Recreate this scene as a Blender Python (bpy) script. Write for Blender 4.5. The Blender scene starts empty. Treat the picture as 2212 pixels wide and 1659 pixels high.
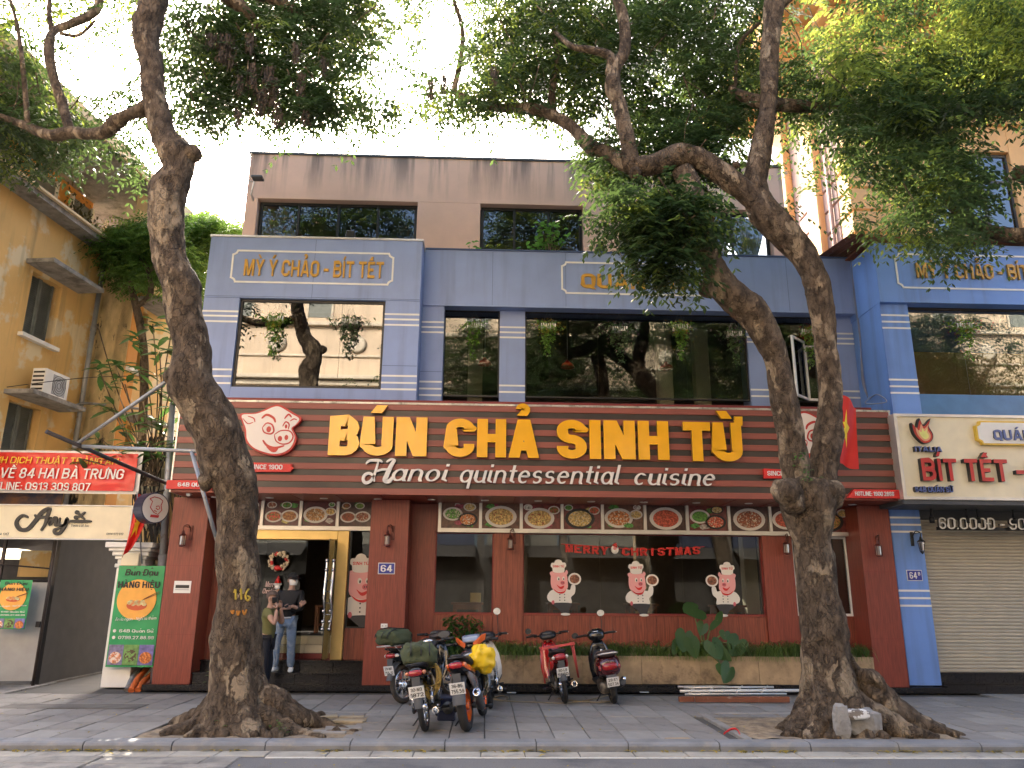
import bpy, math, random, unicodedata
import numpy as np
from mathutils import Vector, Matrix, noise as mnoise
random.seed(7); rng = np.random.default_rng(7)
SC = bpy.context.scene; COL = SC.collection
R = math.radians; PI = math.pi
# ------------------------------------------------------------------ camera
EYE = 1.65; PITCH = R(15.27); YAW = R(1.9); ROLL = 0.008; FOC = 1661.6
fw = Vector((math.sin(YAW)*math.cos(PITCH), math.cos(YAW)*math.cos(PITCH), math.sin(PITCH)))
r0 = Vector((math.cos(YAW), -math.sin(YAW), 0)); u0 = r0.cross(fw)
rt = r0*math.cos(ROLL) + u0*math.sin(ROLL); up = u0*math.cos(ROLL) - r0*math.sin(ROLL)
cd = bpy.data.cameras.new('camera'); cam = bpy.data.objects.new('camera', cd); COL.objects.link(cam)
cam.matrix_world = Matrix(((rt.x, up.x, -fw.x, 0), (rt.y, up.y, -fw.y, 0), (rt.z, up.z, -fw.z, EYE), (0, 0, 0, 1)))
cd.sensor_width = 36; cd.lens = 36*FOC/2212; cd.clip_end = 800; cd.clip_start = 0.05
SC.camera = cam
# ------------------------------------------------------------------ sky, sun, exposure
SUN_EL = R(36); SUN_AZ = R(-21)      # azimuth from +Y towards +X
wd = bpy.data.worlds.new('World'); SC.world = wd; wd.use_nodes = True
nt = wd.node_tree; bg = nt.nodes['Background']; sk = nt.nodes.new('ShaderNodeTexSky')
sk.sky_type = 'NISHITA'; sk.sun_disc = False; sk.sun_elevation = SUN_EL; sk.sun_rotation = SUN_AZ
sk.air_density = .8; sk.dust_density = 6.5; sk.ozone_density = 1.0
nt.links.new(sk.outputs[0], bg.inputs[0]); bg.inputs[1].default_value = 0.15
sd = bpy.data.lights.new('sun', 'SUN'); so = bpy.data.objects.new('sun', sd); COL.objects.link(so)
sd.energy = 2.3; sd.angle = R(0.53); sd.color = (1, .9, .76)
sdir = Vector((math.sin(SUN_AZ)*math.cos(SUN_EL), math.cos(SUN_AZ)*math.cos(SUN_EL), math.sin(SUN_EL)))
so.rotation_euler = sdir.to_track_quat('Z', 'Y').to_euler(); so.location = (0, 0, 30)
SC.view_settings.view_transform = 'Standard'; SC.view_settings.look = 'None'
SC.view_settings.gamma = 1; SC.view_settings.use_curve_mapping = False
SC.view_settings.exposure = 2.82
SC.render.engine = 'CYCLES'
SC.cycles.use_denoising = True; SC.cycles.max_bounces = 7; SC.cycles.transparent_max_bounces = 12
SC.cycles.diffuse_bounces = 3; SC.cycles.glossy_bounces = 3; SC.cycles.transmission_bounces = 4
SC.cycles.sample_clamp_indirect = 4.0; SC.cycles.caustics_reflective = False; SC.cycles.caustics_refractive = False
# sight lines used while surveying the place: a direction seen from the eye, met with a plane of the place
def ray(px, py):
    return fw + rt*((px-1106)/FOC) - up*((py-829.5)/FOC)
def at(px, py, Y):
    d = ray(px, py); k = Y/d.y
    return Vector((d.x*k, Y, EYE+d.z*k))
def gz(px, py, Z=0.0):
    d = ray(px, py); k = (Z-EYE)/d.z
    return Vector((d.x*k, d.y*k, Z))
def X(px, py, Y): return at(px, py, Y).x
def Zt(px, py, Y): return at(px, py, Y).z
def onpl(px, py, p0, n):
    d = ray(px, py); o = Vector((0, 0, EYE)); k = (p0-o).dot(n)/d.dot(n)
    return o+d*k
def scl(px, py, Y):                  # metres per survey unit at that spot
    return at(px, py, Y).__sub__(Vector((0, 0, EYE))).dot(fw)/FOC
# ------------------------------------------------------------------ mesh helpers
WL = {}                              # world position of every container while it stands unrotated
def tag(o, label=None, cat=None, group=None, kind=None):
    if label: o['label'] = label
    if cat: o['category'] = cat
    if group: o['group'] = group
    if kind: o['kind'] = kind
    return o
def thing(name, label, cat, loc=(0, 0, 0), group=None):
    o = bpy.data.objects.new(name, None); COL.objects.link(o); o.location = loc
    o.empty_display_size = .1
    WL[o.name] = Vector(loc); tag(o, label, cat, group); return o
def rotv(v, ax, a):
    return Matrix.Rotation(a, 3, ax) @ v
class MB:
    def __init__(s): s.v = []; s.f = []; s.m = []; s.cm = 0; s.sm = []
    def add(s, vs, fs, smooth=False):
        b = len(s.v); s.v += [tuple(v) for v in vs]
        for f in fs: s.f.append(tuple(i+b for i in f)); s.m.append(s.cm); s.sm.append(smooth)
        return s
    def box(s, x0, x1, y0, y1, z0, z1, bev=0):
        if x0 > x1: x0, x1 = x1, x0
        if y0 > y1: y0, y1 = y1, y0
        if z0 > z1: z0, z1 = z1, z0
        return s.add([(x0,y0,z0),(x1,y0,z0),(x1,y1,z0),(x0,y1,z0),(x0,y0,z1),(x1,y0,z1),(x1,y1,z1),(x0,y1,z1)],
              [(0,3,2,1),(4,5,6,7),(0,1,5,4),(1,2,6,5),(2,3,7,6),(3,0,4,7)])
    def bbox(s, x0, x1, y0, y1, z0, z1, b=.01):       # box with chamfered edges all round
        if x0 > x1: x0, x1 = x1, x0
        if y0 > y1: y0, y1 = y1, y0
        if z0 > z1: z0, z1 = z1, z0
        b = min(b, (x1-x0)*.4, (y1-y0)*.4, (z1-z0)*.4)
        rings = []
        for (z, k) in ((z0, b), (z0+b, 0), (z1-b, 0), (z1, b)):
            rings.append([(x0+k+ (b if k==0 else 0)*1, y0+k, z), (x1-k-(b if k==0 else 0), y0+k, z), (x1-k, y0+k+(b if k==0 else 0), z), (x1-k, y1-k-(b if k==0 else 0), z),
                          (x1-k-(b if k==0 else 0), y1-k, z), (x0+k+(b if k==0 else 0), y1-k, z), (x0+k, y1-k-(b if k==0 else 0), z), (x0+k, y0+k+(b if k==0 else 0), z)])
        vs = [p for r in rings for p in r]; fs = []
        for a in range(3):
            for i in range(8):
                j = (i+1) % 8; fs.append((a*8+i, a*8+j, a*8+8+j, a*8+8+i))
        fs.append(tuple(reversed(range(8)))); fs.append(tuple(range(24, 32)))
        return s.add(vs, fs)
    def hexa(s, p):                                    # 8 corner points, bottom 4 ccw then top 4
        return s.add(p, [(0,3,2,1),(4,5,6,7),(0,1,5,4),(1,2,6,5),(2,3,7,6),(3,0,4,7)])
    def quad(s, a, b, c, d): return s.add([a, b, c, d], [(0, 1, 2, 3)])
    def prism(s, pts, d):                              # polygon (list of Vectors) extruded by d, capped
        n = len(pts); d = Vector(d)
        vs = [Vector(p) for p in pts]+[Vector(p)+d for p in pts]
        return s.add(vs, [tuple(range(n)), tuple(reversed(range(n, 2*n)))]+[(i, i+n, (i+1) % n+n, (i+1) % n) for i in range(n)])
    def tube(s, path, rad, n=8, cap=True, smooth=True, flat=1.0):
        P = [Vector(p) for p in path]; m = len(P)
        if not hasattr(rad, '__len__'): rad = [rad]*m
        vs = []; t0 = None; nrm = None
        for i in range(m):
            t = (P[min(i+1, m-1)]-P[max(i-1, 0)])
            t = t.normalized() if t.length > 1e-9 else Vector((0, 0, 1))
            if nrm is None:
                a = Vector((0, 0, 1)) if abs(t.z) < .9 else Vector((1, 0, 0))
                nrm = (a-t*a.dot(t)).normalized()
            else:
                nrm = (nrm-t*nrm.dot(t))
                nrm = nrm.normalized() if nrm.length > 1e-6 else t.orthogonal().normalized()
            b = t.cross(nrm)
            for k in range(n):
                an = 2*PI*k/n
                vs.append(P[i]+nrm*(math.cos(an)*rad[i])+b*(math.sin(an)*rad[i]*flat))
        fs = []
        for i in range(m-1):
            for k in range(n):
                l = (k+1) % n; fs.append((i*n+k, i*n+l, (i+1)*n+l, (i+1)*n+k))
        s.add(vs, fs, smooth)
        if cap:
            b = len(s.v)-len(vs)
            s.f.append(tuple(b+k for k in reversed(range(n)))); s.m.append(s.cm); s.sm.append(False)
            s.f.append(tuple(b+(m-1)*n+k for k in range(n))); s.m.append(s.cm); s.sm.append(False)
        return s
    def lathe(s, prof, c=(0, 0, 0), axis='Z', n=16, smooth=True):  # prof [(r, h)]
        c = Vector(c); vs = []
        for (r, h) in prof:
            for k in range(n):
                a = 2*PI*k/n; x, y = r*math.cos(a), r*math.sin(a)
                vs.append(c+(Vector((x, y, h)) if axis == 'Z' else Vector((x, h, y)) if axis == 'Y' else Vector((h, x, y))))
        fs = []
        for i in range(len(prof)-1):
            for k in range(n):
                l = (k+1) % n; fs.append((i*n+k, i*n+l, (i+1)*n+l, (i+1)*n+k))
        if prof[0][0] > 1e-5: fs.append(tuple(reversed(range(n))))
        if prof[-1][0] > 1e-5: fs.append(tuple((len(prof)-1)*n+k for k in range(n)))
        return s.add(vs, fs, smooth)
    def ball(s, c, r, n=12, m=8, smooth=True):
        if not hasattr(r, '__len__'): r = (r, r, r)
        vs = []; fs = []
        for i in range(1, m):
            p = PI*i/m
            for k in range(n):
                a = 2*PI*k/n
                vs.append((c[0]+r[0]*math.sin(p)*math.cos(a), c[1]+r[1]*math.sin(p)*math.sin(a), c[2]+r[2]*math.cos(p)))
        vs.append((c[0], c[1], c[2]+r[2])); vs.append((c[0], c[1], c[2]-r[2])); T = len(vs)-2
        for i in range(m-2):
            for k in range(n):
                l = (k+1) % n; fs.append((i*n+k, (i+1)*n+k, (i+1)*n+l, i*n+l))
        for k in range(n):
            l = (k+1) % n; fs.append((T, k, l)); fs.append((T+1, (m-2)*n+l, (m-2)*n+k))
        return s.add(vs, fs, smooth)
    def loft(s, secs, n=16, smooth=True):              # secs: (centre, half width x, half height, exponent, tilt of the plane about X)
        vs = []
        for (c, hx, hz, e, tl) in secs:
            c = Vector(c)
            for k in range(n):
                a = 2*PI*k/n; ca, sa = math.cos(a), math.sin(a)
                x = hx*math.copysign(abs(ca)**(2/e), ca); z = hz*math.copysign(abs(sa)**(2/e), sa)
                vs.append(c+rotv(Vector((x, 0, z)), 'X', tl))
        fs = []
        for i in range(len(secs)-1):
            for k in range(n):
                l = (k+1) % n; fs.append((i*n+k, i*n+l, (i+1)*n+l, (i+1)*n+k))
        fs.append(tuple(reversed(range(n)))); fs.append(tuple((len(secs)-1)*n+k for k in range(n)))
        return s.add(vs, fs, smooth)
    def build(s, name, mats, parent=None, label=None, cat=None, group=None, kind=None, origin=None):
        me = bpy.data.meshes.new(name)
        if parent is not None:
            off = WL[parent.name]; loc = Vector((0, 0, 0))
        else:
            a = np.array(s.v); lo = a.min(0); hi = a.max(0)
            off = Vector(((lo[0]+hi[0])/2, (lo[1]+hi[1])/2, lo[2])) if origin is None else Vector(origin); loc = off
        me.from_pydata([(v[0]-off.x, v[1]-off.y, v[2]-off.z) for v in s.v], [], s.f)
        if not isinstance(mats, (list, tuple)): mats = [mats]
        for m in mats: me.materials.append(m)
        if any(s.m): me.polygons.foreach_set('material_index', s.m)
        if any(s.sm): me.polygons.foreach_set('use_smooth', s.sm)
        me.update()
        o = bpy.data.objects.new(name, me); COL.objects.link(o); o.location = loc
        if parent is not None: o.parent = parent; WL[o.name] = WL[parent.name].copy()
        else: WL[o.name] = off.copy()
        return tag(o, label, cat, group, kind)
def big_mesh(name, V, F, mats, parent=None, mi=None, smooth=False, **kw):
    """V (n,3) float, F (m,k) int arrays"""
    me = bpy.data.meshes.new(name); k = F.shape[1]
    off = WL[parent.name] if parent is not None else Vector((V[:, 0].mean(), V[:, 1].mean(), V[:, 2].min()))
    Vv = V-np.array(off)
    me.vertices.add(len(V)); me.vertices.foreach_set('co', Vv.astype(np.float32).ravel())
    me.loops.add(F.size); me.loops.foreach_set('vertex_index', F.astype(np.int32).ravel())
    me.polygons.add(len(F)); me.polygons.foreach_set('loop_start', np.arange(0, F.size, k, dtype=np.int32))
    me.polygons.foreach_set('loop_total', np.full(len(F), k, dtype=np.int32))
    for m in (mats if isinstance(mats, list) else [mats]): me.materials.append(m)
    if mi is not None: me.polygons.foreach_set('material_index', mi.astype(np.int32))
    if smooth: me.polygons.foreach_set('use_smooth', np.ones(len(F), dtype=bool))
    me.update(calc_edges=True)
    o = bpy.data.objects.new(name, me); COL.objects.link(o)
    if parent is not None: o.parent = parent; WL[o.name] = WL[parent.name].copy()
    else: o.location = off; WL[o.name] = off.copy()
    return tag(o, **kw)
def copy_tree(o, parent=None):
    c = o.copy(); COL.objects.link(c)
    if parent is not None: c.parent = parent
    for ch in list(o.children): copy_tree(ch, c)
    return c
def spline(P, k=6):
    P = [np.array(p, float) for p in P]; out = []
    for i in range(len(P)-1):
        p0 = P[max(i-1, 0)]; p1 = P[i]; p2 = P[i+1]; p3 = P[min(i+2, len(P)-1)]
        for j in range(k):
            t = j/k
            out.append(.5*((2*p1)+(-p0+p2)*t+(2*p0-5*p1+4*p2-p3)*t*t+(-p0+3*p1-3*p2+p3)*t**3))
    out.append(P[-1]); return out
# ------------------------------------------------------------------ materials
def M(name, col, rough=.7, metal=0, var=.12, scale=4, bump=0, bscale=30, coat=0, col2=None, mix2=.5, scale2=3, stretch=None, trans=0, emit=0, spec=.5, sharp=0):
    m = bpy.data.materials.new(name); m.use_nodes = True; t = m.node_tree; N = t.nodes; L = t.links
    p = N['Principled BSDF']; p.inputs['Roughness'].default_value = rough; p.inputs['Metallic'].default_value = metal
    p.inputs['Specular IOR Level'].default_value = spec
    if coat: p.inputs['Coat Weight'].default_value = coat; p.inputs['Coat Roughness'].default_value = .12
    tc = N.new('ShaderNodeTexCoord'); mp = N.new('ShaderNodeMapping'); L.new(tc.outputs['Object'], mp.inputs[0])
    if stretch: mp.inputs['Scale'].default_value = stretch
    c = col
    ns = N.new('ShaderNodeTexNoise'); ns.inputs['Scale'].default_value = scale; ns.inputs['Detail'].default_value = 5; L.new(mp.outputs[0], ns.inputs[0])
    cr = N.new('ShaderNodeValToRGB'); L.new(ns.outputs['Fac'], cr.inputs[0])
    e = cr.color_ramp.elements; e[0].position = .3; e[1].position = .7
    e[0].color = (*[min(1, x*(1-var)) for x in c], 1); e[1].color = (*[min(1, x*(1+var)) for x in c], 1)
    last = cr.outputs[0]
    if col2 is not None:
        n2 = N.new('ShaderNodeTexNoise'); n2.inputs['Scale'].default_value = scale2; n2.inputs['Detail'].default_value = 8; n2.inputs['Roughness'].default_value = .65
        L.new(mp.outputs[0], n2.inputs[0]); r2 = N.new('ShaderNodeValToRGB'); L.new(n2.outputs['Fac'], r2.inputs[0])
        w = .08 if not sharp else .02
        r2.color_ramp.elements[0].position = max(0, mix2-w); r2.color_ramp.elements[1].position = min(1, mix2+w)
        mx = N.new('ShaderNodeMix'); mx.data_type = 'RGBA'; L.new(r2.outputs[0], mx.inputs['Factor']); L.new(last, mx.inputs['A']); mx.inputs['B'].default_value = (*col2, 1)
        last = mx.outputs['Result']
    L.new(last, p.inputs['Base Color'])
    if bump:
        nb = N.new('ShaderNodeTexNoise'); nb.inputs['Scale'].default_value = bscale; nb.inputs['Detail'].default_value = 6; L.new(mp.outputs[0], nb.inputs[0])
        bp = N.new('ShaderNodeBump'); bp.inputs['Strength'].default_value = bump; bp.inputs['Distance'].default_value = .02
        L.new(nb.outputs['Fac'], bp.inputs['Height']); L.new(bp.outputs[0], p.inputs['Normal'])
    if trans: p.inputs['Transmission Weight'].default_value = trans
    if emit: p.inputs['Emission Color'].default_value = (*col, 1); p.inputs['Emission Strength'].default_value = emit
    return m
def leafmat(name, col, tcol, rough=.45, spec=.5, var=.5):
    m = bpy.data.materials.new(name); m.use_nodes = True; t = m.node_tree; N = t.nodes; L = t.links
    p = N['Principled BSDF']; p.inputs['Roughness'].default_value = rough; p.inputs['Specular IOR Level'].default_value = spec
    g = N.new('ShaderNodeNewGeometry'); tc = N.new('ShaderNodeTexCoord')
    ns = N.new('ShaderNodeTexNoise'); ns.inputs['Scale'].default_value = 1.2; ns.inputs['Detail'].default_value = 3; L.new(tc.outputs['Object'], ns.inputs[0])
    ad = N.new('ShaderNodeMath'); ad.operation = 'ADD'; L.new(g.outputs['Random Per Island'], ad.inputs[0]); L.new(ns.outputs['Fac'], ad.inputs[1])
    ml = N.new('ShaderNodeMath'); ml.operation = 'MULTIPLY'; ml.inputs[1].default_value = .5; L.new(ad.outputs[0], ml.inputs[0])
    cr = N.new('ShaderNodeValToRGB'); L.new(ml.outputs[0], cr.inputs[0])
    e = cr.color_ramp.elements; e[0].position = .2; e[1].position = .8
    e[0].color = (*[x*(1-var) for x in col], 1); e[1].color = (col[0]*(1+var*1.3), col[1]*(1+var), col[2]*(1+var*.5), 1)
    L.new(cr.outputs[0], p.inputs['Base Color'])
    tr = N.new('ShaderNodeBsdfTranslucent'); mx2 = N.new('ShaderNodeMix'); mx2.data_type = 'RGBA'; L.new(ml.outputs[0], mx2.inputs['Factor'])
    mx2.inputs['A'].default_value = (*[x*.5 for x in tcol], 1); mx2.inputs['B'].default_value = (*[min(1, x*1.5) for x in tcol], 1)
    L.new(mx2.outputs['Result'], tr.inputs[0])
    ms = N.new('ShaderNodeMixShader'); ms.inputs[0].default_value = .5; L.new(p.outputs[0], ms.inputs[1]); L.new(tr.outputs[0], ms.inputs[2])
    L.new(ms.outputs[0], N['Material Output'].inputs[0]); return m
def glassmat(name, tint, refl=.12, rough=0.0):
    m = bpy.data.materials.new(name); m.use_nodes = True; t = m.node_tree; N = t.nodes; L = t.links
    N.remove(N['Principled BSDF'])
    tr = N.new('ShaderNodeBsdfTransparent'); tr.inputs[0].default_value = (*tint, 1)
    gl = N.new('ShaderNodeBsdfGlossy'); gl.inputs['Roughness'].default_value = rough; gl.inputs[0].default_value = (.9, .93, .95, 1)
    fr = N.new('ShaderNodeFresnel'); fr.inputs[0].default_value = 1.5
    ad = N.new('ShaderNodeMath'); ad.operation = 'ADD'; ad.use_clamp = True; L.new(fr.outputs[0], ad.inputs[0]); ad.inputs[1].default_value = refl
    ms = N.new('ShaderNodeMixShader'); L.new(ad.outputs[0], ms.inputs[0]); L.new(tr.outputs[0], ms.inputs[1]); L.new(gl.outputs[0], ms.inputs[2])
    L.new(ms.outputs[0], N['Material Output'].inputs[0]); return m
def woodmat(name, col, dark, sc=1.0):
    m = bpy.data.materials.new(name); m.use_nodes = True; t = m.node_tree; N = t.nodes; L = t.links
    p = N['Principled BSDF']; p.inputs['Roughness'].default_value = .42
    tc = N.new('ShaderNodeTexCoord'); mp = N.new('ShaderNodeMapping'); L.new(tc.outputs['Object'], mp.inputs[0]); mp.inputs['Scale'].default_value = (26*sc, 26*sc, 1.3*sc)
    ns = N.new('ShaderNodeTexNoise'); ns.inputs['Scale'].default_value = 2.2; ns.inputs['Detail'].default_value = 8; ns.inputs['Distortion'].default_value = .7; L.new(mp.outputs[0], ns.inputs[0])
    cr = N.new('ShaderNodeValToRGB'); L.new(ns.outputs['Fac'], cr.inputs[0]); e = cr.color_ramp.elements; e[0].position = .28; e[1].position = .66
    e[0].color = (*dark, 1); e[1].color = (*col, 1)
    n2 = N.new('ShaderNodeTexNoise'); n2.inputs['Scale'].default_value = 1.1; L.new(tc.outputs['Object'], n2.inputs[0])
    mx = N.new('ShaderNodeMix'); mx.data_type = 'RGBA'; mx.blend_type = 'MULTIPLY'; mx.inputs['Factor'].default_value = .5
    L.new(cr.outputs[0], mx.inputs['A']); L.new(n2.outputs['Fac'], mx.inputs['B']); 
    gm = N.new('ShaderNodeMix'); gm.data_type = 'RGBA'; gm.inputs['Factor'].default_value = .35; L.new(cr.outputs[0], gm.inputs['A']); L.new(mx.outputs['Result'], gm.inputs['B'])
    L.new(gm.outputs['Result'], p.inputs['Base Color'])
    bp = N.new('ShaderNodeBump'); bp.inputs['Strength'].default_value = .12; bp.inputs['Distance'].default_value = .004; L.new(ns.outputs['Fac'], bp.inputs['Height']); L.new(bp.outputs[0], p.inputs['Normal'])
    return m
def streakmat(name, col, dirt, rough=.85, top=None, amount=.5, patch=None, pmix=.62, bump=.15):
    """painted render with rain streaks that run down, and flaked patches"""
    m = bpy.data.materials.new(name); m.use_nodes = True; t = m.node_tree; N = t.nodes; L = t.links
    p = N['Principled BSDF']; p.inputs['Roughness'].default_value = rough
    tc = N.new('ShaderNodeTexCoord')
    def noise(scale, st=(1, 1, 1), det=6):
        mp = N.new('ShaderNodeMapping'); mp.inputs['Scale'].default_value = st; L.new(tc.outputs['Object'], mp.inputs[0])
        n = N.new('ShaderNodeTexNoise'); n.inputs['Scale'].default_value = scale; n.inputs['Detail'].default_value = det; n.inputs['Roughness'].default_value = .6; L.new(mp.outputs[0], n.inputs[0]); return n.outputs['Fac']
    def ramp(x, a, b):
        r = N.new('ShaderNodeMapRange'); r.inputs[1].default_value = a; r.inputs[2].default_value = b; L.new(x, r.inputs[0]); return r.outputs[0]
    def mixc(f, a, b):
        q = N.new('ShaderNodeMix'); q.data_type = 'RGBA'; L.new(f, q.inputs['Factor'])
        for i, v in (('A', a), ('B', b)):
            if isinstance(v, tuple): q.inputs[i].default_value = (*v, 1)
            else: L.new(v, q.inputs[i])
        return q.outputs['Result']
    base = mixc(ramp(noise(.8), .3, .7), tuple(c*.9 for c in col), tuple(min(1, c*1.1) for c in col))
    if patch: base = mixc(ramp(noise(1.3), pmix-.03, pmix+.03), base, patch)
    st = ramp(noise(1.0, (3.2, 3.2, .22), 8), .52 if top is None else .44, .74 if top is None else .6)
    mu = N.new('ShaderNodeMath'); mu.operation = 'MULTIPLY'; L.new(st, mu.inputs[0])
    if top is not None:                                   # rain runs from the coping: streaks thin out below it
        sp = N.new('ShaderNodeSeparateXYZ'); L.new(tc.outputs['Object'], sp.inputs[0])
        mr = N.new('ShaderNodeMapRange'); mr.inputs[1].default_value = top[0]; mr.inputs[2].default_value = top[1]; L.new(sp.outputs[2], mr.inputs[0])
        mm = N.new('ShaderNodeMath'); mm.operation = 'MULTIPLY'; mm.inputs[1].default_value = amount; L.new(mr.outputs[0], mm.inputs[0]); L.new(mm.outputs[0], mu.inputs[1])
    else: mu.inputs[1].default_value = amount
    out = mixc(mu.outputs[0], base, dirt)
    L.new(out, p.inputs['Base Color'])
    bp = N.new('ShaderNodeBump'); bp.inputs['Strength'].default_value = bump; bp.inputs['Distance'].default_value = .02; L.new(noise(9), bp.inputs['Height']); L.new(bp.outputs[0], p.inputs['Normal'])
    return m
def barkmat():
    m = bpy.data.materials.new('bark'); m.use_nodes = True; t = m.node_tree; N = t.nodes; L = t.links
    p = N['Principled BSDF']; p.inputs['Roughness'].default_value = .9; p.inputs['Specular IOR Level'].default_value = .2
    tc = N.new('ShaderNodeTexCoord'); mp = N.new('ShaderNodeMapping'); mp.inputs['Scale'].default_value = (1, 1, .55); L.new(tc.outputs['Object'], mp.inputs[0])
    def n(s, d=8, r=.6, src=None):
        q = N.new('ShaderNodeTexNoise'); q.inputs['Scale'].default_value = s; q.inputs['Detail'].default_value = d; q.inputs['Roughness'].default_value = r; L.new(mp.outputs[0], q.inputs[0]); return q
    a = n(9); cr = N.new('ShaderNodeValToRGB'); L.new(a.outputs['Fac'], cr.inputs[0]); e = cr.color_ramp.elements
    e[0].position = .34; e[0].color = (.055, .040, .028, 1); e[1].position = .66; e[1].color = (.20, .145, .096, 1)
    # pale flaked plates: warped voronoi cells picked at random
    wv = n(5, 3); mv = N.new('ShaderNodeMix'); mv.data_type = 'VECTOR'; mv.inputs['Factor'].default_value = .34; L.new(mp.outputs[0], mv.inputs['A']); L.new(wv.outputs['Color'], mv.inputs['B'])
    vo = N.new('ShaderNodeTexVoronoi'); vo.inputs['Scale'].default_value = 7.5; vo.inputs['Randomness'].default_value = 1; L.new(mv.outputs['Result'], vo.inputs[0])
    sp = N.new('ShaderNodeSeparateColor'); L.new(vo.outputs['Color'], sp.inputs[0])
    b = n(2.1, 4); ad = N.new('ShaderNodeMath'); ad.operation = 'ADD'; L.new(sp.outputs[0], ad.inputs[0]); L.new(b.outputs['Fac'], ad.inputs[1])
    gt = N.new('ShaderNodeMapRange'); gt.inputs[1].default_value = 1.15; gt.inputs[2].default_value = 1.27; L.new(ad.outputs[0], gt.inputs[0])
    dm = N.new('ShaderNodeMapRange'); dm.inputs[1].default_value = .62; dm.inputs[2].default_value = .38; L.new(vo.outputs['Distance'], dm.inputs[0])
    mu = N.new('ShaderNodeMath'); mu.operation = 'MULTIPLY'; L.new(gt.outputs[0], mu.inputs[0]); L.new(dm.outputs[0], mu.inputs[1])
    c2 = N.new('ShaderNodeMix'); c2.data_type = 'RGBA'; L.new(mu.outputs[0], c2.inputs['Factor']); L.new(cr.outputs[0], c2.inputs['A']); c2.inputs['B'].default_value = (.36, .275, .18, 1)
    L.new(c2.outputs['Result'], p.inputs['Base Color'])
    fine = n(26, 8, .7); v2 = N.new('ShaderNodeTexVoronoi'); v2.feature = 'DISTANCE_TO_EDGE'; v2.inputs['Scale'].default_value = 13; L.new(mv.outputs['Result'], v2.inputs[0])
    cl = N.new('ShaderNodeMapRange'); cl.inputs[2].default_value = .07; L.new(v2.outputs['Distance'], cl.inputs[0])
    sm = N.new('ShaderNodeMath'); sm.operation = 'MULTIPLY_ADD'; L.new(fine.outputs['Fac'], sm.inputs[0]); sm.inputs[1].default_value = 1.3; L.new(cl.outputs[0], sm.inputs[2])
    bp = N.new('ShaderNodeBump'); bp.inputs['Strength'].default_value = 1.0; bp.inputs['Distance'].default_value = .036; L.new(sm.outputs[0], bp.inputs['Height']); L.new(bp.outputs[0], p.inputs['Normal'])
    return m
m_bark = barkmat()
m_wood = woodmat('red_brown_laminate', (.30, .062, .036), (.17, .034, .022))
m_wood2 = woodmat('reddish_wood_boards', (.33, .085, .045), (.13, .032, .02), .8)
m_blue = streakmat('blue_panel_paint', (.25, .33, .57), (.15, .19, .3), rough=.55, amount=.5, bump=.05)
m_blue2 = streakmat('brighter_blue_paint', (.15, .29, .66), (.09, .13, .24), rough=.5, amount=.45, bump=.03)
m_peach = streakmat('peach_render', (.72, .49, .37), (.13, .11, .10), amount=.85, top=(10.3, 11.45))
m_white = M('white_paint', (.78, .77, .73), .5, var=.05)
m_cream = M('cream_panel', (.78, .70, .50), .5, var=.06)
m_gold = M('brushed_gold_metal', (.72, .52, .2), .38, metal=.55, var=.08)
m_yel = M('glossy_yellow_acrylic', (.88, .43, .012), .22, var=.04, coat=.5)
m_yelside = M('yellow_letter_sides', (.36, .17, .01), .5)
m_red = M('bright_red_paint', (.62, .02, .018), .4, var=.08)
m_dred = M('dark_red_paint', (.2, .02, .018), .5)
m_slat_r = M('brick_red_cladding', (.27, .075, .052), .45, var=.12, scale=2, stretch=(.6, 1, 20))
m_slat_b = M('charcoal_cladding', (.04, .032, .028), .35, var=.15)
m_black = M('black_plastic', (.012, .012, .013), .45, var=.1)
m_gloss = M('glossy_black_paint', (.01, .01, .011), .12, coat=.6, var=.05)
m_grey = M('grey_plastic', (.07, .072, .075), .6)
m_alu = M('aluminium', (.62, .6, .56), .38, metal=.6, var=.06)
m_chrome = M('chrome', (.75, .75, .76), .12, metal=1, var=.03)
m_steel = M('galvanised_steel', (.3, .31, .32), .5, metal=.5, var=.15, col2=(.16, .1, .06), mix2=.66, scale2=6)
m_iron = M('dark_iron', (.05, .04, .038), .6, metal=.4)
m_rust = M('rusty_steel', (.2, .07, .035), .85, col2=(.5, .42, .36), mix2=.68, scale2=9)
m_granite = M('black_granite', (.018, .017, .017), .2, var=.5, scale=60)
m_stone = M('stained_tan_stone', (.40, .29, .17), .8, var=.22, scale=5, bump=.3, bscale=25, col2=(.13, .09, .055), mix2=.6, scale2=2.6)
m_tile = M('grey_stone_paver', (.225, .21, .19), .75, var=.16, scale=3, bump=.25, bscale=40, col2=(.095, .09, .08), mix2=.56, scale2=1.7)
m_tile2 = M('paler_grey_paver', (.265, .25, .225), .78, var=.14, scale=4, bump=.25, bscale=40, col2=(.12, .115, .105), mix2=.64, scale2=2)
m_kerb = M('blue_grey_kerbstone', (.2, .2, .2), .7, var=.16, scale=3, bump=.3, bscale=30, col2=(.29, .26, .21), mix2=.62, scale2=2.4)
m_gutter = M('pale_gutter_concrete', (.36, .33, .27), .85, var=.15, bump=.4, bscale=18, col2=(.22, .2, .17), mix2=.58, scale2=2)
m_asph = M('asphalt', (.16, .154, .146), .85, var=.22, scale=70, bump=.5, bscale=160, col2=(.08, .08, .083), mix2=.6, scale2=.9)
m_line = M('worn_white_road_paint', (.6, .58, .52), .7, var=.1, col2=(.3, .29, .27), mix2=.62, scale2=12)
m_soil = M('sandy_soil', (.3, .225, .14), .95, var=.3, scale=9, bump=.8, bscale=35, col2=(.15, .12, .09), mix2=.55, scale2=3)
m_joint = M('dark_joint_bed', (.08, .075, .068), .95)
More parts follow.
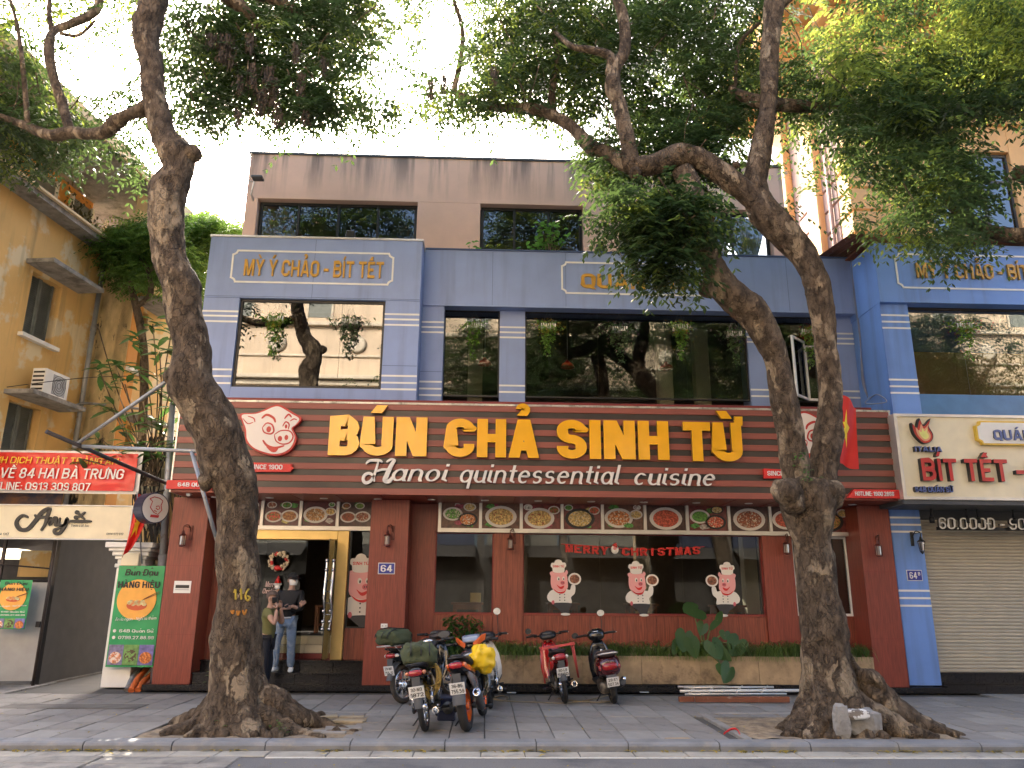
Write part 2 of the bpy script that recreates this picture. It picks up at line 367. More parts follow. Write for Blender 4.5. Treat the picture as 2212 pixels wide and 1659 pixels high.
m_conc = M('rough_concrete', (.3, .285, .26), .9, var=.2, scale=7, bump=.7, bscale=22, col2=(.14, .13, .115), mix2=.58)
m_glass = glassmat('shop_glass', (.72, .74, .72), .0)
m_glassup = glassmat('upper_tinted_glass', (.68, .7, .69), .035)
m_glassm = glassmat('mirror_tinted_glass', (.3, .3, .3), .10)
m_dark = M('dark_interior', (.06, .05, .045), .9)
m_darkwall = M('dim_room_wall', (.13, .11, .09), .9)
m_tablewood = M('stained_table_wood', (.26, .1, .05), .5)
m_yellowwall = streakmat('ochre_render', (.74, .47, .17), (.12, .1, .07), amount=.5, patch=(.76, .62, .38), pmix=.55)
m_orangewall = streakmat('deep_orange_render', (.72, .33, .07), (.2, .14, .08), amount=.3)
m_paleyel = streakmat('pale_yellow_render', (.75, .58, .34), (.2, .16, .1), amount=.4)
m_mould = M('mouldy_render', (.55, .42, .22), .95, var=.3, bump=.5, col2=(.04, .037, .03), mix2=.58, scale2=1.6, stretch=(1.6, 1.6, .6), sharp=1)
m_orange = streakmat('orange_facade_render', (.68, .40, .17), (.2, .15, .1), amount=.25)
m_pink = streakmat('pinkish_side_render', (.46, .31, .25), (.2, .16, .15), amount=.5)
m_green = M('green_vinyl', (.02, .32, .1), .4, var=.1)
m_olive = M('olive_canvas', (.06, .075, .035), .85, var=.2, bump=.3, bscale=60)
m_skin = M('skin', (.42, .25, .18), .55, var=.06)
m_shutter = M('roller_shutter_slats', (.42, .385, .30), .5, var=.08)
m_grshut = M('grey_green_louvre_paint', (.17, .18, .155), .7, var=.2)
# ------------------------------------------------------------------ stroke lettering
def _q(cx, cy, rx, ry, a0, a1, n=6):
    return [(cx+rx*math.cos(R(a0+(a1-a0)*i/n)), cy+ry*math.sin(R(a0+(a1-a0)*i/n))) for i in range(n+1)]
K = .2
def _glyphs():
    G = {}
    G['A'] = (.66, [[(0, 0), (.46, 1)], [(1, 0), (.54, 1)], [(.2, .24), (.8, .24)]])
    G['B'] = (.62, [[(0, 0), (0, 1)], [(0, 1), (.6, 1)]+_q(.6, .76, .36, .24, 90, -90)+[(0, .52)], [(0, .52), (.6, .52)]+_q(.6, .26, .4, .26, 90, -90)+[(0, 0)]])
    C = [(1, .66), (1, 1-K)]+_q(.5, 1-K, .5, K, 0, 180, 12)+[(0, K)]+_q(.5, K, .5, K, 180, 360, 12)
    G['C'] = (.6, [C+[(1, .34)]])
    G['D'] = (.62, [[(0, 0), (0, 1)], [(0, 1), (.5, 1)]+_q(.5, 1-.25, .5, .25, 90, 0)+_q(.5, .25, .5, .25, 0, -90)+[(0, 0)]])
    G['E'] = (.5, [[(0, 0), (0, 1)], [(0, 1), (1, 1)], [(0, .5), (.92, .5)], [(0, 0), (1, 0)]])
    G['G'] = (.62, [C+[(1, .48), (.55, .48)]])
    G['H'] = (.62, [[(0, 0), (0, 1)], [(1, 0), (1, 1)], [(0, .5), (1, .5)]])
    G['I'] = (.001, [[(0, 0), (0, 1)]])
    G['K'] = (.62, [[(0, 0), (0, 1)], [(.1, .42), (1, 1)], [(.35, .55), (1, 0)]])
    G['L'] = (.5, [[(0, 0), (0, 1)], [(0, 0), (1, 0)]])
    G['M'] = (.8, [[(0, 0), (0, 1)], [(1, 0), (1, 1)], [(.08, 1), (.5, 0)], [(.92, 1), (.5, 0)]])
    G['N'] = (.64, [[(0, 0), (0, 1)], [(1, 0), (1, 1)], [(.06, 1), (.94, 0)]])
    G['O'] = (.62, [[(0, .5), (0, K)]+_q(.5, K, .5, K, 180, 360, 12)+[(1, 1-K)]+_q(.5, 1-K, .5, K, 0, 180, 12)+[(0, .5)]])
    G['P'] = (.6, [[(0, 0), (0, 1)], [(0, 1), (.55, 1)]+_q(.55, .72, .45, .28, 90, -90)+[(0, .44)]])
    G['Q'] = (.62, G['O'][1]+[[(.55, .25), (1.02, -.06)]])
    G['R'] = (.62, [[(0, 0), (0, 1)], [(0, 1), (.55, 1)]+_q(.55, .74, .43, .26, 90, -90)+[(0, .48)], [(.5, .5), (1, 0)]])
    G['S'] = (.58, [[(1, .68), (1, 1-K)]+_q(.5, 1-K, .5, K, 0, 180, 12)+[(0, .74)]+_q(.5, .74, .5, .24, 180, 270, 6)[1:]+_q(.5, .26, .5, .24, 90, 0, 6)[1:]+_q(.5, K, .5, K, 0, -180, 12)+[(0, .32)]])
    G['T'] = (.58, [[(.5, 0), (.5, 1)], [(0, 1), (1, 1)]])
    G['U'] = (.62, [[(0, 1), (0, K)]+_q(.5, K, .5, K, 180, 360, 12)+[(1, 1)]])
    G['V'] = (.66, [[(0, 1), (.5, 0)], [(1, 1), (.5, 0)]])
    G['Y'] = (.64, [[(0, 1), (.5, .42), ], [(1, 1), (.5, .42)], [(.5, 0), (.5, .48)]])
    G['X'] = (.64, [[(0, 1), (1, 0)], [(1, 1), (0, 0)]])
    G['0'] = G['O']; G['1'] = (.3, [[(1, 0), (1, 1)], [(0, .8), (1, .97)]])
    G['2'] = (.56, [[(0, .7), (0, 1-K)]+_q(.5, 1-K, .5, K, 180, 0, 12)+[(1, .66), (0, .02)], [(0, 0), (1, 0)]])
    G['3'] = (.56, [[(0, .76)]+_q(.5, .76, .5, .24, 170, -80, 12)+[(.3, .52)], [(.3, .52)]+_q(.5, .26, .5, .26, 80, -170, 12)])
    G['4'] = (.6, [[(.75, 0), (.75, 1)], [(.72, 1), (0, .28)], [(0, .26), (1.05, .26)]])
    G['5'] = (.56, [[(.95, 1), (.05, 1), (.03, .56), (.5, .6)]+_q(.5, .3, .5, .3, 80, -170, 12)])
    G['6'] = (.58, [[(1, .74), (1, 1-K)]+_q(.5, 1-K, .5, K, 0, 180, 12)+[(0, .3)]+_q(.5, .28, .5, .28, 180, 540, 18)])
    G['7'] = (.56, [[(0, 1), (1, 1)], [(.95, .96), (.3, 0)]])
    G['8'] = (.58, [_q(.5, .75, .44, .25, -90, 270, 16), _q(.5, .25, .5, .27, -90, 270, 16)])
    G['9'] = (.58, [[(0, .26), (0, K)]+_q(.5, K, .5, K, 180, 360, 12)+[(1, .7)]+_q(.5, .72, .5, .28, 0, 360, 18)])
    G['-'] = (.3, [[(0, .42), (1, .42)]]); G['.'] = (.02, [[(0, 0), (0, .13)]]); G[':'] = (.02, [[(0, .05), (0, .18)], [(0, .5), (0, .63)]])
    # lower case, x height .66
    h = .66; a = _q(.5, .33, .5, .33, 40, 320, 14)
    G['o'] = (.5, [_q(.5, .33, .5, .33, 0, 360, 18)]); G['c'] = (.46, [a]); G['e'] = (.48, [[(.02, .36), (.98, .36)]+_q(.5, .33, .5, .33, 10, 320, 14)])
    G['a'] = (.5, [_q(.5, .33, .5, .33, 20, 340, 14), [(1, .66), (1, .08), (1.14, 0)]]); G['d'] = (.5, [_q(.5, .33, .5, .33, 20, 340, 14), [(1, 1.02), (1, 0)]])
    G['q'] = (.5, [_q(.5, .33, .5, .33, 20, 340, 14), [(1, .66), (1, -.3)]]); G['g'] = (.5, [_q(.5, .33, .5, .33, 20, 340, 14), [(1, .66), (1, -.1)]+_q(.5, -.1, .5, .2, 0, -150, 8)])
    G['b'] = (.5, [_q(.5, .33, .5, .33, -160, 160, 14), [(0, 1.02), (0, 0)]]); G['p'] = (.5, [_q(.5, .33, .5, .33, -160, 160, 14), [(0, .66), (0, -.3)]])
    arch = [(0, .42)]+_q(.5, .42, .5, .24, 150, 0, 8)
    G['n'] = (.46, [[(0, .66), (0, 0)], arch+[(1, .08), (1.14, 0)]]); G['h'] = (.46, [[(0, 1.02), (0, 0)], arch+[(1, 0)]])
    G['m'] = (.8, [[(0, .66), (0, 0)], [(0, .42)]+_q(.25, .42, .25, .24, 150, 0, 6)+[(.5, 0)], [(.5, .42)]+_q(.75, .42, .25, .24, 150, 0, 6)+[(1, 0)]])
    G['u'] = (.46, [[(0, .66), (0, .24)]+_q(.5, .24, .5, .24, 180, 330, 8), [(1, .66), (1, .08), (1.14, 0)]])
    G['i'] = (.06, [[(0, .66), (0, .1), (2, 0)], [(0, .84), (0, .98)]]); G['l'] = (.06, [[(0, 1.04), (0, .1), (2, 0)]])
    G['t'] = (.26, [[(.5, .95), (.5, .1), (1, 0)], [(0, .66), (1, .66)]]); G['r'] = (.32, [[(0, .66), (0, 0)], [(0, .4), (.4, .62), (1, .62)]])
    G['s'] = (.4, [_q(.5, .49, .5, .17, 30, 250, 9)+_q(.5, .17, .5, .17, 70, -150, 9)]); G['k'] = (.44, [[(0, 1.02), (0, 0)], [(.1, .25), (1, .66)], [(.3, .38), (1, 0)]])
    G['y'] = (.5, [[(0, .66), (.5, 0)], [(1, .66), (.5, -.05), (.1, -.28)]])
    G[','] = (.04, [[(0, .1), (-.6, -.14)]])
    return G
GL = _glyphs()
MARK = {'\u0301': [[(.42, 1.1), (.72, 1.3)]], '\u0300': [[(.58, 1.1), (.28, 1.3)]], '\u0309': [[(.36, 1.28)]+_q(.5, 1.26, .16, .08, 140, -60, 8)+[(.46, 1.1)]],
        '\u0303': [[(.2, 1.12), (.38, 1.22), (.6, 1.12), (.8, 1.22)]], '\u0302': [[(.25, 1.08), (.5, 1.22), (.75, 1.08)]], '\u0306': [_q(.5, 1.24, .26, .12, 190, 350, 8)],
        '\u0323': [[(.5, -.26), (.5, -.13)]], '\u031b': [[(.98, .97), (1.22, 1.0), (1.24, 1.16)]]}
def ribbon(mb, pts, tx, ty, w, y0, dep, k, vec, mark=False):
    """one pen stroke as an extruded ribbon; pts in glyph space, vec maps (x, y) -> world"""
    m = len(pts)
    def mp(p, i):
        j = 1 if i == 0 else m-2; q = pts[j]
        dx = (q[0]-p[0])*w; dy = q[1]-p[1]; end = i in (0, m-1)
        x = tx/2+p[0]*w; y = p[1]
        if not (end and abs(dy) >= abs(dx)):
            y = y*(1-ty)+ty/2 if not mark else y
        if end and abs(dx) > abs(dy) and not mark:
            if p[0] <= .001: x = x-tx/2+.002
            if p[0] >= .999: x = x+tx/2-.002
        return np.array((x, y))
    Q = [mp(p, i) for i, p in enumerate(pts)]; L_, R_ = [], []
    closed = m > 4 and abs(pts[0][0]-pts[-1][0])+abs(pts[0][1]-pts[-1][1]) < 1e-6
    for i in range(m):
        a = Q[i-1] if i > 0 else (Q[-2] if closed else Q[0]); b = Q[i+1] if i < m-1 else (Q[1] if closed else Q[-1]); d = b-a; ln = math.hypot(*d) or 1; d = d/ln
        n = np.array((-d[1], d[0]))
        if (i in (0, m-1)) and not closed:
            if abs(d[1]) >= abs(d[0]): o = np.array((math.copysign(tx/2, n[0])*min(1.25, 1/max(.3, abs(n[0]))), 0))
            else: o = np.array((0, math.copysign(ty/2, n[1])))
        else:
            mit = 1.0
            if 0 < i < m-1:
                d1 = Q[i]-Q[i-1]; d2 = Q[i+1]-Q[i]; c = np.dot(d1, d2)/((math.hypot(*d1) or 1)*(math.hypot(*d2) or 1)); mit = min(1.6, 1/max(.35, math.sqrt(max(0, (1+c)/2))))
            o = np.array((n[0]*tx/2, n[1]*ty/2))*mit
        L_.append(Q[i]+o); R_.append(Q[i]-o)
    vs = []
    for z in (y0-k, y0-k+dep):
        for P in (L_, R_):
            vs += [vec(p[0], p[1], z) for p in P]
    fs = []
    for i in range(m-1):
        fs += [(i, i+1, m+i+1, m+i), (2*m+i, 3*m+i, 3*m+i+1, 2*m+i+1), (i, 2*m+i, 2*m+i+1, i+1), (m+i, m+i+1, 3*m+i+1, 3*m+i)]
    fs += [(0, m, 3*m, 2*m), (m-1, 3*m-1, 4*m-1, 2*m-1)]
    mb.cm = 0; base = len(mb.v); mb.add(vs, fs)
    for q in range(len(fs)):
        r = q-(len(fs)); 
        if q >= 4*(m-1) or q % 4 >= 2: mb.m[r] = 1
def text(mb, s, x0, x1, z0, z1, Y, dep=.02, wt=.2, ct=.16, sh=0, gap=.14, sp=.34, frame=None, rot=0):
    """letters fitted between x0..x1, baseline z0 and cap height z1, front face at Y-dep, in the wall plane (or frame=(origin, right, up, out))"""
    s = unicodedata.normalize('NFD', s); x = 0; items = []
    for ch in s:
        if ch in MARK: items.append((MARK[ch], px, pw, True)); continue
        if ch == ' ': x += sp; continue
        if ch in 'Đđ':
            w, st = GL['D' if ch == 'Đ' else 'd']; st = st+[[(-.28, .52), (.45, .52)] if ch == 'Đ' else [(.5, .84), (1.3, .84)]]
        else: w, st = GL[ch]
        px, pw = x, w; items.append((st, x, w, False)); x += w+wt+gap
    W = x-gap; kx = (x1-x0)/W; kz = (z1-z0); cnt = [0]
    for st, gx, w, mk in items:
        for pts in st:
            cnt[0] = (cnt[0]+1) % 6
            if mk:
                low = px is None
                ww = max(w, .34); gg = gx+(w-ww)/2
                # lower case letters carry their marks lower
            def vec(a, b, z, gx=gx if not mk else gg):
                u = (gx+a+sh*b)*kx; v = b*kz
                if frame:
                    o, r, up_, out = frame; return o+r*(x0+u)+up_*(z0+v)-out*z
                if rot: 
                    cx = (x0+x1)/2; cz = (z0+z1)/2; du, dv = x0+u-cx, z0+v-cz
                    return Vector((cx+du*math.cos(rot)-dv*math.sin(rot), Y+z, cz+du*math.sin(rot)+dv*math.cos(rot)))
                return Vector((x0+u, Y+z, z0+v))
            ribbon(mb, pts, wt*(.8 if mk else 1), ct*(.8 if mk else 1), ww if mk else w, -dep, dep, cnt[0]*.0006, vec, mark=mk)
    return mb
def outline(mb, pts, r, Y, dep):                          # closed flat frame line of half width r (x, z points) on plane Y
    m = len(pts)
    for i in range(m):
        a = Vector((pts[i][0], 0, pts[i][1])); b = Vector((pts[(i+1) % m][0], 0, pts[(i+1) % m][1])); d = (b-a).normalized(); n = Vector((-d.z, 0, d.x))*r
        k = (i % 2)*.0006
        q = [a-d*r*.9+n, a-d*r*.9-n, b+d*r*.9-n, b+d*r*.9+n]
        mb.prism([Vector((v.x, Y-dep-k, v.z)) for v in q], (0, dep, 0))
def disc(mb, cx, cz, rx, rz, Y, dep, n=20, a0=0, a1=360):
    pts = [Vector((cx+rx*math.cos(R(a0+(a1-a0)*i/n)), Y-dep, cz+rz*math.sin(R(a0+(a1-a0)*i/n)))) for i in range(n if a1-a0 == 360 else n+1)]
    mb.prism(pts, (0, dep, 0))
def blob(mb, pts, Y, dep, k=5):                           # smooth closed outline of (x, z) points
    P = [np.array(p, float) for p in pts]; n = len(P); out = []
    for i in range(n):
        p0, p1, p2, p3 = P[i-1], P[i], P[(i+1) % n], P[(i+2) % n]
        for j in range(k):
            t = j/k; q = .5*((2*p1)+(-p0+p2)*t+(2*p0-5*p1+4*p2-p3)*t*t+(-p0+3*p1-3*p2+p3)*t**3); out.append(q)
    mb.prism([Vector((q[0], Y-dep, q[1])) for q in out], (0, dep, 0))
def line2(mb, pts, w, Y, dep):                            # thin raised stroke through (x, z) points with tapering ends
    P = spline([(p[0], p[1]) for p in pts], 5); m = len(P); L_, R_ = [], []
    for i in range(m):
        d = P[min(i+1, m-1)]-P[max(i-1, 0)]; d = d/(np.linalg.norm(d)+1e-9); n = np.array((-d[1], d[0]))*w*.5*(.35+.65*math.sin(PI*min(1, max(0, i/(m-1))))**.5)
        L_.append(P[i]+n); R_.append(P[i]-n)
    vs = [Vector((p[0], Y-dep, p[1])) for p in L_+R_]+[Vector((p[0], Y, p[1])) for p in L_+R_]; fs = []
    for i in range(m-1): fs += [(i, i+1, m+i+1, m+i), (i, 2*m+i, 2*m+i+1, i+1), (m+i, m+i+1, 3*m+i+1, 3*m+i)]
    fs += [(0, m, 3*m, 2*m), (m-1, 3*m-1, 4*m-1, 2*m-1)]; mb.add(vs, fs)
# ------------------------------------------------------------------ layout of the street front
YS, YP, YW, YU, YC, YUW, Y3 = 13.75, 14.42, 15.0, 14.4, 14.9, 15.22, 16.0
def split_text(parent, s, x0, x1, z0, z1, Y, dep, mats, name='letter', **kw):
    """each character of the line is a part of its own"""
    s = unicodedata.normalize('NFD', s); wt = kw.get('wt', .2); gap = kw.get('gap', .14); sp = kw.get('sp', .34); sh = kw.get('sh', 0)
    chars = []; x = 0
    for ch in s:
        if ch in MARK: chars[-1][0] += ch; continue
        if ch == ' ': x += sp; continue
        w = GL['D' if ch == 'Đ' else ch][0]; chars.append([ch, x, w]); x += w+wt+gap
    k = (x1-x0)/(x-gap)
    out = []
    for c, gx, w in chars:
        mb = MB(); text(mb, c, x0+gx*k, x0+(gx+w+wt)*k, z0, z1, Y, dep, **kw); out.append(mb.build(name, mats, parent))
    return out
def panel(name, x0, x1, y0, y1, z0, z1, m, parent, b=.004, **kw):
    return MB().bbox(x0, x1, y0, y1, z0, z1, b).build(name, m, parent, **kw)
# ground, street side
def slab_grid():
    base = MB(); base.box(-60, 60, 9.62, 40, -.5, -.03)
    g = base.build('sidewalk', m_joint, kind='structure')
    pits = [(gz(277, 1599), gz(760, 1597), 9.86, 11.75), (gz(1631, 1597), gz(2086, 1590), 9.86, 12.0)]
    P1 = (gz(277, 1599).x, gz(752, 1597).x); P2 = (gz(1628, 1597).x, gz(2000, 1590).x)
    tiles = {}
    tw, td = .42, .58
    xs0 = -13.4; n = 0; spare = MB()
    rows = int((15.4-9.86)/td)+1
    for r in range(rows):
        y0 = 9.862+r*td; y1 = y0+td-.012
        off = .21 if r % 2 and False else 0
        nx = 75
        for i in range(nx):
            x0 = xs0+i*tw+off; x1 = x0+tw-.010; cx = (x0+x1)/2
            if (P1[0]-.1 < cx < P1[1]+.1 or P2[0]-.1 < cx < P2[1]+.25) and y1 < 11.95: continue
            if y1 > 14.2 and -8.05 < cx < 8.7: continue
            if cx < -.8*y0-.2 or cx > .8*y0+.5: continue
            key = int(rng.integers(0, 6)); m = m_tile if key < 4 else m_tile2
            dz = float(rng.uniform(-.004, .004)); n += 1
            if n <= 300:
                if (key) not in tiles:
                    mb = MB(); mb.bbox(-tw/2+.005, tw/2-.005, 0, td-.012, -.04, 0, .006)
                    mb.v = [tuple(Vector(v)+WL[g.name]) for v in mb.v]; me = mb.build('paver', m, g); tiles[key] = me.data; bpy.data.objects.remove(me)
                o = bpy.data.objects.new('paver', tiles[key]); COL.objects.link(o); o.parent = g
                o.location = Vector((cx, y0, dz))-g.location; o.rotation_euler = (rng.uniform(-.004, .004), rng.uniform(-.004, .004), 0)
            else: spare.bbox(x0, x1, y0, y1, -.04, dz, .006)
    if spare.v: spare.build('outer_pavers', m_tile, g, kind='stuff')
    MB().box(-40, -8.0, 15.2, 40, -.03, .004).build('alley_floor', m_asph2, kind='structure')
    k = MB(); k.box(-40, 40, 9.62, 9.64, -.4, -.06); kb = k.build('kerb', m_joint, kind='structure')
    x = -10.5
    while x < 11:
        w = float(rng.uniform(.95, 1.08)); mb = MB(); a, b = x, x+w-.012
        pr = [(9.60, -.13), (9.60, -.035), (9.615, -.012), (9.64, .004), (9.845, .006), (9.85, -.1)]
        dy = float(rng.uniform(-.006, .006))
        mb.prism([Vector((a, p[0]+dy, p[1])) for p in pr], (b-a, 0, 0)); mb.build('kerbstone', m_kerb, kb); x += w
    MB().box(-120, 120, -7.2, 9.62, -.4, -.10).build('road', m_asph, kind='structure')
    gt = MB().box(-40, 40, 9.3, 9.62, -.13, -.098).build('gutter', m_joint, kind='structure')
    x = -10.5
    while x < 11:
        w = float(rng.uniform(.45, .8)); mb = MB(); mb.bbox(x, x+w-.01, 9.315, 9.595, -.12, -.088+float(rng.uniform(-.004, .004)), .008); mb.build('gutter_slab', m_gutter, gt); x += w
    # wide worn slabs in the road at the left
    x = -10.5; xe = gz(478, 1640, -.1).x
    while x < xe:
        w = float(rng.uniform(.8, 1.3)); d = float(rng.uniform(0, .25))
        for (ya, yb) in ((8.95, 9.30), (8.3, 8.93)):
            MB().bbox(x+d*(ya < 8.9), min(x+w, xe+.2)-.014+d*(ya < 8.9), ya, yb, -.13, -.086+float(rng.uniform(-.005, .005)), .01).build('road_slab', m_gutter2, gt)
        x += w
    MB().box(xe+.45, 40, 9.262, 9.305, -.1, -.094).build('road_edge_line', m_line, kind='structure')
    # tree pits
    for (a, b, nm) in ((P1[0], P1[1], 0), (P2[0], P2[1]+.3, 1)):
        nx, ny = 60, 30; vs = []; fs = []
        for j in range(ny+1):
            for i in range(nx+1):
                xx = a+(b-a)*i/nx; yy = 9.86+(12.0-9.86)*j/ny
                h = -.006+.035*mnoise.noise(Vector((xx*1.6, yy*1.6, nm*9)))+.022*mnoise.noise(Vector((xx*7, yy*7, 3)))
                vs.append((xx, yy, max(-.028, min(h, .015))))
        for j in range(ny):
            for i in range(nx): q = j*(nx+1)+i; fs.append((q, q+1, q+nx+2, q+nx+1))
        MB().add(vs, fs, True).build('tree_pit_soil', m_soil, kind='structure')
        eb = MB()
        eb.bbox(a-.1, b+.1, 11.86, 12.0, -.06, .012, .008); eb.bbox(a-.12, a-.01, 9.87, 11.85, -.06, .012, .008)
        eb.build('tree_pit_edging', m_tile2, g)
    return P1, P2
m_asph2 = M('alley_concrete', (.15, .135, .115), .9, var=.2, bump=.3, col2=(.08, .075, .065), mix2=.55, scale2=.8)
m_gutter2 = M('worn_road_slab', (.26, .24, .205), .85, var=.15, bump=.5, bscale=20, col2=(.16, .15, .135), mix2=.55, scale2=3)
PIT1, PIT2 = slab_grid()
# ------------------------------------------------------------------ restaurant building
xl = at(326.5, 1481.6, YP).x; xlr = at(408.6, 1482.6, YP).x
xa0 = at(781, 1482, YP).x; xa1 = at(873, 1365, YP).x
xr0 = at(1893, 1482, YP).x; xr1 = at(1965, 1482, YP).x
zsof = Zt(1106, 1072, YS)
zsill = Zt(1250, 1327, YW); zwt = Zt(1250, 1153, YW)
B = thing('restaurant_building', 'restaurant with red-brown ground floor, blue first floor and stained peach top floor', 'building', ((xl+xr1)/2, YW, 0))
def bp(name, x0, x1, y0, y1, z0, z1, m, **kw): return panel(name, x0, x1, y0, y1, z0, z1, m, B, **kw)
bp('plinth', xl-.12, xr1+.1, 14.32, 15.3, 0, .1, m_granite)
bp('pillar', xl, xlr, YP, 15.6, .1, zsof-.01, m_wood); bp('pillar', xa0, xa1, YP, 15.6, .1, zsof-.01, m_wood)
bp('pillar', xr0, xr1, YP, 15.6, .1, zsof-.01, m_wood)
st = MB(); 
nst = 5
for i in range(nst):
    a = xlr+(xa0-xlr)*i/nst; b = xlr+(xa0-xlr)*(i+1)/nst-.006
    panel('step_slab', a, b, 14.5, 14.86, .10, .258, m_granite, B); panel('step_slab', a+.0, b, 14.85, 15.3, .26, .438, m_granite, B)
bp('step_tread', xlr, xa0, 14.46, 14.9, .258, .288, m_granite); bp('step_tread', xlr, xa0, 14.81, 15.3, .438, .468, m_granite)
for (pa_, pb_) in ((xl, xlr), (xa0, xa1), (xr0, xr1)):
    for z_ in (.92, 2.1): MB().box(pa_+.004, pb_-.004, YP-.0012, YP+.01, z_-.0025, z_+.0025).build('panel_joint', m_dred, B)
# wall pieces at the window line
xg = [at(x, 1325, YW).x for x in (936, 1064, 1129, 1653)]
xg3a, xg3b = at(1722, 1335, YW).x, at(1847, 1335, YW).x
bp('wall_panel', xa1, xg[0], YW, YW+.2, .1, zsof-.01, m_wood)
bp('wall_panel', xg[1], xg[2], YW-.05, YW+.2, .7, zwt, m_wood2)
bp('wall_panel', xg[3]+.02, xg3a, YW-.06, YW+.2, .7, zwt, m_wood)
bp('wall_panel', xg3b, xr0, YW, YW+.2, .7, zsof-.01, m_wood)
x = xg[0]; 
for (a, b) in ((xg[0], xg[1]), (xg[2], xg[3]+.02), (xg3a, xg3b)):
    n = max(1, round((b-a)/.42))
    for i in range(n): bp('wood_board', a+(b-a)*i/n, a+(b-a)*(i+1)/n-.003, YW+.0+.002*(i % 2), YW+.18, .72, zsill-.03, m_wood2, b=.002)
    bp('window_sill', a, b, YW-.012, YW+.2, zsill-.03, zsill, m_wood)
bp('stone_ledge', xa1, xr0, YW-.1, YW+.2, .1, .72, m_stone)
# ground floor windows
def window(x0, x1, z0, z1, y, fr, gm, mf, joints=(), t=.04, parent=B, label=None):
    f = MB(); f.box(x0, x0+t, y, y+.07, z0, z1); f.box(x1-t, x1, y, y+.07, z0, z1); f.box(x0+t, x1-t, y, y+.068, z1-t, z1); f.box(x0+t, x1-t, y, y+.068, z0, z0+t)
    w = f.build('window', mf, parent, label=label)
    xs = [x0+t]+list(joints)+[x1-t]
    for i in range(len(xs)-1):
        g = MB(); g.box(xs[i]+.003, xs[i+1]-.003, y+.03, y+.036, z0+t, z1-t); g.build('pane', gm, w)
    return w
window(xg[0], xg[1], zsill, zwt, YW+.02, 1, m_glass, m_dred, t=.02)
jx = [at(1297, 1240, YW).x, at(1476, 1240, YW).x]
window(xg[2], xg[3]+.02, zsill, zwt, YW+.02, 1, m_glass, m_dred, jx, t=.02)
window(xg3a, xg3b, zsill, zwt, YW+.02, 1, m_glass, m_white, t=.045)
# door
zd0 = .468; zd1 = Zt(700, 1144, 14.95); zdi = Zt(700, 1166, 14.95)
xd0 = at(480, 1300, 14.95).x; xd1 = at(738, 1429, 14.95).x; tp = .22
D = MB(); D.bbox(xd1-tp, xd1, 14.93, 15.15, zd0, zd1, .01); D.bbox(xd0, xd0+tp, 14.93, 15.15, zd0, zd1, .01); D.bbox(xd0+tp, xd1-tp, 14.935, 15.15, zdi, zd1, .008)
DF = D.build('door_frame', m_gold, B)
xj = at(655, 1300, 15.0).x
MB().box(xd0+tp+.01, xj, 15.02, 15.03, zd0+.02, zdi-.01).build('door_leaf', m_glass, DF)
# open right leaf swung outwards
hx = xd1-tp-.02; ax = at(699, 1427, 14.55).x
lf = MB(); d = Vector((ax-hx, 14.25-14.98, 0)); dl = d.length; d.normalize(); nrm = Vector((-d.y, d.x, 0))*.006
p0 = Vector((hx, 14.98, 0)); p1 = p0+d*.62
lf.hexa([p0-nrm+Vector((0, 0, zd0+.03)), p1-nrm+Vector((0, 0, zd0+.03)), p1+nrm+Vector((0, 0, zd0+.03)), p0+nrm+Vector((0, 0, zd0+.03)), p0-nrm+Vector((0, 0, zdi-.02)), p1-nrm+Vector((0, 0, zdi-.02)), p1+nrm+Vector((0, 0, zdi-.02)), p0+nrm+Vector((0, 0, zdi-.02))])
OL = lf.build('open_door_leaf', m_glass, DF)
h = MB()
for sgn in (-1, 1):
    c = p0+d*.46+nrm.normalized()*.06*sgn
    prof = []
    pth = [c+Vector((.0, 0, zd0+.55)), c+Vector((.03, 0, zd0+.8)), c+d*.05+Vector((0, 0, zd0+1.1)), c+Vector((0, 0, zd0+1.45)), c+d*-.02+Vector((0, 0, zd0+1.75))]
    h.tube(spline(pth, 4), .021, 8)
    for q in (.55, .68, .86, 1.38, 1.58, 1.75): h.ball(c+Vector((0, 0, zd0+q)), .034, 8, 6)
for q in (.8, 1.0, 1.2, 1.4): h.tube([p0+d*.46-nrm.normalized()*.07+Vector((0, 0, zd0+q)), p0+d*.46+nrm.normalized()*.07+Vector((0, 0, zd0+q))], .008, 6)
h.build('door_handle', m_chrome, DF)
# side light right of the door, wood below it
xs0, xs1 = xd1+.01, xa0+.25
zs = Zt(770, 1357, 15.0)
window(xs0, xs1, zs, zd1, 15.0, 1, m_glass, m_black, t=.025); bp('wood_board', xs0, xs1, 14.99, 15.2, .468, zs, m_wood2)
bp('wood_board', xlr, xd0, 14.99, 15.2, .468, zd1, m_wood2)
# inner entrance steps
for i, (z0, z1, y) in enumerate(((.468, .56, 15.2), (.56, .705, 15.24), (.705, .853, 15.5))):
    for k in range(6): panel('entrance_tile', xd0+(xd1-xd0)*k/6, xd0+(xd1-xd0)*(k+1)/6-.004, y, y+.35, z0, z1-.004, m_dred if i == 0 else m_cream, B)
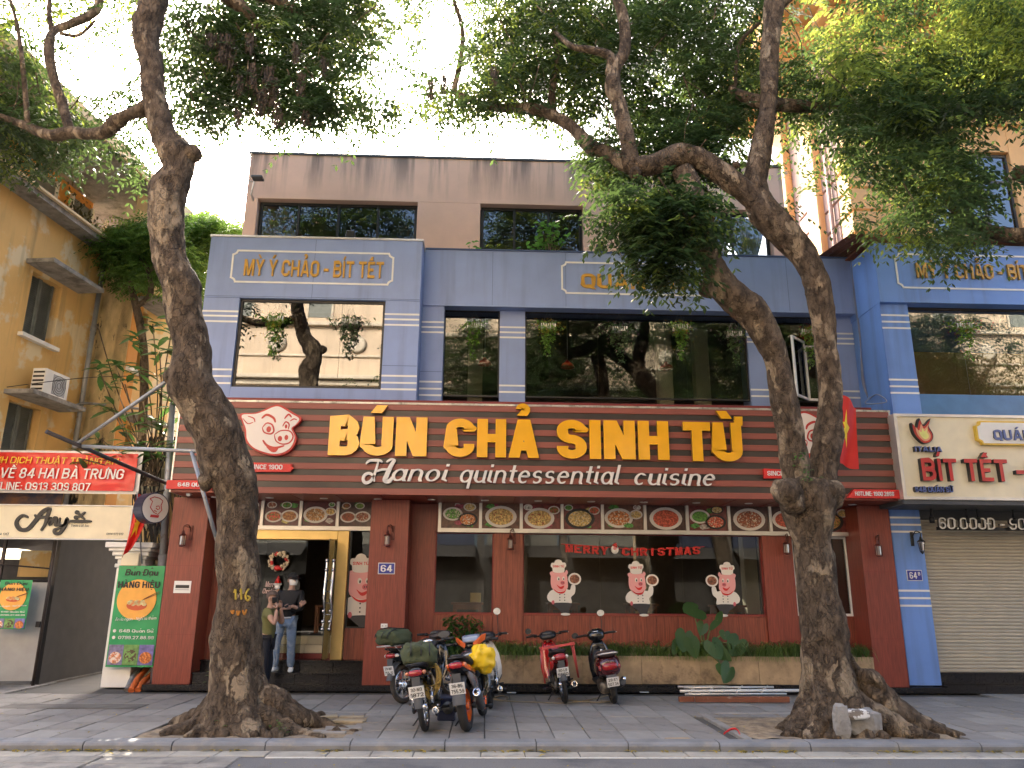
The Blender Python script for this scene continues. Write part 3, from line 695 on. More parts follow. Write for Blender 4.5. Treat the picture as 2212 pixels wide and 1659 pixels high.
# lintel zone behind the menu photos, soffit
bp('lintel', xlr, xa0, YW-.02, YW+.2, zd1+.005, zsof-.01, m_wood); bp('lintel', xg[0], xg3b, YW, YW+.2, zwt+.003, zsof-.01, m_wood)
xsl = at(366, 1061, YS).x; xsr = at(1945, 1083, YS).x
zst = Zt(1106, 878, YS)
SF = bp('soffit', xsl+.02, xsr-.02, YS+.05, 15.2, zsof, zsof+.05, m_wood)
for i in range(13):
    xx = xsl+.6+i*(xsr-xsl-1.2)/12
    l = MB(); l.lathe([(.07, -.012), (.075, 0), (.0, .004)], (xx, 14.35, zsof-.004), 'Z', 16); l.build('downlight', m_white, SF)
for i in range(16): MB().box(xlr+i*.8, xlr+i*.8+.02, YS+.1, 15.0, zsof-.008, zsof-.001).build('soffit_strip', m_dred, SF)
# first floor -------------------------------------------------
zb1 = Zt(680, 516, YU); zfl = Zt(680, 646, YU); zwl = Zt(680, 838, YU); zub = zst-.25
bx0 = at(441, 640, YU).x; bx1 = at(907, 660, YU).x; wx0 = at(512, 700, YU).x; wx1 = at(830, 700, YU).x
bp('blue_fascia', bx0, bx1, YU, YU+.8, zfl, zb1, m_blue)
bp('blue_pier', bx0, wx0, YU+.004, YU+.6, zub, zfl-.004, m_blue); bp('blue_pier', wx1, bx1, YU+.004, YU+.6, zub, zfl-.004, m_blue)
bp('blue_panel', wx0, wx1, YU+.006, YU+.6, zub, zwl, m_blue)
window(wx0, wx1, zwl, zfl, YU+.07, 1, m_glassm, m_black, t=.05, joints=[at(735, 700, YU).x])
# centre
cz1 = Zt(1106, 543, YC); czf = Zt(1106, 661, YC); cx1 = at(1843, 600, YC).x
bp('blue_fascia', bx1+.003, cx1, YC, YC+.7, czf, cz1, m_blue)
zc0 = Zt(1106, 858, YUW); zc1 = Zt(1106, 676, YUW)
xw = [at(x, y, YUW).x for x, y in ((957, 760), (1079, 760), (1134, 760), (1614, 770), (1664, 770), (1806, 770))]
def pier(x0, x1, y):
    bp('blue_pier', x0, x1, y, y+.5, zub, czf-.003, m_blue)
pier(bx1+.003, at(957, 760, YC+.02).x, YC+.02); pier(xw[1]-.0, xw[2]+.0, YUW-.06); pier(xw[3], xw[4], YUW-.06); pier(xw[5]-.02, cx1, YUW-.06)
window(xw[0]-.05, xw[1], zc0, czf+.02, YUW, 1, m_glassup, m_black, t=.03)
window(xw[2], xw[3], zc0, czf+.02, YUW, 1, m_glassup, m_black, [at(1292, 760, YUW).x, at(1482, 760, YUW).x], t=.03)
W3 = window(xw[4], xw[5], zc0, czf+.02, YUW, 1, m_glassup, m_black, [at(1735, 760, YUW).x], t=.03)
# open casement hung in the right hand window
cf = MB(); q = [Vector((at(1737, 760, YUW).x, YUW-.02, 0)), Vector((at(1737, 760, YUW).x-.42, YUW-.42, 0))]; za, zb = Zt(1735, 864, YUW-.1), Zt(1735, 735, YUW-.1)
dd = (q[1]-q[0]); dn = dd.normalized(); nn = Vector((-dn.y, dn.x, 0))*.02
def bar3(mb, a, b, c, d, th):  # rectangle frame between two posts
    pass
for (s0, s1, z0, z1) in ((0, .05, za, zb), (dd.length-.05, dd.length, za, zb), (.05, dd.length-.05, za, za+.05), (.05, dd.length-.05, zb-.05, zb)):
    a = q[0]+dn*s0; b = q[0]+dn*s1
    cf.hexa([a-nn+Vector((0, 0, z0)), b-nn+Vector((0, 0, z0)), b+nn+Vector((0, 0, z0)), a+nn+Vector((0, 0, z0)), a-nn+Vector((0, 0, z1)), b-nn+Vector((0, 0, z1)), b+nn+Vector((0, 0, z1)), a+nn+Vector((0, 0, z1))])
xc2 = at(1768, 760, YUW).x
for a in ((q[0].x-.025, q[0].x+.025, za, zb-.1), (xc2-.05, xc2, za, zb-.1), (q[0].x+.025, xc2-.05, za, za+.05), (q[0].x+.025, xc2-.05, zb-.15, zb-.1)): cf.box(a[0], a[1], YUW-.05, YUW-.005, a[2], a[3])
cs = cf.build('casement', m_white, W3)
MB().hexa([q[0]+dn*.05-nn*.2+Vector((0, 0, za+.05)), q[0]+dn*(dd.length-.05)-nn*.2+Vector((0, 0, za+.05)), q[0]+dn*(dd.length-.05)+nn*.2+Vector((0, 0, za+.05)), q[0]+dn*.05+nn*.2+Vector((0, 0, za+.05)),
           q[0]+dn*.05-nn*.2+Vector((0, 0, zb-.05)), q[0]+dn*(dd.length-.05)-nn*.2+Vector((0, 0, zb-.05)), q[0]+dn*(dd.length-.05)+nn*.2+Vector((0, 0, zb-.05)), q[0]+dn*.05+nn*.2+Vector((0, 0, zb-.05))]).build('casement_pane', m_glassup, W3)
# painted white lines on the blue piers
def lines(x0, x1, y, zs, par=B):
    for z in zs: MB().box(x0, x1, y-.004, y+.01, z-.018, z+.018).build('white_line', m_white, par)
zt = [Zt(480, p, YU) for p in (672, 682, 694)]; zbm = [Zt(460, p, YU) for p in (797.5, 812, 827)]
lines(bx0, wx0, YU+.004, zt+zbm); 
zt = [Zt(870, p, YU) for p in (679, 690, 702)]; zbm = [Zt(865, p, YU) for p in (812, 827, 841)]
lines(wx1, bx1, YU+.004, zt+zbm)
zt2 = [Zt(935, p, YC) for p in (695, 706, 717)]; zb2 = [Zt(930, p, YC) for p in (824, 839, 853)]
lines(bx1+.003, at(957, 760, YC+.02).x, YC+.02, zt2+zb2)
zt3 = [Zt(1106, p, YUW-.06) for p in (707, 718, 729)]; zb3 = [Zt(1104, p, YUW-.06) for p in (833, 847)]
for (a, b) in ((xw[1], xw[2]), (xw[3], xw[4]), (xw[5]-.02, cx1)): lines(a, b, YUW-.06, zt3+zb3)
# gold sign lettering straight on the blue fascia, in cream outline frames
def notch_frame(x0, x1, z0, z1, Y, par, c=.09, r=.018):
    pts = [(x0+c, z0), (x1-c, z0), (x1-c*.75, z0+c*.55), (x1-c*.4, z0+c*.8), (x1, z0+c), (x1, z1-c), (x1-c*.4, z1-c*.8), (x1-c*.75, z1-c*.55), (x1-c, z1), (x0+c, z1), (x0+c*.75, z1-c*.55), (x0+c*.4, z1-c*.8), (x0, z1-c), (x0, z0+c), (x0+c*.4, z0+c*.8), (x0+c*.75, z0+c*.55)]
    mb = MB(); outline(mb, pts, r, Y, .012); return mb.build('outline_frame', m_white, par)
m_mustard = M('mustard_gold_letters', (.55, .30, .035), .45)
S1 = thing('wall_sign', 'mustard lettering in a cream outline on the left blue fascia above the mirrored window', 'sign', (at(676, 585, YU).x, YU-.01, Zt(676, 617, YU)))
notch_frame(at(501, 580, YU).x, at(848, 590, YU).x, Zt(676, 612, YU), Zt(676, 545, YU), YU-.001, S1)
split_text(S1, 'MỲ Ý CHẢO - BÍT TẾT', at(528, 580, YU).x, at(829, 590, YU).x, Zt(676, 599, YU), Zt(676, 564, YU), YU-.002, .03, [m_mustard, m_mustard], wt=.17, ct=.16)
S2 = thing('wall_sign', 'mustard QUÁN lettering in a cream outline, half hidden by leaves, mid blue fascia', 'sign', (at(1365, 600, YC).x, YC-.01, Zt(1365, 637, YC)))
notch_frame(at(1214, 600, YC).x, at(1520, 600, YC).x, Zt(1365, 636, YC), Zt(1365, 570, YC), YC-.001, S2)
split_text(S2, 'QUÁN ĂN', at(1255, 600, YC).x, at(1478, 600, YC).x, Zt(1365, 625, YC), Zt(1365, 594, YC), YC-.002, .03, [m_mustard, m_mustard], wt=.19, ct=.2)
# panel joints of the blue cladding
m_seam = M('dark_seam', (.06, .09, .18), .8)
seams = []
for (x0, x1, y, z) in ((bx0, bx1, YU, zfl+.03), (wx1, bx1, YU+.004, Zt(865, 790, YU)), (bx1+.003, at(957, 760, YC).x, YC+.02, Zt(930, 802, YC))): seams.append((x0+.01, x1-.01, y-.0012, y+.01, z-.004, z+.004))
for px in (680,): seams.append((at(px, 560, YU).x-.003, at(px, 560, YU).x+.003, YU-.0012, YU+.01, zfl+.03, zb1-.02))
for px in (1064, 1222, 1380, 1700): seams.append((at(px, 600, YC).x-.003, at(px, 600, YC).x+.003, YC-.0012, YC+.01, czf+.01, cz1-.02))
for q_ in seams: MB().box(*q_).build('cladding_joint', m_seam, B)
# parapet caps
bp('parapet_cap', bx0-.02, bx1+.02, YU-.02, YU+.85, zb1, zb1+.04, m_alu, b=.003); bp('parapet_cap', bx1+.02, cx1, YC-.02, YC+.75, cz1, cz1+.035, m_seam, b=.003)
bp('drip_edge', bx1+.02, cx1, YC-.02, YC+.02, czf-.03, czf-.002, m_blue)
# top of the signboard box: red flashing and tin ledge
bp('red_flashing', xsl+.2, xsr-.1, YU-.2, YU-.0, zst-.02, zst+.2, m_dred)
# ------------------------------------------------------------------ top floor
z3 = Zt(900, 342, Y3); z3b = cz1-.3
px0 = at(541, 340, Y3).x; px1 = at(1700, 500, Y3).x
wz0 = Zt(1106, 560, Y3); wz1 = Zt(1106, 441, Y3)
ops = [(at(553, 470, Y3).x, at(901, 470, Y3).x), (at(1037, 480, Y3).x, at(1260, 480, Y3).x), (at(1337, 480, Y3).x, at(1668, 500, Y3).x)]
xs = [px0]+[v for o in ops for v in o]+[px1]
bp('peach_wall', px0, px1, Y3, Y3+.3, wz1, z3, m_peach)
for i in range(0, len(xs), 2): bp('peach_wall', xs[i], xs[i+1], Y3, Y3+.3, z3b, wz1-.003, m_peach)
bp('side_wall', px0, px0+.25, Y3+.31, Y3+8, z3b, z3, m_peach); bp('roof_slab', px0-.03, px1, Y3-.03, Y3+8, z3, z3+.06, m_grey)
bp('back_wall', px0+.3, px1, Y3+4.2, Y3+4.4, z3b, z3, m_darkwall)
for i, (a, b) in enumerate(ops):
    n = (4, 3, 4)[i]; w = window(a+.02, b-.02, z3b, wz1-.02, Y3+.16, 1, m_glassup, m_black, [a+(b-a)*k/n for k in range(1, n)], t=.06)
    for k in range(1, n): MB().box(a+(b-a)*k/n-.025, a+(b-a)*k/n+.025, Y3+.14, Y3+.2, z3b, wz1-.06).build('mullion', m_black, w)
# drapes gathered behind the right hand top window
cu = MB(); a = at(1560, 520, Y3+.4).x; b = at(1655, 520, Y3+.4).x
vs = []; fs = []; nx, nz = 40, 10
zt_, zb_ = wz1, Zt(1600, 552, Y3)
for j in range(nz+1):
    for i in range(nx+1):
        u = i/nx; v = j/nz; cx = .62; xx = a+(b-a)*(cx+(u-cx)*(1-.75*v**1.6))
        vs.append((xx, Y3+.42+.03*math.sin(u*60), zt_+(zb_-zt_)*v))
for j in range(nz):
    for i in range(nx): q0 = j*(nx+1)+i; fs.append((q0, q0+1, q0+nx+2, q0+nx+1))
cu.add(vs, fs, True); m_curt = M('sheer_curtain', (.45, .45, .42), .9); 
tag(cu.build('curtain', m_curt), 'pale sheer curtain gathered to a point behind the top floor window beside the tree', 'curtain')
# rooms behind the glass
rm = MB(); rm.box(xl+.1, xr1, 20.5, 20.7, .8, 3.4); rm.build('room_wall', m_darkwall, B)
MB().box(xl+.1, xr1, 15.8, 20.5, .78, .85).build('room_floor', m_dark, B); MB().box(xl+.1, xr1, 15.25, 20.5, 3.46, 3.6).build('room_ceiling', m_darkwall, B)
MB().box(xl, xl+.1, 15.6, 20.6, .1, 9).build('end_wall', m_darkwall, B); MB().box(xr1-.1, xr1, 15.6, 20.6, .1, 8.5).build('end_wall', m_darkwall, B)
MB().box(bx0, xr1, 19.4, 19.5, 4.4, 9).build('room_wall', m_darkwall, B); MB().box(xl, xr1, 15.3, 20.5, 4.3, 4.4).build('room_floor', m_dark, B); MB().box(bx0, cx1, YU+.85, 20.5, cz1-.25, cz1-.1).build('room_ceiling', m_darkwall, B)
for px in (1010, 1420, 1500): x = at(px, 850, 18).x; bp('room_column', x, x+.35, 17.8, 18.1, 4.4, 8, m_cream)
for px in (1090, 1370, 1600): x = at(px, 1200, 18).x; bp('room_column', x, x+.3, 17.8, 18.1, .85, 3.46, m_cream)
# ------------------------------------------------------------------ big signboard
SG = thing('shop_signboard', 'wide red and black striped restaurant signboard with large yellow letters and white script line', 'sign', ((xsl+xsr)/2, YS, zsof))
ns = 15; hh = (zst-zsof)/ns
for i in range(ns):
    r = i % 2 == 0; z0 = zsof+i*hh-(.0 if r else .006); z1 = z0+hh+(.0 if r else .012)
    panel('slat', xsl+.03, xsr-.03, YS-(.02 if r else 0), YS+.05, z0, z1, m_slat_r if r else m_slat_b, SG, b=.004)
bk = MB(); bk.box(xsl, xsl+.028, YS-.02, YU, zsof, zst+.02); bk.box(xsr-.028, xsr, YS-.02, YU, zsof, zst+.02); bk.build('side_panel', m_alu, SG)
m_tin = M('dirty_tin', (.5, .48, .42), .35, metal=.5, var=.3, bump=.8, bscale=12, col2=(.2, .2, .17), mix2=.56, scale2=8)
tn = MB(); tn.hexa([(xsl, YS-.03, zst), (xsr, YS-.03, zst), (xsr, YU-.2, zst+.02), (xsl, YU-.2, zst+.02), (xsl, YS-.03, zst+.035), (xsr, YS-.03, zst+.035), (xsr, YU-.2, zst+.13), (xsl, YU-.2, zst+.13)]); tn.build('tin_ledge', m_tin, SG)
YL = YS-.03
for wd_, xa, xb, yt, ybs in (('BÚN', 708, 921, 901, 985), ('CHẢ', 962, 1164, 906, 988.5), ('SINH', 1203, 1446, 909, 992.5), ('TỪ', 1478, 1605, 913, 997)):
    xm = (xa+xb)/2
    split_text(SG, wd_, at(xa, ybs, YL-.06).x, at(xb, ybs, YL-.06).x, Zt(xm, ybs, YL-.06), Zt(xm, yt, YL-.06), YL-.02, .07, [m_yel, m_yelside], wt=.36, ct=.22, gap=.09, sp=.5)
m_scr = M('white_acrylic', (.72, .68, .62), .35, var=.03); m_scrs = M('white_letter_sides', (.25, .22, .2), .5)
for wd_, xa, xb, yt, ybs in (('anoi', 842, 962, 1001, 1040), ('quintessential', 990, 1334, 1004, 1045), ('cuisine', 1367, 1541, 1011, 1049)):
    xm = (xa+xb)/2
    split_text(SG, wd_, at(xa, ybs, YL-.04).x, at(xb, ybs, YL-.04).x, Zt(xm, ybs, YL-.04), Zt(xm, yt, YL-.04), YL-.02, .04, [m_scr, m_scrs], wt=.15, ct=.085, sh=.26, gap=.13)
hM = MB(); YH = YL-.02
def Hs(pts, w): line2(hM, [(at(785+x, 993+y, YH).x, Zt(785+x, 993+y, YH)) for x, y in pts], w, YH, .04+.0007*len(hM.v) % .003)
Hs([(33, 3), (29, 18), (22, 38), (14, 48), (4, 50), (0, 42), (4, 33), (14, 30), (22, 36), (24, 48)], .055)
Hs([(6, 10), (14, 3), (34, 2), (42, 6)], .045); Hs([(69, 0), (60, 14), (51, 34), (47, 45), (56, 47), (64, 38)], .085); Hs([(26, 27), (40, 22), (58, 22)], .04); Hs([(50, 6), (60, 0), (69, 1)], .04)
hM.build('letter', [m_scr, m_scrs], SG)
# pig head logo
m_pigw = M('logo_cream', (.78, .7, .62), .4, var=.02); m_pigr = M('logo_red', (.5, .03, .02), .4, var=.02)
def pig_head(cx, cy, s, Y, parent, dep=.09, mir=1, mw=m_pigw, mr=m_pigr):
    o = at(cx, cy, Y); k = scl(cx, cy, Y)*s
    def q(pts): return [(o.x+mir*k*(x-1745)*.3349, o.z-k*(y-1140)*.3349) for x, y in pts]
    out = [(1552, 1030), (1640, 1022), (1700, 1000), (1755, 972), (1800, 968), (1860, 1000), (1890, 1018), (1942, 1050), (1925, 1090), (1895, 1122), (1922, 1180), (1905, 1245), (1860, 1285), (1790, 1300), (1700, 1280), (1640, 1250), (1600, 1200), (1586, 1130), (1562, 1075)]
    c = np.array((1745, 1140.)); inn = [tuple(c+(np.array(p)-c)*(.93, .93)) for p in out]
    a = MB(); blob(a, q(out), Y, dep); lg = a.build('pig_logo', mr, parent)
    a = MB(); blob(a, q(inn), Y-dep, .006); a.build('pig_face', mw, lg)
    a = MB(); y1 = Y-dep-.006
    for pts, w in (([(1690, 1060), (1720, 1035), (1765, 1055), (1780, 1085)], 12), ([(1835, 1060), (1860, 1030), (1880, 1050)], 9), ([(1700, 1120), (1725, 1090), (1760, 1100), (1775, 1140), (1755, 1160), (1715, 1150), (1700, 1120)], 8),
                   ([(1828, 1110), (1845, 1080), (1868, 1095), (1865, 1130)], 7), ([(1780, 1165), (1820, 1138), (1875, 1140), (1900, 1175), (1880, 1215), (1835, 1225), (1795, 1205), (1780, 1165)], 7),
                   ([(1710, 1200), (1740, 1235), (1790, 1250), (1850, 1235)], 12), ([(1600, 1045), (1640, 1060), (1650, 1085)], 6), ([(1570, 1060), (1605, 1095), (1640, 1085)], 5), ([(1872, 1075), (1895, 1060), (1915, 1065)], 6)):
        line2(a, q(pts), w*.3349*k*1.3, y1, .004+.0005*(w % 3))
    for (x, y, rx, ry) in ((1742, 1130, 15, 20), (1850, 1110, 8, 14), (1818, 1190, 14, 18), (1858, 1182, 12, 17)):
        p = q([(x, y)])[0]; disc(a, p[0], p[1], rx*.3349*k, ry*.3349*k, y1, .005, 14)
    blob(a, q([(1735, 1240), (1790, 1255), (1815, 1245), (1800, 1275), (1770, 1275)]), y1, .005, 3)
    a.build('pig_features', mr, lg)
pig_head(584.5, 933, 1, YL, SG); pig_head(1750, 948, 1, YL, SG, mir=-1)
for (c, sgn, txt) in ((588, 1, 'SINCE 1900'), (1700, -1, 'SINCE 1900')):
    y = 1010 if c < 1000 else 1024; mb = MB(); x0, x1 = at(c-52, y, YL).x, at(c+48, y, YL).x; z0, z1 = Zt(c, y+11, YL), Zt(c, y-10, YL)
    mb.prism([Vector((p[0], YL-.06, p[1])) for p in ((x0, z0), (x1-.06, z0+.01), (x1-.03, z0+.05), (x1, z0+.08), (x1-.05, z1-.06), (x1-.02, z1-.03), (x0, z1))], (0, .06, 0)); bn = mb.build('since_banner', m_red, SG)
    t = MB(); text(t, txt, at(c-45, y, YL).x, at(c+24, y, YL).x, Zt(c, y+5, YL), Zt(c, y-5, YL), YL-.06, .008, wt=.17); t.build('since_lettering', m_white, bn, kind='stuff')
def red_bar(pa, pb, y0, y1, txt, ta, tb, cutl, cat_l):
    Y = YS-.05; x0, x1 = at(pa, y0, Y).x, at(pb, y1, Y).x; m_ = (pa+pb)/2; z1, z0 = Zt(m_, y0, Y), Zt(m_, y1, Y)
    mb = MB(); c = .14 if cutl else 0
    mb.prism([Vector((p[0], Y-.05, p[1])) for p in ((x0, z0), (x1, z0), (x1, z1), (x0+c, z1))], (0, .1, 0)); mb.box(x0, x1, Y+.05, 14.4, z0, z0+.02)
    o = mb.build('address_bar', m_red); tag(o, cat_l, 'sign')
    t = MB(); text(t, txt, at(ta, y0, Y-.05).x, at(tb, y1, Y-.05).x, z0+(z1-z0)*.26, z1-(z1-z0)*.26, Y-.05, .008, wt=.2, ct=.17); t.build('lettering', m_white, o, kind='stuff')
red_bar(363, 476, 1038.5, 1057, '64B QUÁN SỨ', 385, 470, False, 'red address bar reading 64B at the lower left corner of the striped signboard')
red_bar(1826, 1949, 1058, 1077, 'HOTLINE: 1900 2866', 1846, 1932, True, 'red bar with white hotline number at the lower right corner of the striped signboard')
# ------------------------------------------------------------------ menu photo strips
def foodphoto(parent, x0, x1, z0, z1, Y, seed):
    rr = random.Random(seed); w = x1-x0; h = z1-z0
    bgc = M('photo_ground_%d' % seed, rr.choice([(.16, .03, .025), (.10, .02, .02), (.06, .025, .02), (.12, .05, .03)]), .3, var=.5, scale=14)
    base = MB().box(x0, x1, Y-.01, Y, z0, z1).build('menu_photo', bgc, parent)
    for j in range(rr.choice([2, 3, 4])):
        cx, cz = x0+w*rr.uniform(.16, .84), z0+h*rr.choice([rr.uniform(.12, .25), rr.uniform(.75, .88)]); q_ = []
        for k in range(9): a_ = 2*PI*k/9; q_.append((min(x1-.005, max(x0+.005, cx+w*.13*math.cos(a_)*rr.uniform(.6, 1.2))), min(z1-.005, max(z0+.005, cz+h*.11*math.sin(a_)*rr.uniform(.6, 1.2)))))
        a = MB(); a.prism([Vector((q[0], Y-.0112-.0003*j, q[1])) for q in q_], (0, .001+.0003*j, 0)); a.build('side_dish', M('side_dish_%d_%d' % (seed, j), rr.choice([(.06, .22, .03), (.3, .05, .08), (.5, .42, .12), (.45, .4, .36), (.1, .3, .06)]), .5, var=.7, scale=22), base)
    spots = rr.choice([[(.44, .42, .40, 1), (.83, .74, .16, 2), (.14, .84, .12, 3)], [(.52, .5, .44, 1), (.1, .85, .1, 3)], [(.27, .38, .25, 1), (.72, .4, .25, 2), (.62, .84, .15, 3), (.2, .84, .14, 2)], [(.38, .46, .36, 2), (.82, .6, .17, 1), (.85, .88, .1, 3)], [(.5, .46, .42, 2)], [(.3, .55, .26, 3), (.7, .34, .27, 1), (.75, .82, .17, 1)]])
    for j, (u, v, r, kd) in enumerate(spots):
        r = min(r, u-.02 if u < .5 else .98-u) if r > .2 else r
        r = max(.1, min(r, .48)); cx, cz = x0+u*w, z0+v*h; rx = r*w; rz = min(r*w*.68, (v-.02)*h if v < .5 else (.98-v)*h, h*.45); rx = min(rx, cx-x0-.01, x1-cx-.01)
        a = MB(); disc(a, cx, cz, rx, rz, Y-.01, .002, 24); a.build('plate', m_scr if kd != 1 or rr.random() < .6 else m_black, base)
        a = MB(); disc(a, cx, cz, rx*.78, rz*.76, Y-.012, .002, 22); fc = rr.choice([(.5, .16, .04), (.42, .2, .06), (.3, .08, .03), (.6, .42, .14), (.55, .1, .05)]) if kd < 3 else rr.choice([(.1, .3, .04), (.7, .66, .55), (.2, .3, .05)])
        a.build('food', M('food_%d_%d' % (seed, j), fc, .4, var=.7, scale=26, col2=rr.choice([(.12, .26, .04), (.75, .68, .5), (.3, .05, .02)]), mix2=.56, scale2=30, sharp=1), base)
def strip(xs, pt, pbm, label, seed):
    Y = YW-.08; m_ = (xs[0]+xs[-1])/2; z1, z0 = Zt(m_, pt, Y), Zt(m_, pbm, Y); X_ = [at(x, (pt+pbm)/2, Y).x for x in xs]
    T = thing('menu_photo_strip', label, 'menu board', ((X_[0]+X_[-1])/2, Y, z0)); f = MB(); t = .028
    f.box(X_[0]-t, X_[-1]+t, Y-.05, Y+.06, z0, z0+.075); f.box(X_[0]-t, X_[-1]+t, Y-.04, Y+.06, z1-.04, z1)
    for x in X_: f.box(x-t, x+t, Y-.038, Y+.06, z0+.075, z1-.04)
    f.build('frame', m_alu, T)
    for i in range(len(X_)-1): foodphoto(T, X_[i]+t+.002, X_[i+1]-t-.002, z0+.077, z1-.042, Y+.02, seed+i)
strip([486, 567, 650, 730, 806], 1078, 1145, 'aluminium framed row of dish photos above the glass entrance door', 20)
strip([950, 1038, 1126, 1214, 1301, 1393, 1484, 1574, 1663, 1752, 1838], 1085, 1154, 'long aluminium framed row of dish photos above the shop windows right of number 64', 40)
# ------------------------------------------------------------------ number 64B, the blue building on the right
YB = 13.9
zt6 = Zt(2050, 528, YB); zf6 = Zt(2050, 655, YB); bxl = at(1895, 600, YB).x; bxr = 16.0
B2 = thing('shop_building', 'brighter blue corner shop building 64B with roller shutter, right of the restaurant', 'building', (bxl+2, YB+1, 0))
def b2(name, x0, x1, y0, y1, z0, z1, m, b=.004, **kw): return panel(name, x0, x1, y0, y1, z0, z1, m, B2, b, **kw)
b2('blue_fascia', bxl, bxr, YB, 17, zf6, zt6, m_blue2)
zs6 = Zt(2050, 1083, YB)
pxa, pxb = at(1907, 800, YB+.12).x, at(1978, 800, YB+.12).x
b2('blue_pier', bxl+.03, pxb, YB+.1, 17, zs6, zf6-.003, m_blue2)
zw6 = Zt(2050, 893, YB+.15)
w6 = window(pxb, bxr, zw6-.05, zf6-.003, YB+.25, 1, m_glassup, m_black, [at(2085, 760, YB+.25).x, at(2190, 760, YB+.25).x], t=.04, parent=B2)
MB().box(pxb+.04, bxr, YB+.2, YB+.24, zw6-.02, Zt(2050, 852, YB+.2)).build('teal_band', M('teal_band_panel', (.06, .19, .40), .3), w6)
b2('roof_edge', bxl-.1, bxr, YB-.15, YB+3, zt6+.05, zt6+.08, m_rust)
rf = MB(); x = bxl-.5
rv = []; 
for i in range(150):
    xx = bxl-.5+i*.045; rv.append((xx, .022*math.sin(i*PI/2)))
vs = [(p[0], YB-.12, zt6+.12+p[1]) for p in rv]+[(p[0], YB+3, zt6+.55+p[1]) for p in rv]; n = len(rv)
rf.add(vs+[(v[0], v[1], v[2]-.012) for v in vs], [(i, i+1, n+i+1, n+i) for i in range(n-1)]+[(2*n+i, 3*n+i, 3*n+i+1, 2*n+i+1) for i in range(n-1)]); rf.build('corrugated_roof', m_rust, B2)
# ground floor of 64B
gl0, gl1 = at(1967, 1473, 14.5).x, at(2034, 1474, 14.5).x
b2('blue_pier', gl0-.02, gl1, 14.5, 17, .12, zs6-.02, m_blue2)
b2('step_slab', gl0, gl1+.02, 14.35, 14.9, 0, .1, m_granite)
for i in range(8): b2('step_slab', gl1+.02+i*.7, gl1+.02+(i+1)*.7-.006, 14.35, 14.9, 0, .13, m_granite)
for i in range(8): b2('step_slab', gl1+.02+i*.7, gl1+.02+(i+1)*.7-.006, 14.62, 15.1, .13, .33, m_granite)
lines(gl0-.02, gl1, 14.5, [Zt(1960, 1103.4+v*.3349, 14.5) for v in (44, 90, 135, 515, 563, 612)], B2)
lines(bxl+.03, pxb, YB+.1, [Zt(1940, 551.3+v*.3349, YB+.1) for v in (388, 430, 470, 803, 846, 888)], B2)
# roller shutter: slats as parts
shz0, shz1 = .33, zs6-.25; ns_ = 44; hs = (shz1-shz0)/ns_
SH = thing('roller_shutter', 'closed beige roller shutter of narrow slats right of the blue pier marked 64B', 'shutter', (gl1+2.5, 14.72, shz0))
for i in range(ns_):
    z = shz0+i*hs; mb = MB()
    mb.prism([Vector((gl1+.03, 14.75, z)), Vector((gl1+.03, 14.722, z+.004)), Vector((gl1+.03, 14.717, z+hs*.5)), Vector((gl1+.03, 14.722, z+hs-.006)), Vector((gl1+.03, 14.75, z+hs-.003))], (6, 0, 0))
    mb.build('shutter_slat', m_shutter, SH)
MB().box(gl1+.03, gl1+6, 14.6, 15.0, shz1, zs6+.3).build('shutter_box', m_grey, SH)
sg = MB().box(gl1+.0, gl1+.05, 14.66, 14.74, shz0, shz1); sg.build('guide_rail', m_alu, SH)
spl = []
for px in (2018, 2094, 2118, 2195):
    x = at(px, 1120, 14.2).x; spl.append(MB().tube([(x, 14.25, zs6-.02), (x, 14.28, zs6-.3)], .02, 8).lathe([(.045, 0), (.05, .1), (.02, .12)], (x, 14.28, zs6-.36), 'Z', 12).build('spot_lamp', m_black))
for o, w_ in zip(spl, ('leftmost', 'second from left', 'third from left', 'rightmost')): tag(o, 'black spot lamp under the 64B signboard, %s of four' % w_, 'lamp', 'spot lamps under the 64B signboard')
tx = at(2024, 1132, 14.3)
PR = thing('price_sign', 'white cut-out price figures starting 60.000Đ hung under the 64B signboard', 'sign', (tx.x+1, 14.3, Zt(2024, 1145, 14.3)))
split_text(PR, '60.000Đ - 90.000Đ', tx.x, tx.x+2.42, Zt(2110, 1144, 14.3), Zt(2110, 1119, 14.3), 14.3, .05, [m_white, m_black], name='figure', wt=.17, ct=.13, sh=.08)
tb = MB(); tb.box(tx.x, tx.x+2.5, 14.31, 14.34, Zt(2110, 1146, 14.3), Zt(2110, 1139, 14.3)); tb.build('backing_rail', m_black, PR)
# signboard of 64B
sx0 = at(1936, 985, YB-.3).x; sx1 = sx0+5.2; Yb = YB-.35
sz0, sz1 = Zt(2060, 1080, Yb), Zt(2060, 896, Yb)
SB = thing('shop_signboard', 'cream signboard with red raised letters and flame emblem on the 64B shop', 'sign', (sx0+2.5, Yb, sz0))
MB().box(sx0+.05, sx1, Yb, YB+.1, sz0+.05, sz1-.05).build('board', m_cream, SB)
f = MB(); 
for (a, b_, c, d_) in ((sx0, sx0+.06, sz0, sz1), (sx0+.06, sx1, sz0, sz0+.05), (sx0+.06, sx1, sz1-.05, sz1)): f.box(a, b_, Yb-.03, YB+.1, c, d_)
f.build('frame', m_alu, SB)
MB().box(sx0, sx1, Yb, 14.6, sz0-.08, sz0-.004).build('underside', m_grey, SB)
m_blk = M('black_letter_sides', (.02, .018, .018), .5); m_redl = M('red_letter_face', (.5, .035, .03), .35); m_bluel = M('blue_letter_face', (.1, .14, .33), .4)
def z6(px, zy): return Zt(px, 551.3+zy*.3349, Yb-.1)
def x6(zx, y=1000): return at(1471.3+zx*.3349, y, Yb-.1).x
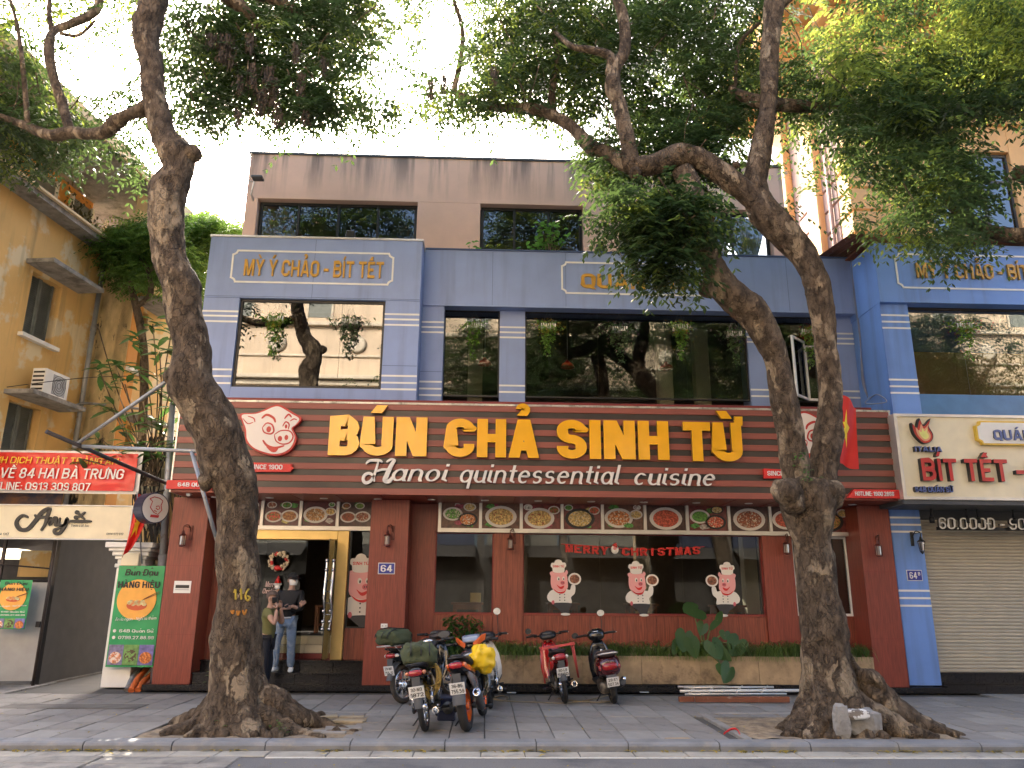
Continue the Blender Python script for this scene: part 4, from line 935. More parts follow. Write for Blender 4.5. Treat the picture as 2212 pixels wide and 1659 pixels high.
split_text(SB, 'BÍT TẾT - MỲ Ý', x6(1548), x6(1548)+3.05, z6(2050, 1455), z6(2050, 1312), Yb, .1, [m_redl, m_blk], wt=.2, ct=.17, sp=.32)
split_text(SB, 'ITALIA', x6(1525), x6(1700), z6(2000, 1264), z6(2000, 1232), Yb, .08, [m_bluel, m_blk], wt=.2, ct=.2)
split_text(SB, '64B QUÁN SỨ', x6(1492), x6(1735), z6(2000, 1526), z6(2000, 1490), Yb, .08, [m_bluel, m_blk], wt=.2, ct=.2, sp=.3)
def q6(pts): return [(x6(a), z6(2000, b_)) for a, b_ in pts]
fl = MB(); blob(fl, q6([(1575, 1205), (1530, 1150), (1523, 1080), (1550, 1110), (1578, 1050), (1600, 1095), (1652, 1050), (1635, 1100), (1655, 1150), (1645, 1190), (1610, 1212)]), Yb, .08, 4); F1 = fl.build('flame_emblem', m_blk, SB)
for i, (col, k) in enumerate((((.5, .04, .02), .93), ((.72, .36, .2), .7), ((.72, .7, .22), .45))):
    c = np.array((1600, 1165.)); fl = MB(); blob(fl, q6([tuple(c+(np.array(p)-c)*k) for p in [(1575, 1205), (1532, 1150), (1525, 1085), (1552, 1115), (1578, 1055), (1600, 1100), (1650, 1055), (1632, 1105), (1652, 1150), (1643, 1190), (1610, 1210)]]), Yb-.08-.004*i, .004, 4); fl.build('flame_layer', M('flame_%d' % i, col, .4), F1)
pb = MB(); c0, c1, c2, c3 = x6(1940), x6(1940)+2.6, z6(2150, 1222), z6(2150, 1068)
def notched(x0, x1, z0, z1, c): return [(x0+c, z0), (x1-c, z0), (x1-c*.8, z0+c*.6), (x1, z0+c), (x1, z1-c), (x1-c*.8, z1-c*.6), (x1-c, z1), (x0+c, z1), (x0+c*.8, z1-c*.6), (x0, z1-c), (x0, z0+c), (x0+c*.8, z0+c*.6)]
pb.prism([Vector((a, Yb-.08, b_)) for a, b_ in notched(c0, c1, c2, c3, .09)], (0, .08, 0)); PB = pb.build('name_plaque', [M('plaque_yellow', (.75, .5, .06), .4)], SB)
pb = MB(); pb.prism([Vector((a, Yb-.086, b_)) for a, b_ in notched(c0+.03, c1-.03, c2+.03, c3-.03, .08)], (0, .006, 0)); pb.build('plaque_face', m_white, PB)
t = MB(); text(t, 'QUÁN ĂN NGON', x6(2045), c1-.35, z6(2150, 1192), z6(2150, 1125), Yb-.086, .02, wt=.2, ct=.2); t.build('plaque_lettering', [m_bluel, m_blk], PB, kind='stuff')
S3 = thing('wall_sign', 'mustard lettering in cream outline on the brighter blue fascia at the right edge', 'sign', (at(2100, 590, YB).x, YB, zf6+.2))
xf0 = at(1936, 580, YB).x; notch_frame(xf0, xf0+3.35, z6(2050, 210)*0+Zt(2080, 624, YB), Zt(2080, 552, YB), YB-.001, S3)
xq = at(1979, 590, YB).x; split_text(S3, 'MỲ Ý CHẢO - BÍT TẾT', xq, xq+2.9, Zt(2080, 603, YB), Zt(2080, 571, YB), YB-.002, .04, [m_mustard, m_mustard], wt=.17, ct=.16)
sd6 = MB().hexa([(cx1+.01, YC-.0, zs6-.1), (bxl, YB+.11, zs6-.1), (bxl+.02, YB+1.2, zs6-.1), (cx1+.01, YC+.6, zs6-.1), (cx1+.01, YC-.0, zt6-.02), (bxl, YB+.005, zt6-.02), (bxl+.02, YB+1.2, zt6-.02), (cx1+.01, YC+.6, zt6-.02)]); sd6.build('splayed_side_wall', m_blue2, B2)
# ------------------------------------------------------------------ ornate orange building behind on the right
YO = 17.0; ox = at(1843, 450, YO).x
OB = thing('ornate_building', 'tall orange classical building with heavy cornices behind the right hand tree', 'building', (ox+6, YO+4, 0))
def ob(name, x0, x1, y0, y1, z0, z1, m, b=.01): return panel(name, x0, x1, y0, y1, z0, z1, m, OB, b)
ozt = 20.2
wz = (Zt(2140, 508, YO), Zt(2140, 328, YO)); wx = [(at(2010, 420, YO).x, at(2196, 420, YO).x), (at(2290, 420, YO).x, at(2440, 420, YO).x)]
xs = [ox, wx[0][0], wx[0][1], wx[1][0], wx[1][1], ox+14]
for i in (0, 2, 4): ob('front_wall', xs[i], xs[i+1], YO, YO+.4, 0, ozt, m_orange)
for i in (1, 3):
    ob('front_wall', xs[i], xs[i+1], YO+.003, YO+.4, 0, wz[0], m_orange); ob('front_wall', xs[i], xs[i+1], YO+.003, YO+.4, wz[1], wz[1]+2.3, m_orange); ob('front_wall', xs[i], xs[i+1], YO+.003, YO+.4, wz[1]+4.4, ozt, m_orange)
    n = 3; k = (xs[i+1]-xs[i])/n
    for (za_, zb__) in ((wz[0], wz[1]), (wz[1]+2.3, wz[1]+4.4)):
        f = MB()
        for j in range(n+1): f.box(xs[i]+k*j-.045, xs[i]+k*j+.045, YO+.12, YO+.2, za_, zb__)
        for z in (za_+.04, za_+(zb__-za_)*.66, zb__-.04): f.box(xs[i], xs[i+1], YO+.125, YO+.195, z-.04, z+.04)
        wn = f.build('window', m_grey, OB)
        for j in range(n): MB().box(xs[i]+k*j+.05, xs[i]+k*(j+1)-.05, YO+.15, YO+.156, za_+.05, zb__-.05).build('pane', m_glassm, wn)
ob('room_back', ox+.5, ox+14, YO+3, YO+3.2, 0, ozt, m_darkwall)
ob('side_wall', ox-.002, ox+.4, YO+.402, YO+4.6, 0, ozt, m_pink)
for z in (wz[1]+.75, wz[1]+.95, wz[1]+1.1): ob('string_course', ox-.1, ox+14, YO-.12-(z-wz[1]-.75)*.5, YO, z, z+.13, m_orange)
for i in range(9):
    z = 7.2+i*.62; ob('rustication_block', ox-.05, ox+.85, YO-.05, YO+.6, z, z+.57, m_orange if True else m_pink, .03)
    MB().bbox(ox-.055, ox, YO+.62, YO+3.0, z, z+.57, .02).build('rustication_block', m_pink, OB)
for i, (d, z, h_) in enumerate(((.25, ozt-4.2, .3), (.5, ozt-3.9, .3), (.9, ozt-3.6, .25), (1.5, ozt-3.35, .5), (1.7, ozt-2.85, .2))):
    ob('cornice', ox-d, ox+14+d, YO-d, YO+4.6+d, z, z+h_, m_orange, .05)
for i in range(22): ob('cornice_bracket', ox+.2+i*.62, ox+.5+i*.62, YO-1.35, YO-.05, ozt-4.05, ozt-3.36, m_orange, .04)
for i in range(6): ob('cornice_bracket', ox-1.35, ox-.05, YO+.3+i*.75, YO+.6+i*.75, ozt-4.05, ozt-3.36, m_orange, .04)
for y in (YO+1.4, YO+3.3):
    ob('pilaster', ox-.22, ox, y, y+.7, 9.3, ozt-4.2, m_orange, .03)
bl = MB(); bz = wz[1]+1.25
for i in range(30): x = ox+2+i*.14; bl.box(x, x+.03, YO-.6, YO-.57, bz, bz+.9)
bl.box(ox+2, ox+6.2, YO-.62, YO-.55, bz+.9, bz+.95); bl.box(ox+2, ox+6.2, YO-.62, YO-.55, bz+.02, bz+.06)
bl.build('balcony_railing', m_iron, OB); ob('balcony_slab', ox+1.8, ox+6.4, YO-.65, YO-.13, bz-.12, bz-.005, m_orange)
dp = MB(); x = at(1798, 480, YO-.2).x; dp.tube([(ox-.12, YO+.9, 3), (ox-.12, YO+.9, 14)], .055, 8); dp.build('drainpipe', m_pink, OB)
# ------------------------------------------------------------------ yellow building down the alley on the left
def dirv(a): return Vector((math.sin(a), math.cos(a), 0))
A1 = R(7)
W0 = Vector((-9.55, 15.6, 0)); dv = dirv(A1); nv = Vector((dv.y, -dv.x, 0))       # wall runs along dv, faces nv
def wallpt(px, py, off=0): return onpl(px, py, W0+nv*off, nv)
YBD = thing('yellow_building', 'old yellow rendered building with louvred shutters and concrete canopies along the alley', 'building', tuple(W0))
def along(name, s0, s1, d0, d1, z0, z1, m, parent=YBD, org=W0, bev=0):
    """block measured along the alley wall (s), outwards from it (d) and up (z)"""
    z0 = max(z0, 3.35)
    p = [org+dv*s+nv*d for s, d in ((s0, d0), (s0, d1), (s1, d1), (s1, d0))]
    mb = MB(); mb.hexa([Vector((v.x, v.y, z0)) for v in p]+[Vector((v.x, v.y, z1)) for v in p]); return mb.build(name, m, parent)
def sof(px, py, off=0): v = wallpt(px, py, off); return ((v-W0).dot(dv), v.z)
s_end = sof(166, 900)[0]; ze = sof(166, 470, .0)[1]
wins = [((60, 126), (575, 742)), ((10, 80), (851, 968))]
s_a, s_b = -3, s_end
wn = []
for (pxs, pys) in (((58, 127), (575, 748)), ((14, 82), (850, 1000))):
    xm = (pxs[0]+pxs[1])/2; sa = sof(pxs[0], (pys[0]+pys[1])/2)[0]; sb = sof(pxs[1], (pys[0]+pys[1])/2)[0]
    zlo = sof(xm, pys[1]-8)[1]; zhi = sof(xm, pys[0]+22)[1]; wn.append((sa, sb, zlo, zhi))
sa0, sb0 = min(w[0] for w in wn), max(w[1] for w in wn)
ww = sb0-sa0
zro = 9.45
along('wall', s_a, sa0, -.3, 0, 0, zro, m_yellowwall); along('wall', sb0, s_b, -.3, 0, 0, zro, m_yellowwall)
zz = [0]+[v for w in sorted(wn, key=lambda q: q[2]) for v in (w[2], w[3])]+[zro]
for i in range(0, len(zz), 2): along('wall', sa0, sb0, -.3, -.002, zz[i], zz[i+1], m_yellowwall)
def louvre_window(sa, sb, z0, z1, parent, org=W0, canopy=.62):
    f = along('window', sa+.0, sb, -.22, -.2, z0, z1, m_grshut, parent, org)
    n = 2
    for k in range(n):
        a = sa+.03+(sb-sa-.06)*k/n; b_ = sa+.03+(sb-sa-.06)*(k+1)/n-.015
        along('stile', a, a+.05, -.2, -.15, z0, z1, m_grshut, f, org); along('stile', b_-.05, b_, -.2, -.15, z0, z1, m_grshut, f, org)
        lm = MB(); nl = 30
        for j in range(nl):
            z = z0+(z1-z0)*j/nl; p = [org+dv*s+nv*d for s, d in ((a+.05, -.198), (a+.05, -.16), (b_-.05, -.16), (b_-.05, -.198))]
            lm.hexa([Vector((p[0].x, p[0].y, z+.04)), Vector((p[1].x, p[1].y, z)), Vector((p[2].x, p[2].y, z)), Vector((p[3].x, p[3].y, z+.04)), Vector((p[0].x, p[0].y, z+.05)), Vector((p[1].x, p[1].y, z+.01)), Vector((p[2].x, p[2].y, z+.01)), Vector((p[3].x, p[3].y, z+.05))])
        lm.build('louvres', m_grshut, f, kind='stuff')
    along('sill', sa-.12, sb+.1, -.02, .12, z0-.09, z0-.01, m_white, parent, org)
    along('canopy', sa-.25, sb+.55, 0, canopy, z1+.08, z1+.17, m_conc, parent, org)
for w in wn: louvre_window(*w, YBD)
along('eave', s_a, s_end+.25, -.3, .42, zro, zro+.12, m_conc); along('eave_cap', s_a, s_end+.3, -.3, .5, zro+.12, zro+.17, m_paleyel)
# mouldy corner strip and the return that steps out
j0 = s_end; along('mould_strip', j0-.0, j0+.28, -.3, .003, 0, zro, m_mould)
E1 = W0+dv*(j0+.28)
jog = .78; 
p = [E1, E1+nv*jog, E1+nv*jog+dv*.2, E1+dv*.2]
MB().hexa([Vector((v.x, v.y, 3.3)) for v in p]+[Vector((v.x, v.y, 9.6)) for v in p]).build('stepped_wall', m_mould, YBD)
W1 = E1+nv*(jog+.003); L1 = 2.1
s1a = ((onpl(283, 750, W1, nv)-W1).dot(dv)); s1b = ((onpl(312, 750, W1, nv)-W1).dot(dv)); zl_ = onpl(300, 805, W1, nv).z; zh_ = onpl(292, 660, W1, nv).z
zl2 = onpl(275, 1000, W1, nv).z; zh2 = onpl(270, 915, W1, nv).z
zz = [0, zl2, zh2, zl_, zh_, 11.2]
ZT1 = 11.2
along('wall', .0, s1a, -.3, 0, 0, ZT1, m_paleyel, org=W1); along('wall', s1b, L1, -.3, 0, 0, ZT1, m_yellowwall, org=W1)
zz[-1] = ZT1
for i in range(0, 6, 2): along('wall', s1a, s1b, -.3, -.002, zz[i], zz[i+1], m_yellowwall, org=W1)
louvre_window(s1a, s1b, zl_, zh_, YBD, W1, .7); louvre_window(s1a, s1b, zl2, zh2, YBD, W1, .6)
along('wall_orange_band', .02, .42, 0, .012, 0, 9.5, m_orangewall, org=W1)
# upper volume above the front eave, set back
along('upper_wall', s_a, j0+.6, -1.2, -.9, zro, ZT1, m_orangewall); 
for i in range(5):
    a = s_a+.6+i*1.35; f = along('window', a, a+.7, -.9, -.86, zro+.25, zro+1.5, m_grshut); along('window_frame', a-.08, a, -.9, -.82, zro+.2, zro+1.56, m_white, f); along('window_frame', a+.7, a+.78, -.9, -.82, zro+.2, zro+1.56, m_white, f)
eo = .9
along('roof_eave', s_a-3, 4.9, -2, 1.15, ZT1, ZT1+.16, m_conc); along('eave_fascia', s_a-3, 4.9, 1.15, 1.22, ZT1-.08, ZT1+.2, m_paleyel)
along('roof_parapet', s_a-3, 4.9, -2, -1.6, ZT1+.2, ZT1+.6, m_yellowwall)
# projecting bay further down
pbx = at(352, 470, 21).x
MB().box(pbx-1.6, pbx, 21, 24, 0, 9.6).build('rear_bay', m_orangewall, YBD)
MB().box(pbx, pbx+.8, 21.2, 24, 0, 9.2).build('rear_bay', m_paleyel, YBD)
# drainpipe
dpi = MB(); a = W0+dv*(j0-.06)+nv*.1
dpi.tube([(a.x, a.y, 3.3), (a.x, a.y, 9.3)], .055, 10)
for z in (4.5, 7.5): dpi.tube([(a.x, a.y, z), (a.x, a.y, z+.12)], .068, 10)
dpi.build('drainpipe', m_steel, YBD)
# air conditioner on the lower canopy
sa, sb, z0, z1 = wn[1]; o = W0+dv*(sb-.28)+nv*.32; za = z1+.172
AC = thing('air_conditioner', 'white air conditioner outdoor unit on the concrete canopy of the yellow wall', 'air conditioner', (o.x, o.y, za))
def acb(s0, s1, d0, d1, z0, z1, nm, m): 
    p = [o+dv*s+nv*d for s, d in ((s0, d0), (s0, d1), (s1, d1), (s1, d0))]; mb = MB(); mb.hexa([Vector((v.x, v.y, z0)) for v in p]+[Vector((v.x, v.y, z1)) for v in p]); return mb.build(nm, m, AC)
acb(-.38, .38, -.14, .14, za+.03, za+.56, 'casing', m_white)
for k in range(5): acb(-.384, -.381, -.12, .12, za+.1+k*.09, za+.14+k*.09, 'vent_slot', m_black)
fm = MB(); c = o+nv*.142
for rr in (.21, .16, .11, .06):
    P_ = [c+dv*(rr*math.cos(a_*PI/12)+.08)+Vector((0, 0, za+.29-c.z*0+rr*math.sin(a_*PI/12))) for a_ in range(25)]; fm.tube(P_, .006, 4)
fm.build('fan_grille', m_grey, AC); acb(-.13+.0, .29, .13, .141, za+.08, za+.5, 'fan_recess', m_steel)
pi = MB(); pi.tube(spline([o+dv*.38+Vector((0, 0, za+.15)), o+dv*.6+nv*.1+Vector((0, 0, za-.1)), a+nv*.06+Vector((0, 0, za+.25)), a+dv*.8+nv*.9+Vector((0, 0, za+.3))], 5), .03, 8); pi.build('pipe', m_steel, AC)
# ------------------------------------------------------------------ far side of the street (seen mirrored in the glass)
CB = thing('cream_building', 'long cream rendered house across the street with cornices, seen in the mirrored windows', 'building', (0, -10, 0))
m_crw = streakmat('cream_render', (.60, .47, .33), (.25, .2, .15), amount=.5)
m_crt = M('cream_trim', (.58, .5, .38), .8)
MB().box(-34, 34, -10.6, -10, 5.2, 18.5).build('wall', m_crw, CB)
m_shopd = M('dark_shopfront', (.05, .045, .04), .5, var=.4); m_awn = M('grey_awning', (.07, .065, .06), .8)
for i in range(16):
    MB().box(-34+i*4.25, -34+(i+1)*4.25-.4, -10.6, -10.05, 0, 3.9).build('shopfront', m_shopd, CB); MB().box(-34+(i+1)*4.25-.39, -34+(i+1)*4.25-.01, -10.6, -9.98, 0, 5.2).build('shop_pier', M('shop_pier_%d' % i, rng.choice([(.16, .13, .1), (.1, .09, .08), (.18, .15, .11)]).tolist(), .8), CB)
    MB().hexa([(-34+i*4.25, -9.9, 4.0), (-34+i*4.25+3.8, -9.9, 4.0), (-34+i*4.25+3.8, -8.6, 3.4), (-34+i*4.25, -8.6, 3.4), (-34+i*4.25, -9.9, 4.03), (-34+i*4.25+3.8, -9.9, 4.03), (-34+i*4.25+3.8, -8.6, 3.43), (-34+i*4.25, -8.6, 3.43)]).build('awning', m_awn, CB)
    MB().box(-34+i*4.25+.1, -34+i*4.25+3.7, -10.6, -10.02, 4.05, 5.19).build('sign_band', M('sign_band_%d' % i, rng.choice([(.12, .02, .02), (.04, .05, .09), (.2, .19, .16)]).tolist(), .6), CB)
for i, (z, d_, h) in enumerate(((5.2, .4, .25), (8.9, .15, .15), (12.0, .3, .25), (12.3, .55, .2), (13.6, .1, .12), (15.3, .25, .2), (18.5, .6, .3))): MB().bbox(-34, 34, -10, -10+d_, z, z+h, .02).build('cornice', m_crt, CB)
for i in range(15):
    x = -30+i*4.2
    for z in (6.2, 9.6, 15.8):
        w = MB().box(x-.6, x+.6, -10.02, -9.98, z, z+2.1).build('window', m_grshut, CB); MB().box(x-.72, x-.6, -10, -9.93, z-.1, z+2.2).build('window_frame', m_crt, w); MB().box(x+.6, x+.72, -10, -9.93, z-.1, z+2.2).build('window_frame', m_crt, w)
    MB().lathe([(.0, .0), (.42, .0), (.5, .06), (.3, .1), (.0, .1)], (x+2.1, -10, 14.3), 'Y', 20).build('round_ornament', m_crt, CB)
MB().box(-60, 60, -12, -7.2, -.4, .02).build('far_sidewalk', m_tile, kind='structure')
# ground beyond
MB().box(-400, 400, 25, 700, -.3, -.04).build('ground', m_conc, kind='structure')
# ------------------------------------------------------------------ entrance on the left: banner, cream sign, gate, post
YG = 14.75
BN = thing('banner', 'red vinyl banner with yellow and white Vietnamese lettering above the alley gate', 'banner', (at(150, 1060, YG).x, YG, Zt(150, 1065, YG)))
xb0, xb1 = -11.6, at(303, 1020, YG).x; zb0_, zb1_ = Zt(200, 1066, YG), Zt(200, 974, YG)
def crumple(x0, x1, z0, z1, Y, nx, nz, amp, seed, mi=None):
    vs = []; fs = []
    for j in range(nz+1):
        for i in range(nx+1):
            x = x0+(x1-x0)*i/nx; z = z0+(z1-z0)*j/nz
            d = amp*(mnoise.noise(Vector((x*3.1+z*2, z*6, seed)))+.5*mnoise.noise(Vector((x*9, z*13+x*5, seed+3)))); vs.append((x, Y+d, z))
    for j in range(nz):
        for i in range(nx): q = j*(nx+1)+i; fs.append((q, q+1, q+nx+2, q+nx+1))
    n = len(vs); vs += [(v[0], v[1]+.004, v[2]) for v in vs]; fs += [tuple(reversed([a+n for a in f])) for f in fs]
    return MB().add(vs, fs, True)
m_vinylr = M('red_vinyl', (.66, .03, .02), .32, var=.06); m_vyel = M('banner_yellow', (.8, .5, .03), .4)
crumple(xb0, xb1-.07, zb0_+.05, zb1_-.05, YG-.02, 90, 24, .022, 1).build('banner_sheet', m_vinylr, BN)
crumple(xb0, xb1, zb0_, zb1_, YG+.03, 60, 10, .01, 5).build('banner_border', m_white, BN)
def tl(s, pa, pb_, yt, yb_, m, **kw):
    split_text(BN, s, at(pa, yb_, YG-.05).x, at(pb_, yb_, YG-.05).x, Zt((pa+pb_)/2, yb_, YG-.05), Zt((pa+pb_)/2, yt, YG-.05), YG-.05, .006, [m, m], **kw)
tl('CÔNG TY TNHH DỊCH THUẬT TRÀNG AN', -138, 254, 987, 1001, m_vyel, wt=.14, ct=.14, sh=.12)
tl('CHUYỂN VỀ 84 HAI BÀ TRƯNG', -118, 265, 1011, 1033, m_white, wt=.16, ct=.13, sh=.12)
tl('HOTLINE: 0913 309 807', -42, 194, 1042, 1059, m_white, wt=.16, ct=.13)
# cream hair shop sign
YA = 14.6
ay0, ay1 = Zt(150, 1163, YA), Zt(150, 1093, YA); ax1 = at(282, 1125, YA).x
AN = thing('shop_sign', 'cream sign with black script Any and scissors over the alley gate', 'sign', (at(140, 1160, YA).x, YA, ay0))
MB().bbox(-11.6, ax1, YA, YA+.12, ay0, ay1, .01).build('board', m_cream, AN)
f = MB(); f.box(-11.6, ax1+.02, YA-.02, YA+.13, ay0-.02, ay0-.001); f.box(-11.6, ax1+.02, YA-.02, YA+.13, ay1+.001, ay1+.02); f.box(ax1+.001, ax1+.02, YA-.02, YA+.13, ay0, ay1); f.build('frame', m_white, AN)
sc = MB()
def an(pts, w, k=0): line2(sc, [(at(x_*.2181, 930.5+y_*.2181, YA).x, Zt(x_*.2181, 930.5+y_*.2181, YA)) for x_, y_ in pts], w, YA-.0, .03+k*.001)
an([(285, 860), (230, 840), (180, 880), (170, 930), (210, 980), (280, 975), (350, 900), (420, 810), (485, 775), (490, 800), (470, 860), (450, 930), (410, 990)], .075)
an([(350, 830), (380, 860), (470, 850), (480, 830)], .05, 1); an([(480, 900), (500, 860), (500, 930), (540, 870), (560, 870), (555, 935), (580, 930)], .06, 2)
an([(600, 860), (590, 930), (640, 935), (670, 870), (650, 940), (600, 1010), (560, 1020), (545, 985), (600, 960), (700, 895)], .06, 3); an([(690, 898), (780, 898), (912, 898)], .06, 4)
an([(765, 800), (800, 840), (845, 880)], .04, 5); an([(850, 805), (800, 845), (755, 870)], .04, 6)
for (x_, y_) in ((770, 810), (760, 860)): line2(sc, [(at((x_+14*math.cos(a_))*.2181, 930.5+(y_+14*math.sin(a_))*.2181, YA).x, Zt(x_*.2181, 930.5+(y_+14*math.sin(a_))*.2181, YA)) for a_ in [i*.8 for i in range(9)]], .03, YA, .033)
sc.build('script_lettering', m_black, AN)
t = MB(); text(t, 'Tiệm cắt tóc', at(153, 1137, YA).x, at(193, 1137, YA).x, Zt(175, 1138, YA), Zt(175, 1132, YA), YA, .004, wt=.1, ct=.1); text(t, '0914 972 613', at(230, 1156, YA).x, at(266, 1156, YA).x, Zt(250, 1156, YA), Zt(250, 1151, YA), YA, .004, wt=.12, ct=.1); text(t, 'QUÁN SỨ', at(-22, 1156, YA).x, at(18, 1156, YA).x, Zt(0, 1156, YA), Zt(0, 1151, YA), YA, .004, wt=.12, ct=.1); t.build('small_lettering', m_grey, AN, kind='stuff')
# dark canopy between the two signs and the tarpaulin roof of the alley
CP = thing('alley_canopy', 'dark tarpaulin roof over the alley behind the signs', 'canopy', (-10, 16, 3.0))
crumple(-12.5, -8.05, Zt(200, 1115, 15.2), Zt(200, 1045, 15.2), 15.0, 20, 4, .03, 9).build('front_cloth', M('navy_canopy', (.02, .02, .04), .7, col2=(.14, .06, .02), mix2=.6, scale2=1.2), CP)
v = []; fs = []; nx, ny = 20, 30
for j in range(ny+1):
    for i in range(nx+1):
        x = -12+4.0*i/nx; y = 14.95+7*j/ny; v.append((x, y, 2.82-.02*(y-15)+.12*mnoise.noise(Vector((x*1.3, y*.9, 2)))-.25*math.sin(PI*i/nx*2)**2*.5))
for j in range(ny):
    for i in range(nx): q = j*(nx+1)+i; fs.append((q, q+1, q+nx+2, q+nx+1))
n = len(v); MB().add(v+[(a[0], a[1], a[2]+.01) for a in v], fs+[tuple(reversed([a+n for a in f])) for f in fs], True).build('tarpaulin', M('grey_tarpaulin', (.1, .095, .1), .8, var=.3), CP)
m_door = M('dull_door_paint', (.13, .12, .105), .6, var=.2)
AW = thing('alley_wall', 'dim cement wall and metal doors at the back of the covered alley', 'wall', (-10, 18.5, 0))
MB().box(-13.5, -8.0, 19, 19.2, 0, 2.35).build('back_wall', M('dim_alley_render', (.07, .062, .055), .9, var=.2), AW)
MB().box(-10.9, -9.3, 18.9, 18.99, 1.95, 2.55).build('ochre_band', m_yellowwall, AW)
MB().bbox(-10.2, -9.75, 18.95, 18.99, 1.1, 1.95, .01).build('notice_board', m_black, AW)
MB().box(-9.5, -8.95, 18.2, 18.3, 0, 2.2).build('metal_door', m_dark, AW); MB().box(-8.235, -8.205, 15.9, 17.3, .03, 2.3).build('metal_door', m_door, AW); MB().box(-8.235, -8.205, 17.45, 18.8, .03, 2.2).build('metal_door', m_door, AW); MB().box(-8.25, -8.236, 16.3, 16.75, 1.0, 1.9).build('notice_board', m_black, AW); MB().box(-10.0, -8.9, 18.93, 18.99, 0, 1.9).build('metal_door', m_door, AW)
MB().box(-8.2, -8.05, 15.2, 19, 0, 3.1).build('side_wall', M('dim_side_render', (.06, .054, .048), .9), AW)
# gate leaf, swung into the alley
GT = thing('metal_gate', 'grey sheet metal gate leaf with scrolled ironwork on top, left edge', 'gate', (-10.2, 14.9, 0))
g0 = at(0, 1485, 14.85); g1 = at(73, 1480, 15.05); gtop = Zt(60, 1258, 15.0)
gx1 = g1.x; mb = MB(); mb.hexa([(-11.4, 14.72, .08), (gx1, 15.0, .08), (gx1, 15.04, .08), (-11.4, 14.76, .08), (-11.4, 14.72, gtop), (gx1, 15.0, gtop), (gx1, 15.04, gtop), (-11.4, 14.76, gtop)]); mb.build('sheet_panel', M('grey_gate_paint', (.33, .325, .31), .5, var=.1), GT)
ir = MB(); ir.tube([(gx1, 15.02, 0), (gx1, 15.02, 3.0)], .03, 8); ir.tube([(-11.4, 14.74, gtop+.03), (gx1, 15.02, gtop+.03)], .018, 6); ir.tube([(-11.4, 14.74, gtop+.5), (gx1, 15.02, gtop+.25)], .014, 6)
for (cx, cz, r, s) in ((-10.35, gtop+.25, .16, 1), (-9.95, gtop+.2, .13, -1), (-10.75, gtop+.28, .18, -1), (-9.75, gtop+.45, .12, 1), (-10.1, gtop+.55, .1, 1)):
    P_ = [(cx+s*r*(1-a_/26)*math.cos(a_*.42), 14.9, cz+r*(1-a_/26)*math.sin(a_*.42)) for a_ in range(22)]; ir.tube(P_, .009, 5)
ir.build('ironwork', m_iron, GT)
MB().box(gx1-.09, gx1-.02, 14.95, 14.99, 1.0, 1.1).build('lock', m_iron, GT)
gp = MB(); gp.box(-9.42, -9.34, 15.2, 15.28, 0, 3.0); gp.box(-9.0, -8.95, 15.0, 15.05, 0, 3.1); tag(gp.build('gate_post', m_iron), 'dark iron posts at the open alley entrance', 'post')
# white moulded gate pillar
PX0, PX1 = at(215, 1490, 14.75).x, at(277, 1490, 14.75).x; pc = (PX0+PX1)/2; pw = (PX1-PX0)/2
PL = thing('gate_pillar', 'white plaster gate pillar with moulded cap beside the red pillar, green banner in front', 'pillar', (pc, 14.95, 0))
zc = Zt(280, 1172, 14.75)
MB().bbox(pc-pw, pc+pw, 14.75, 15.2, 0, zc-.45, .01).build('shaft', m_white, PL)
for i, (e, a, b_) in enumerate(((.03, .45, .38), (.0, .38, .3), (.04, .30, .24), (.08, .24, .16), (.13, .16, .1), (.18, .1, .0))): MB().bbox(pc-pw-e, pc+pw+e, 14.75-e, 15.2+e, zc-a, zc-b_-.002, .01).build('moulding', m_white, PL)
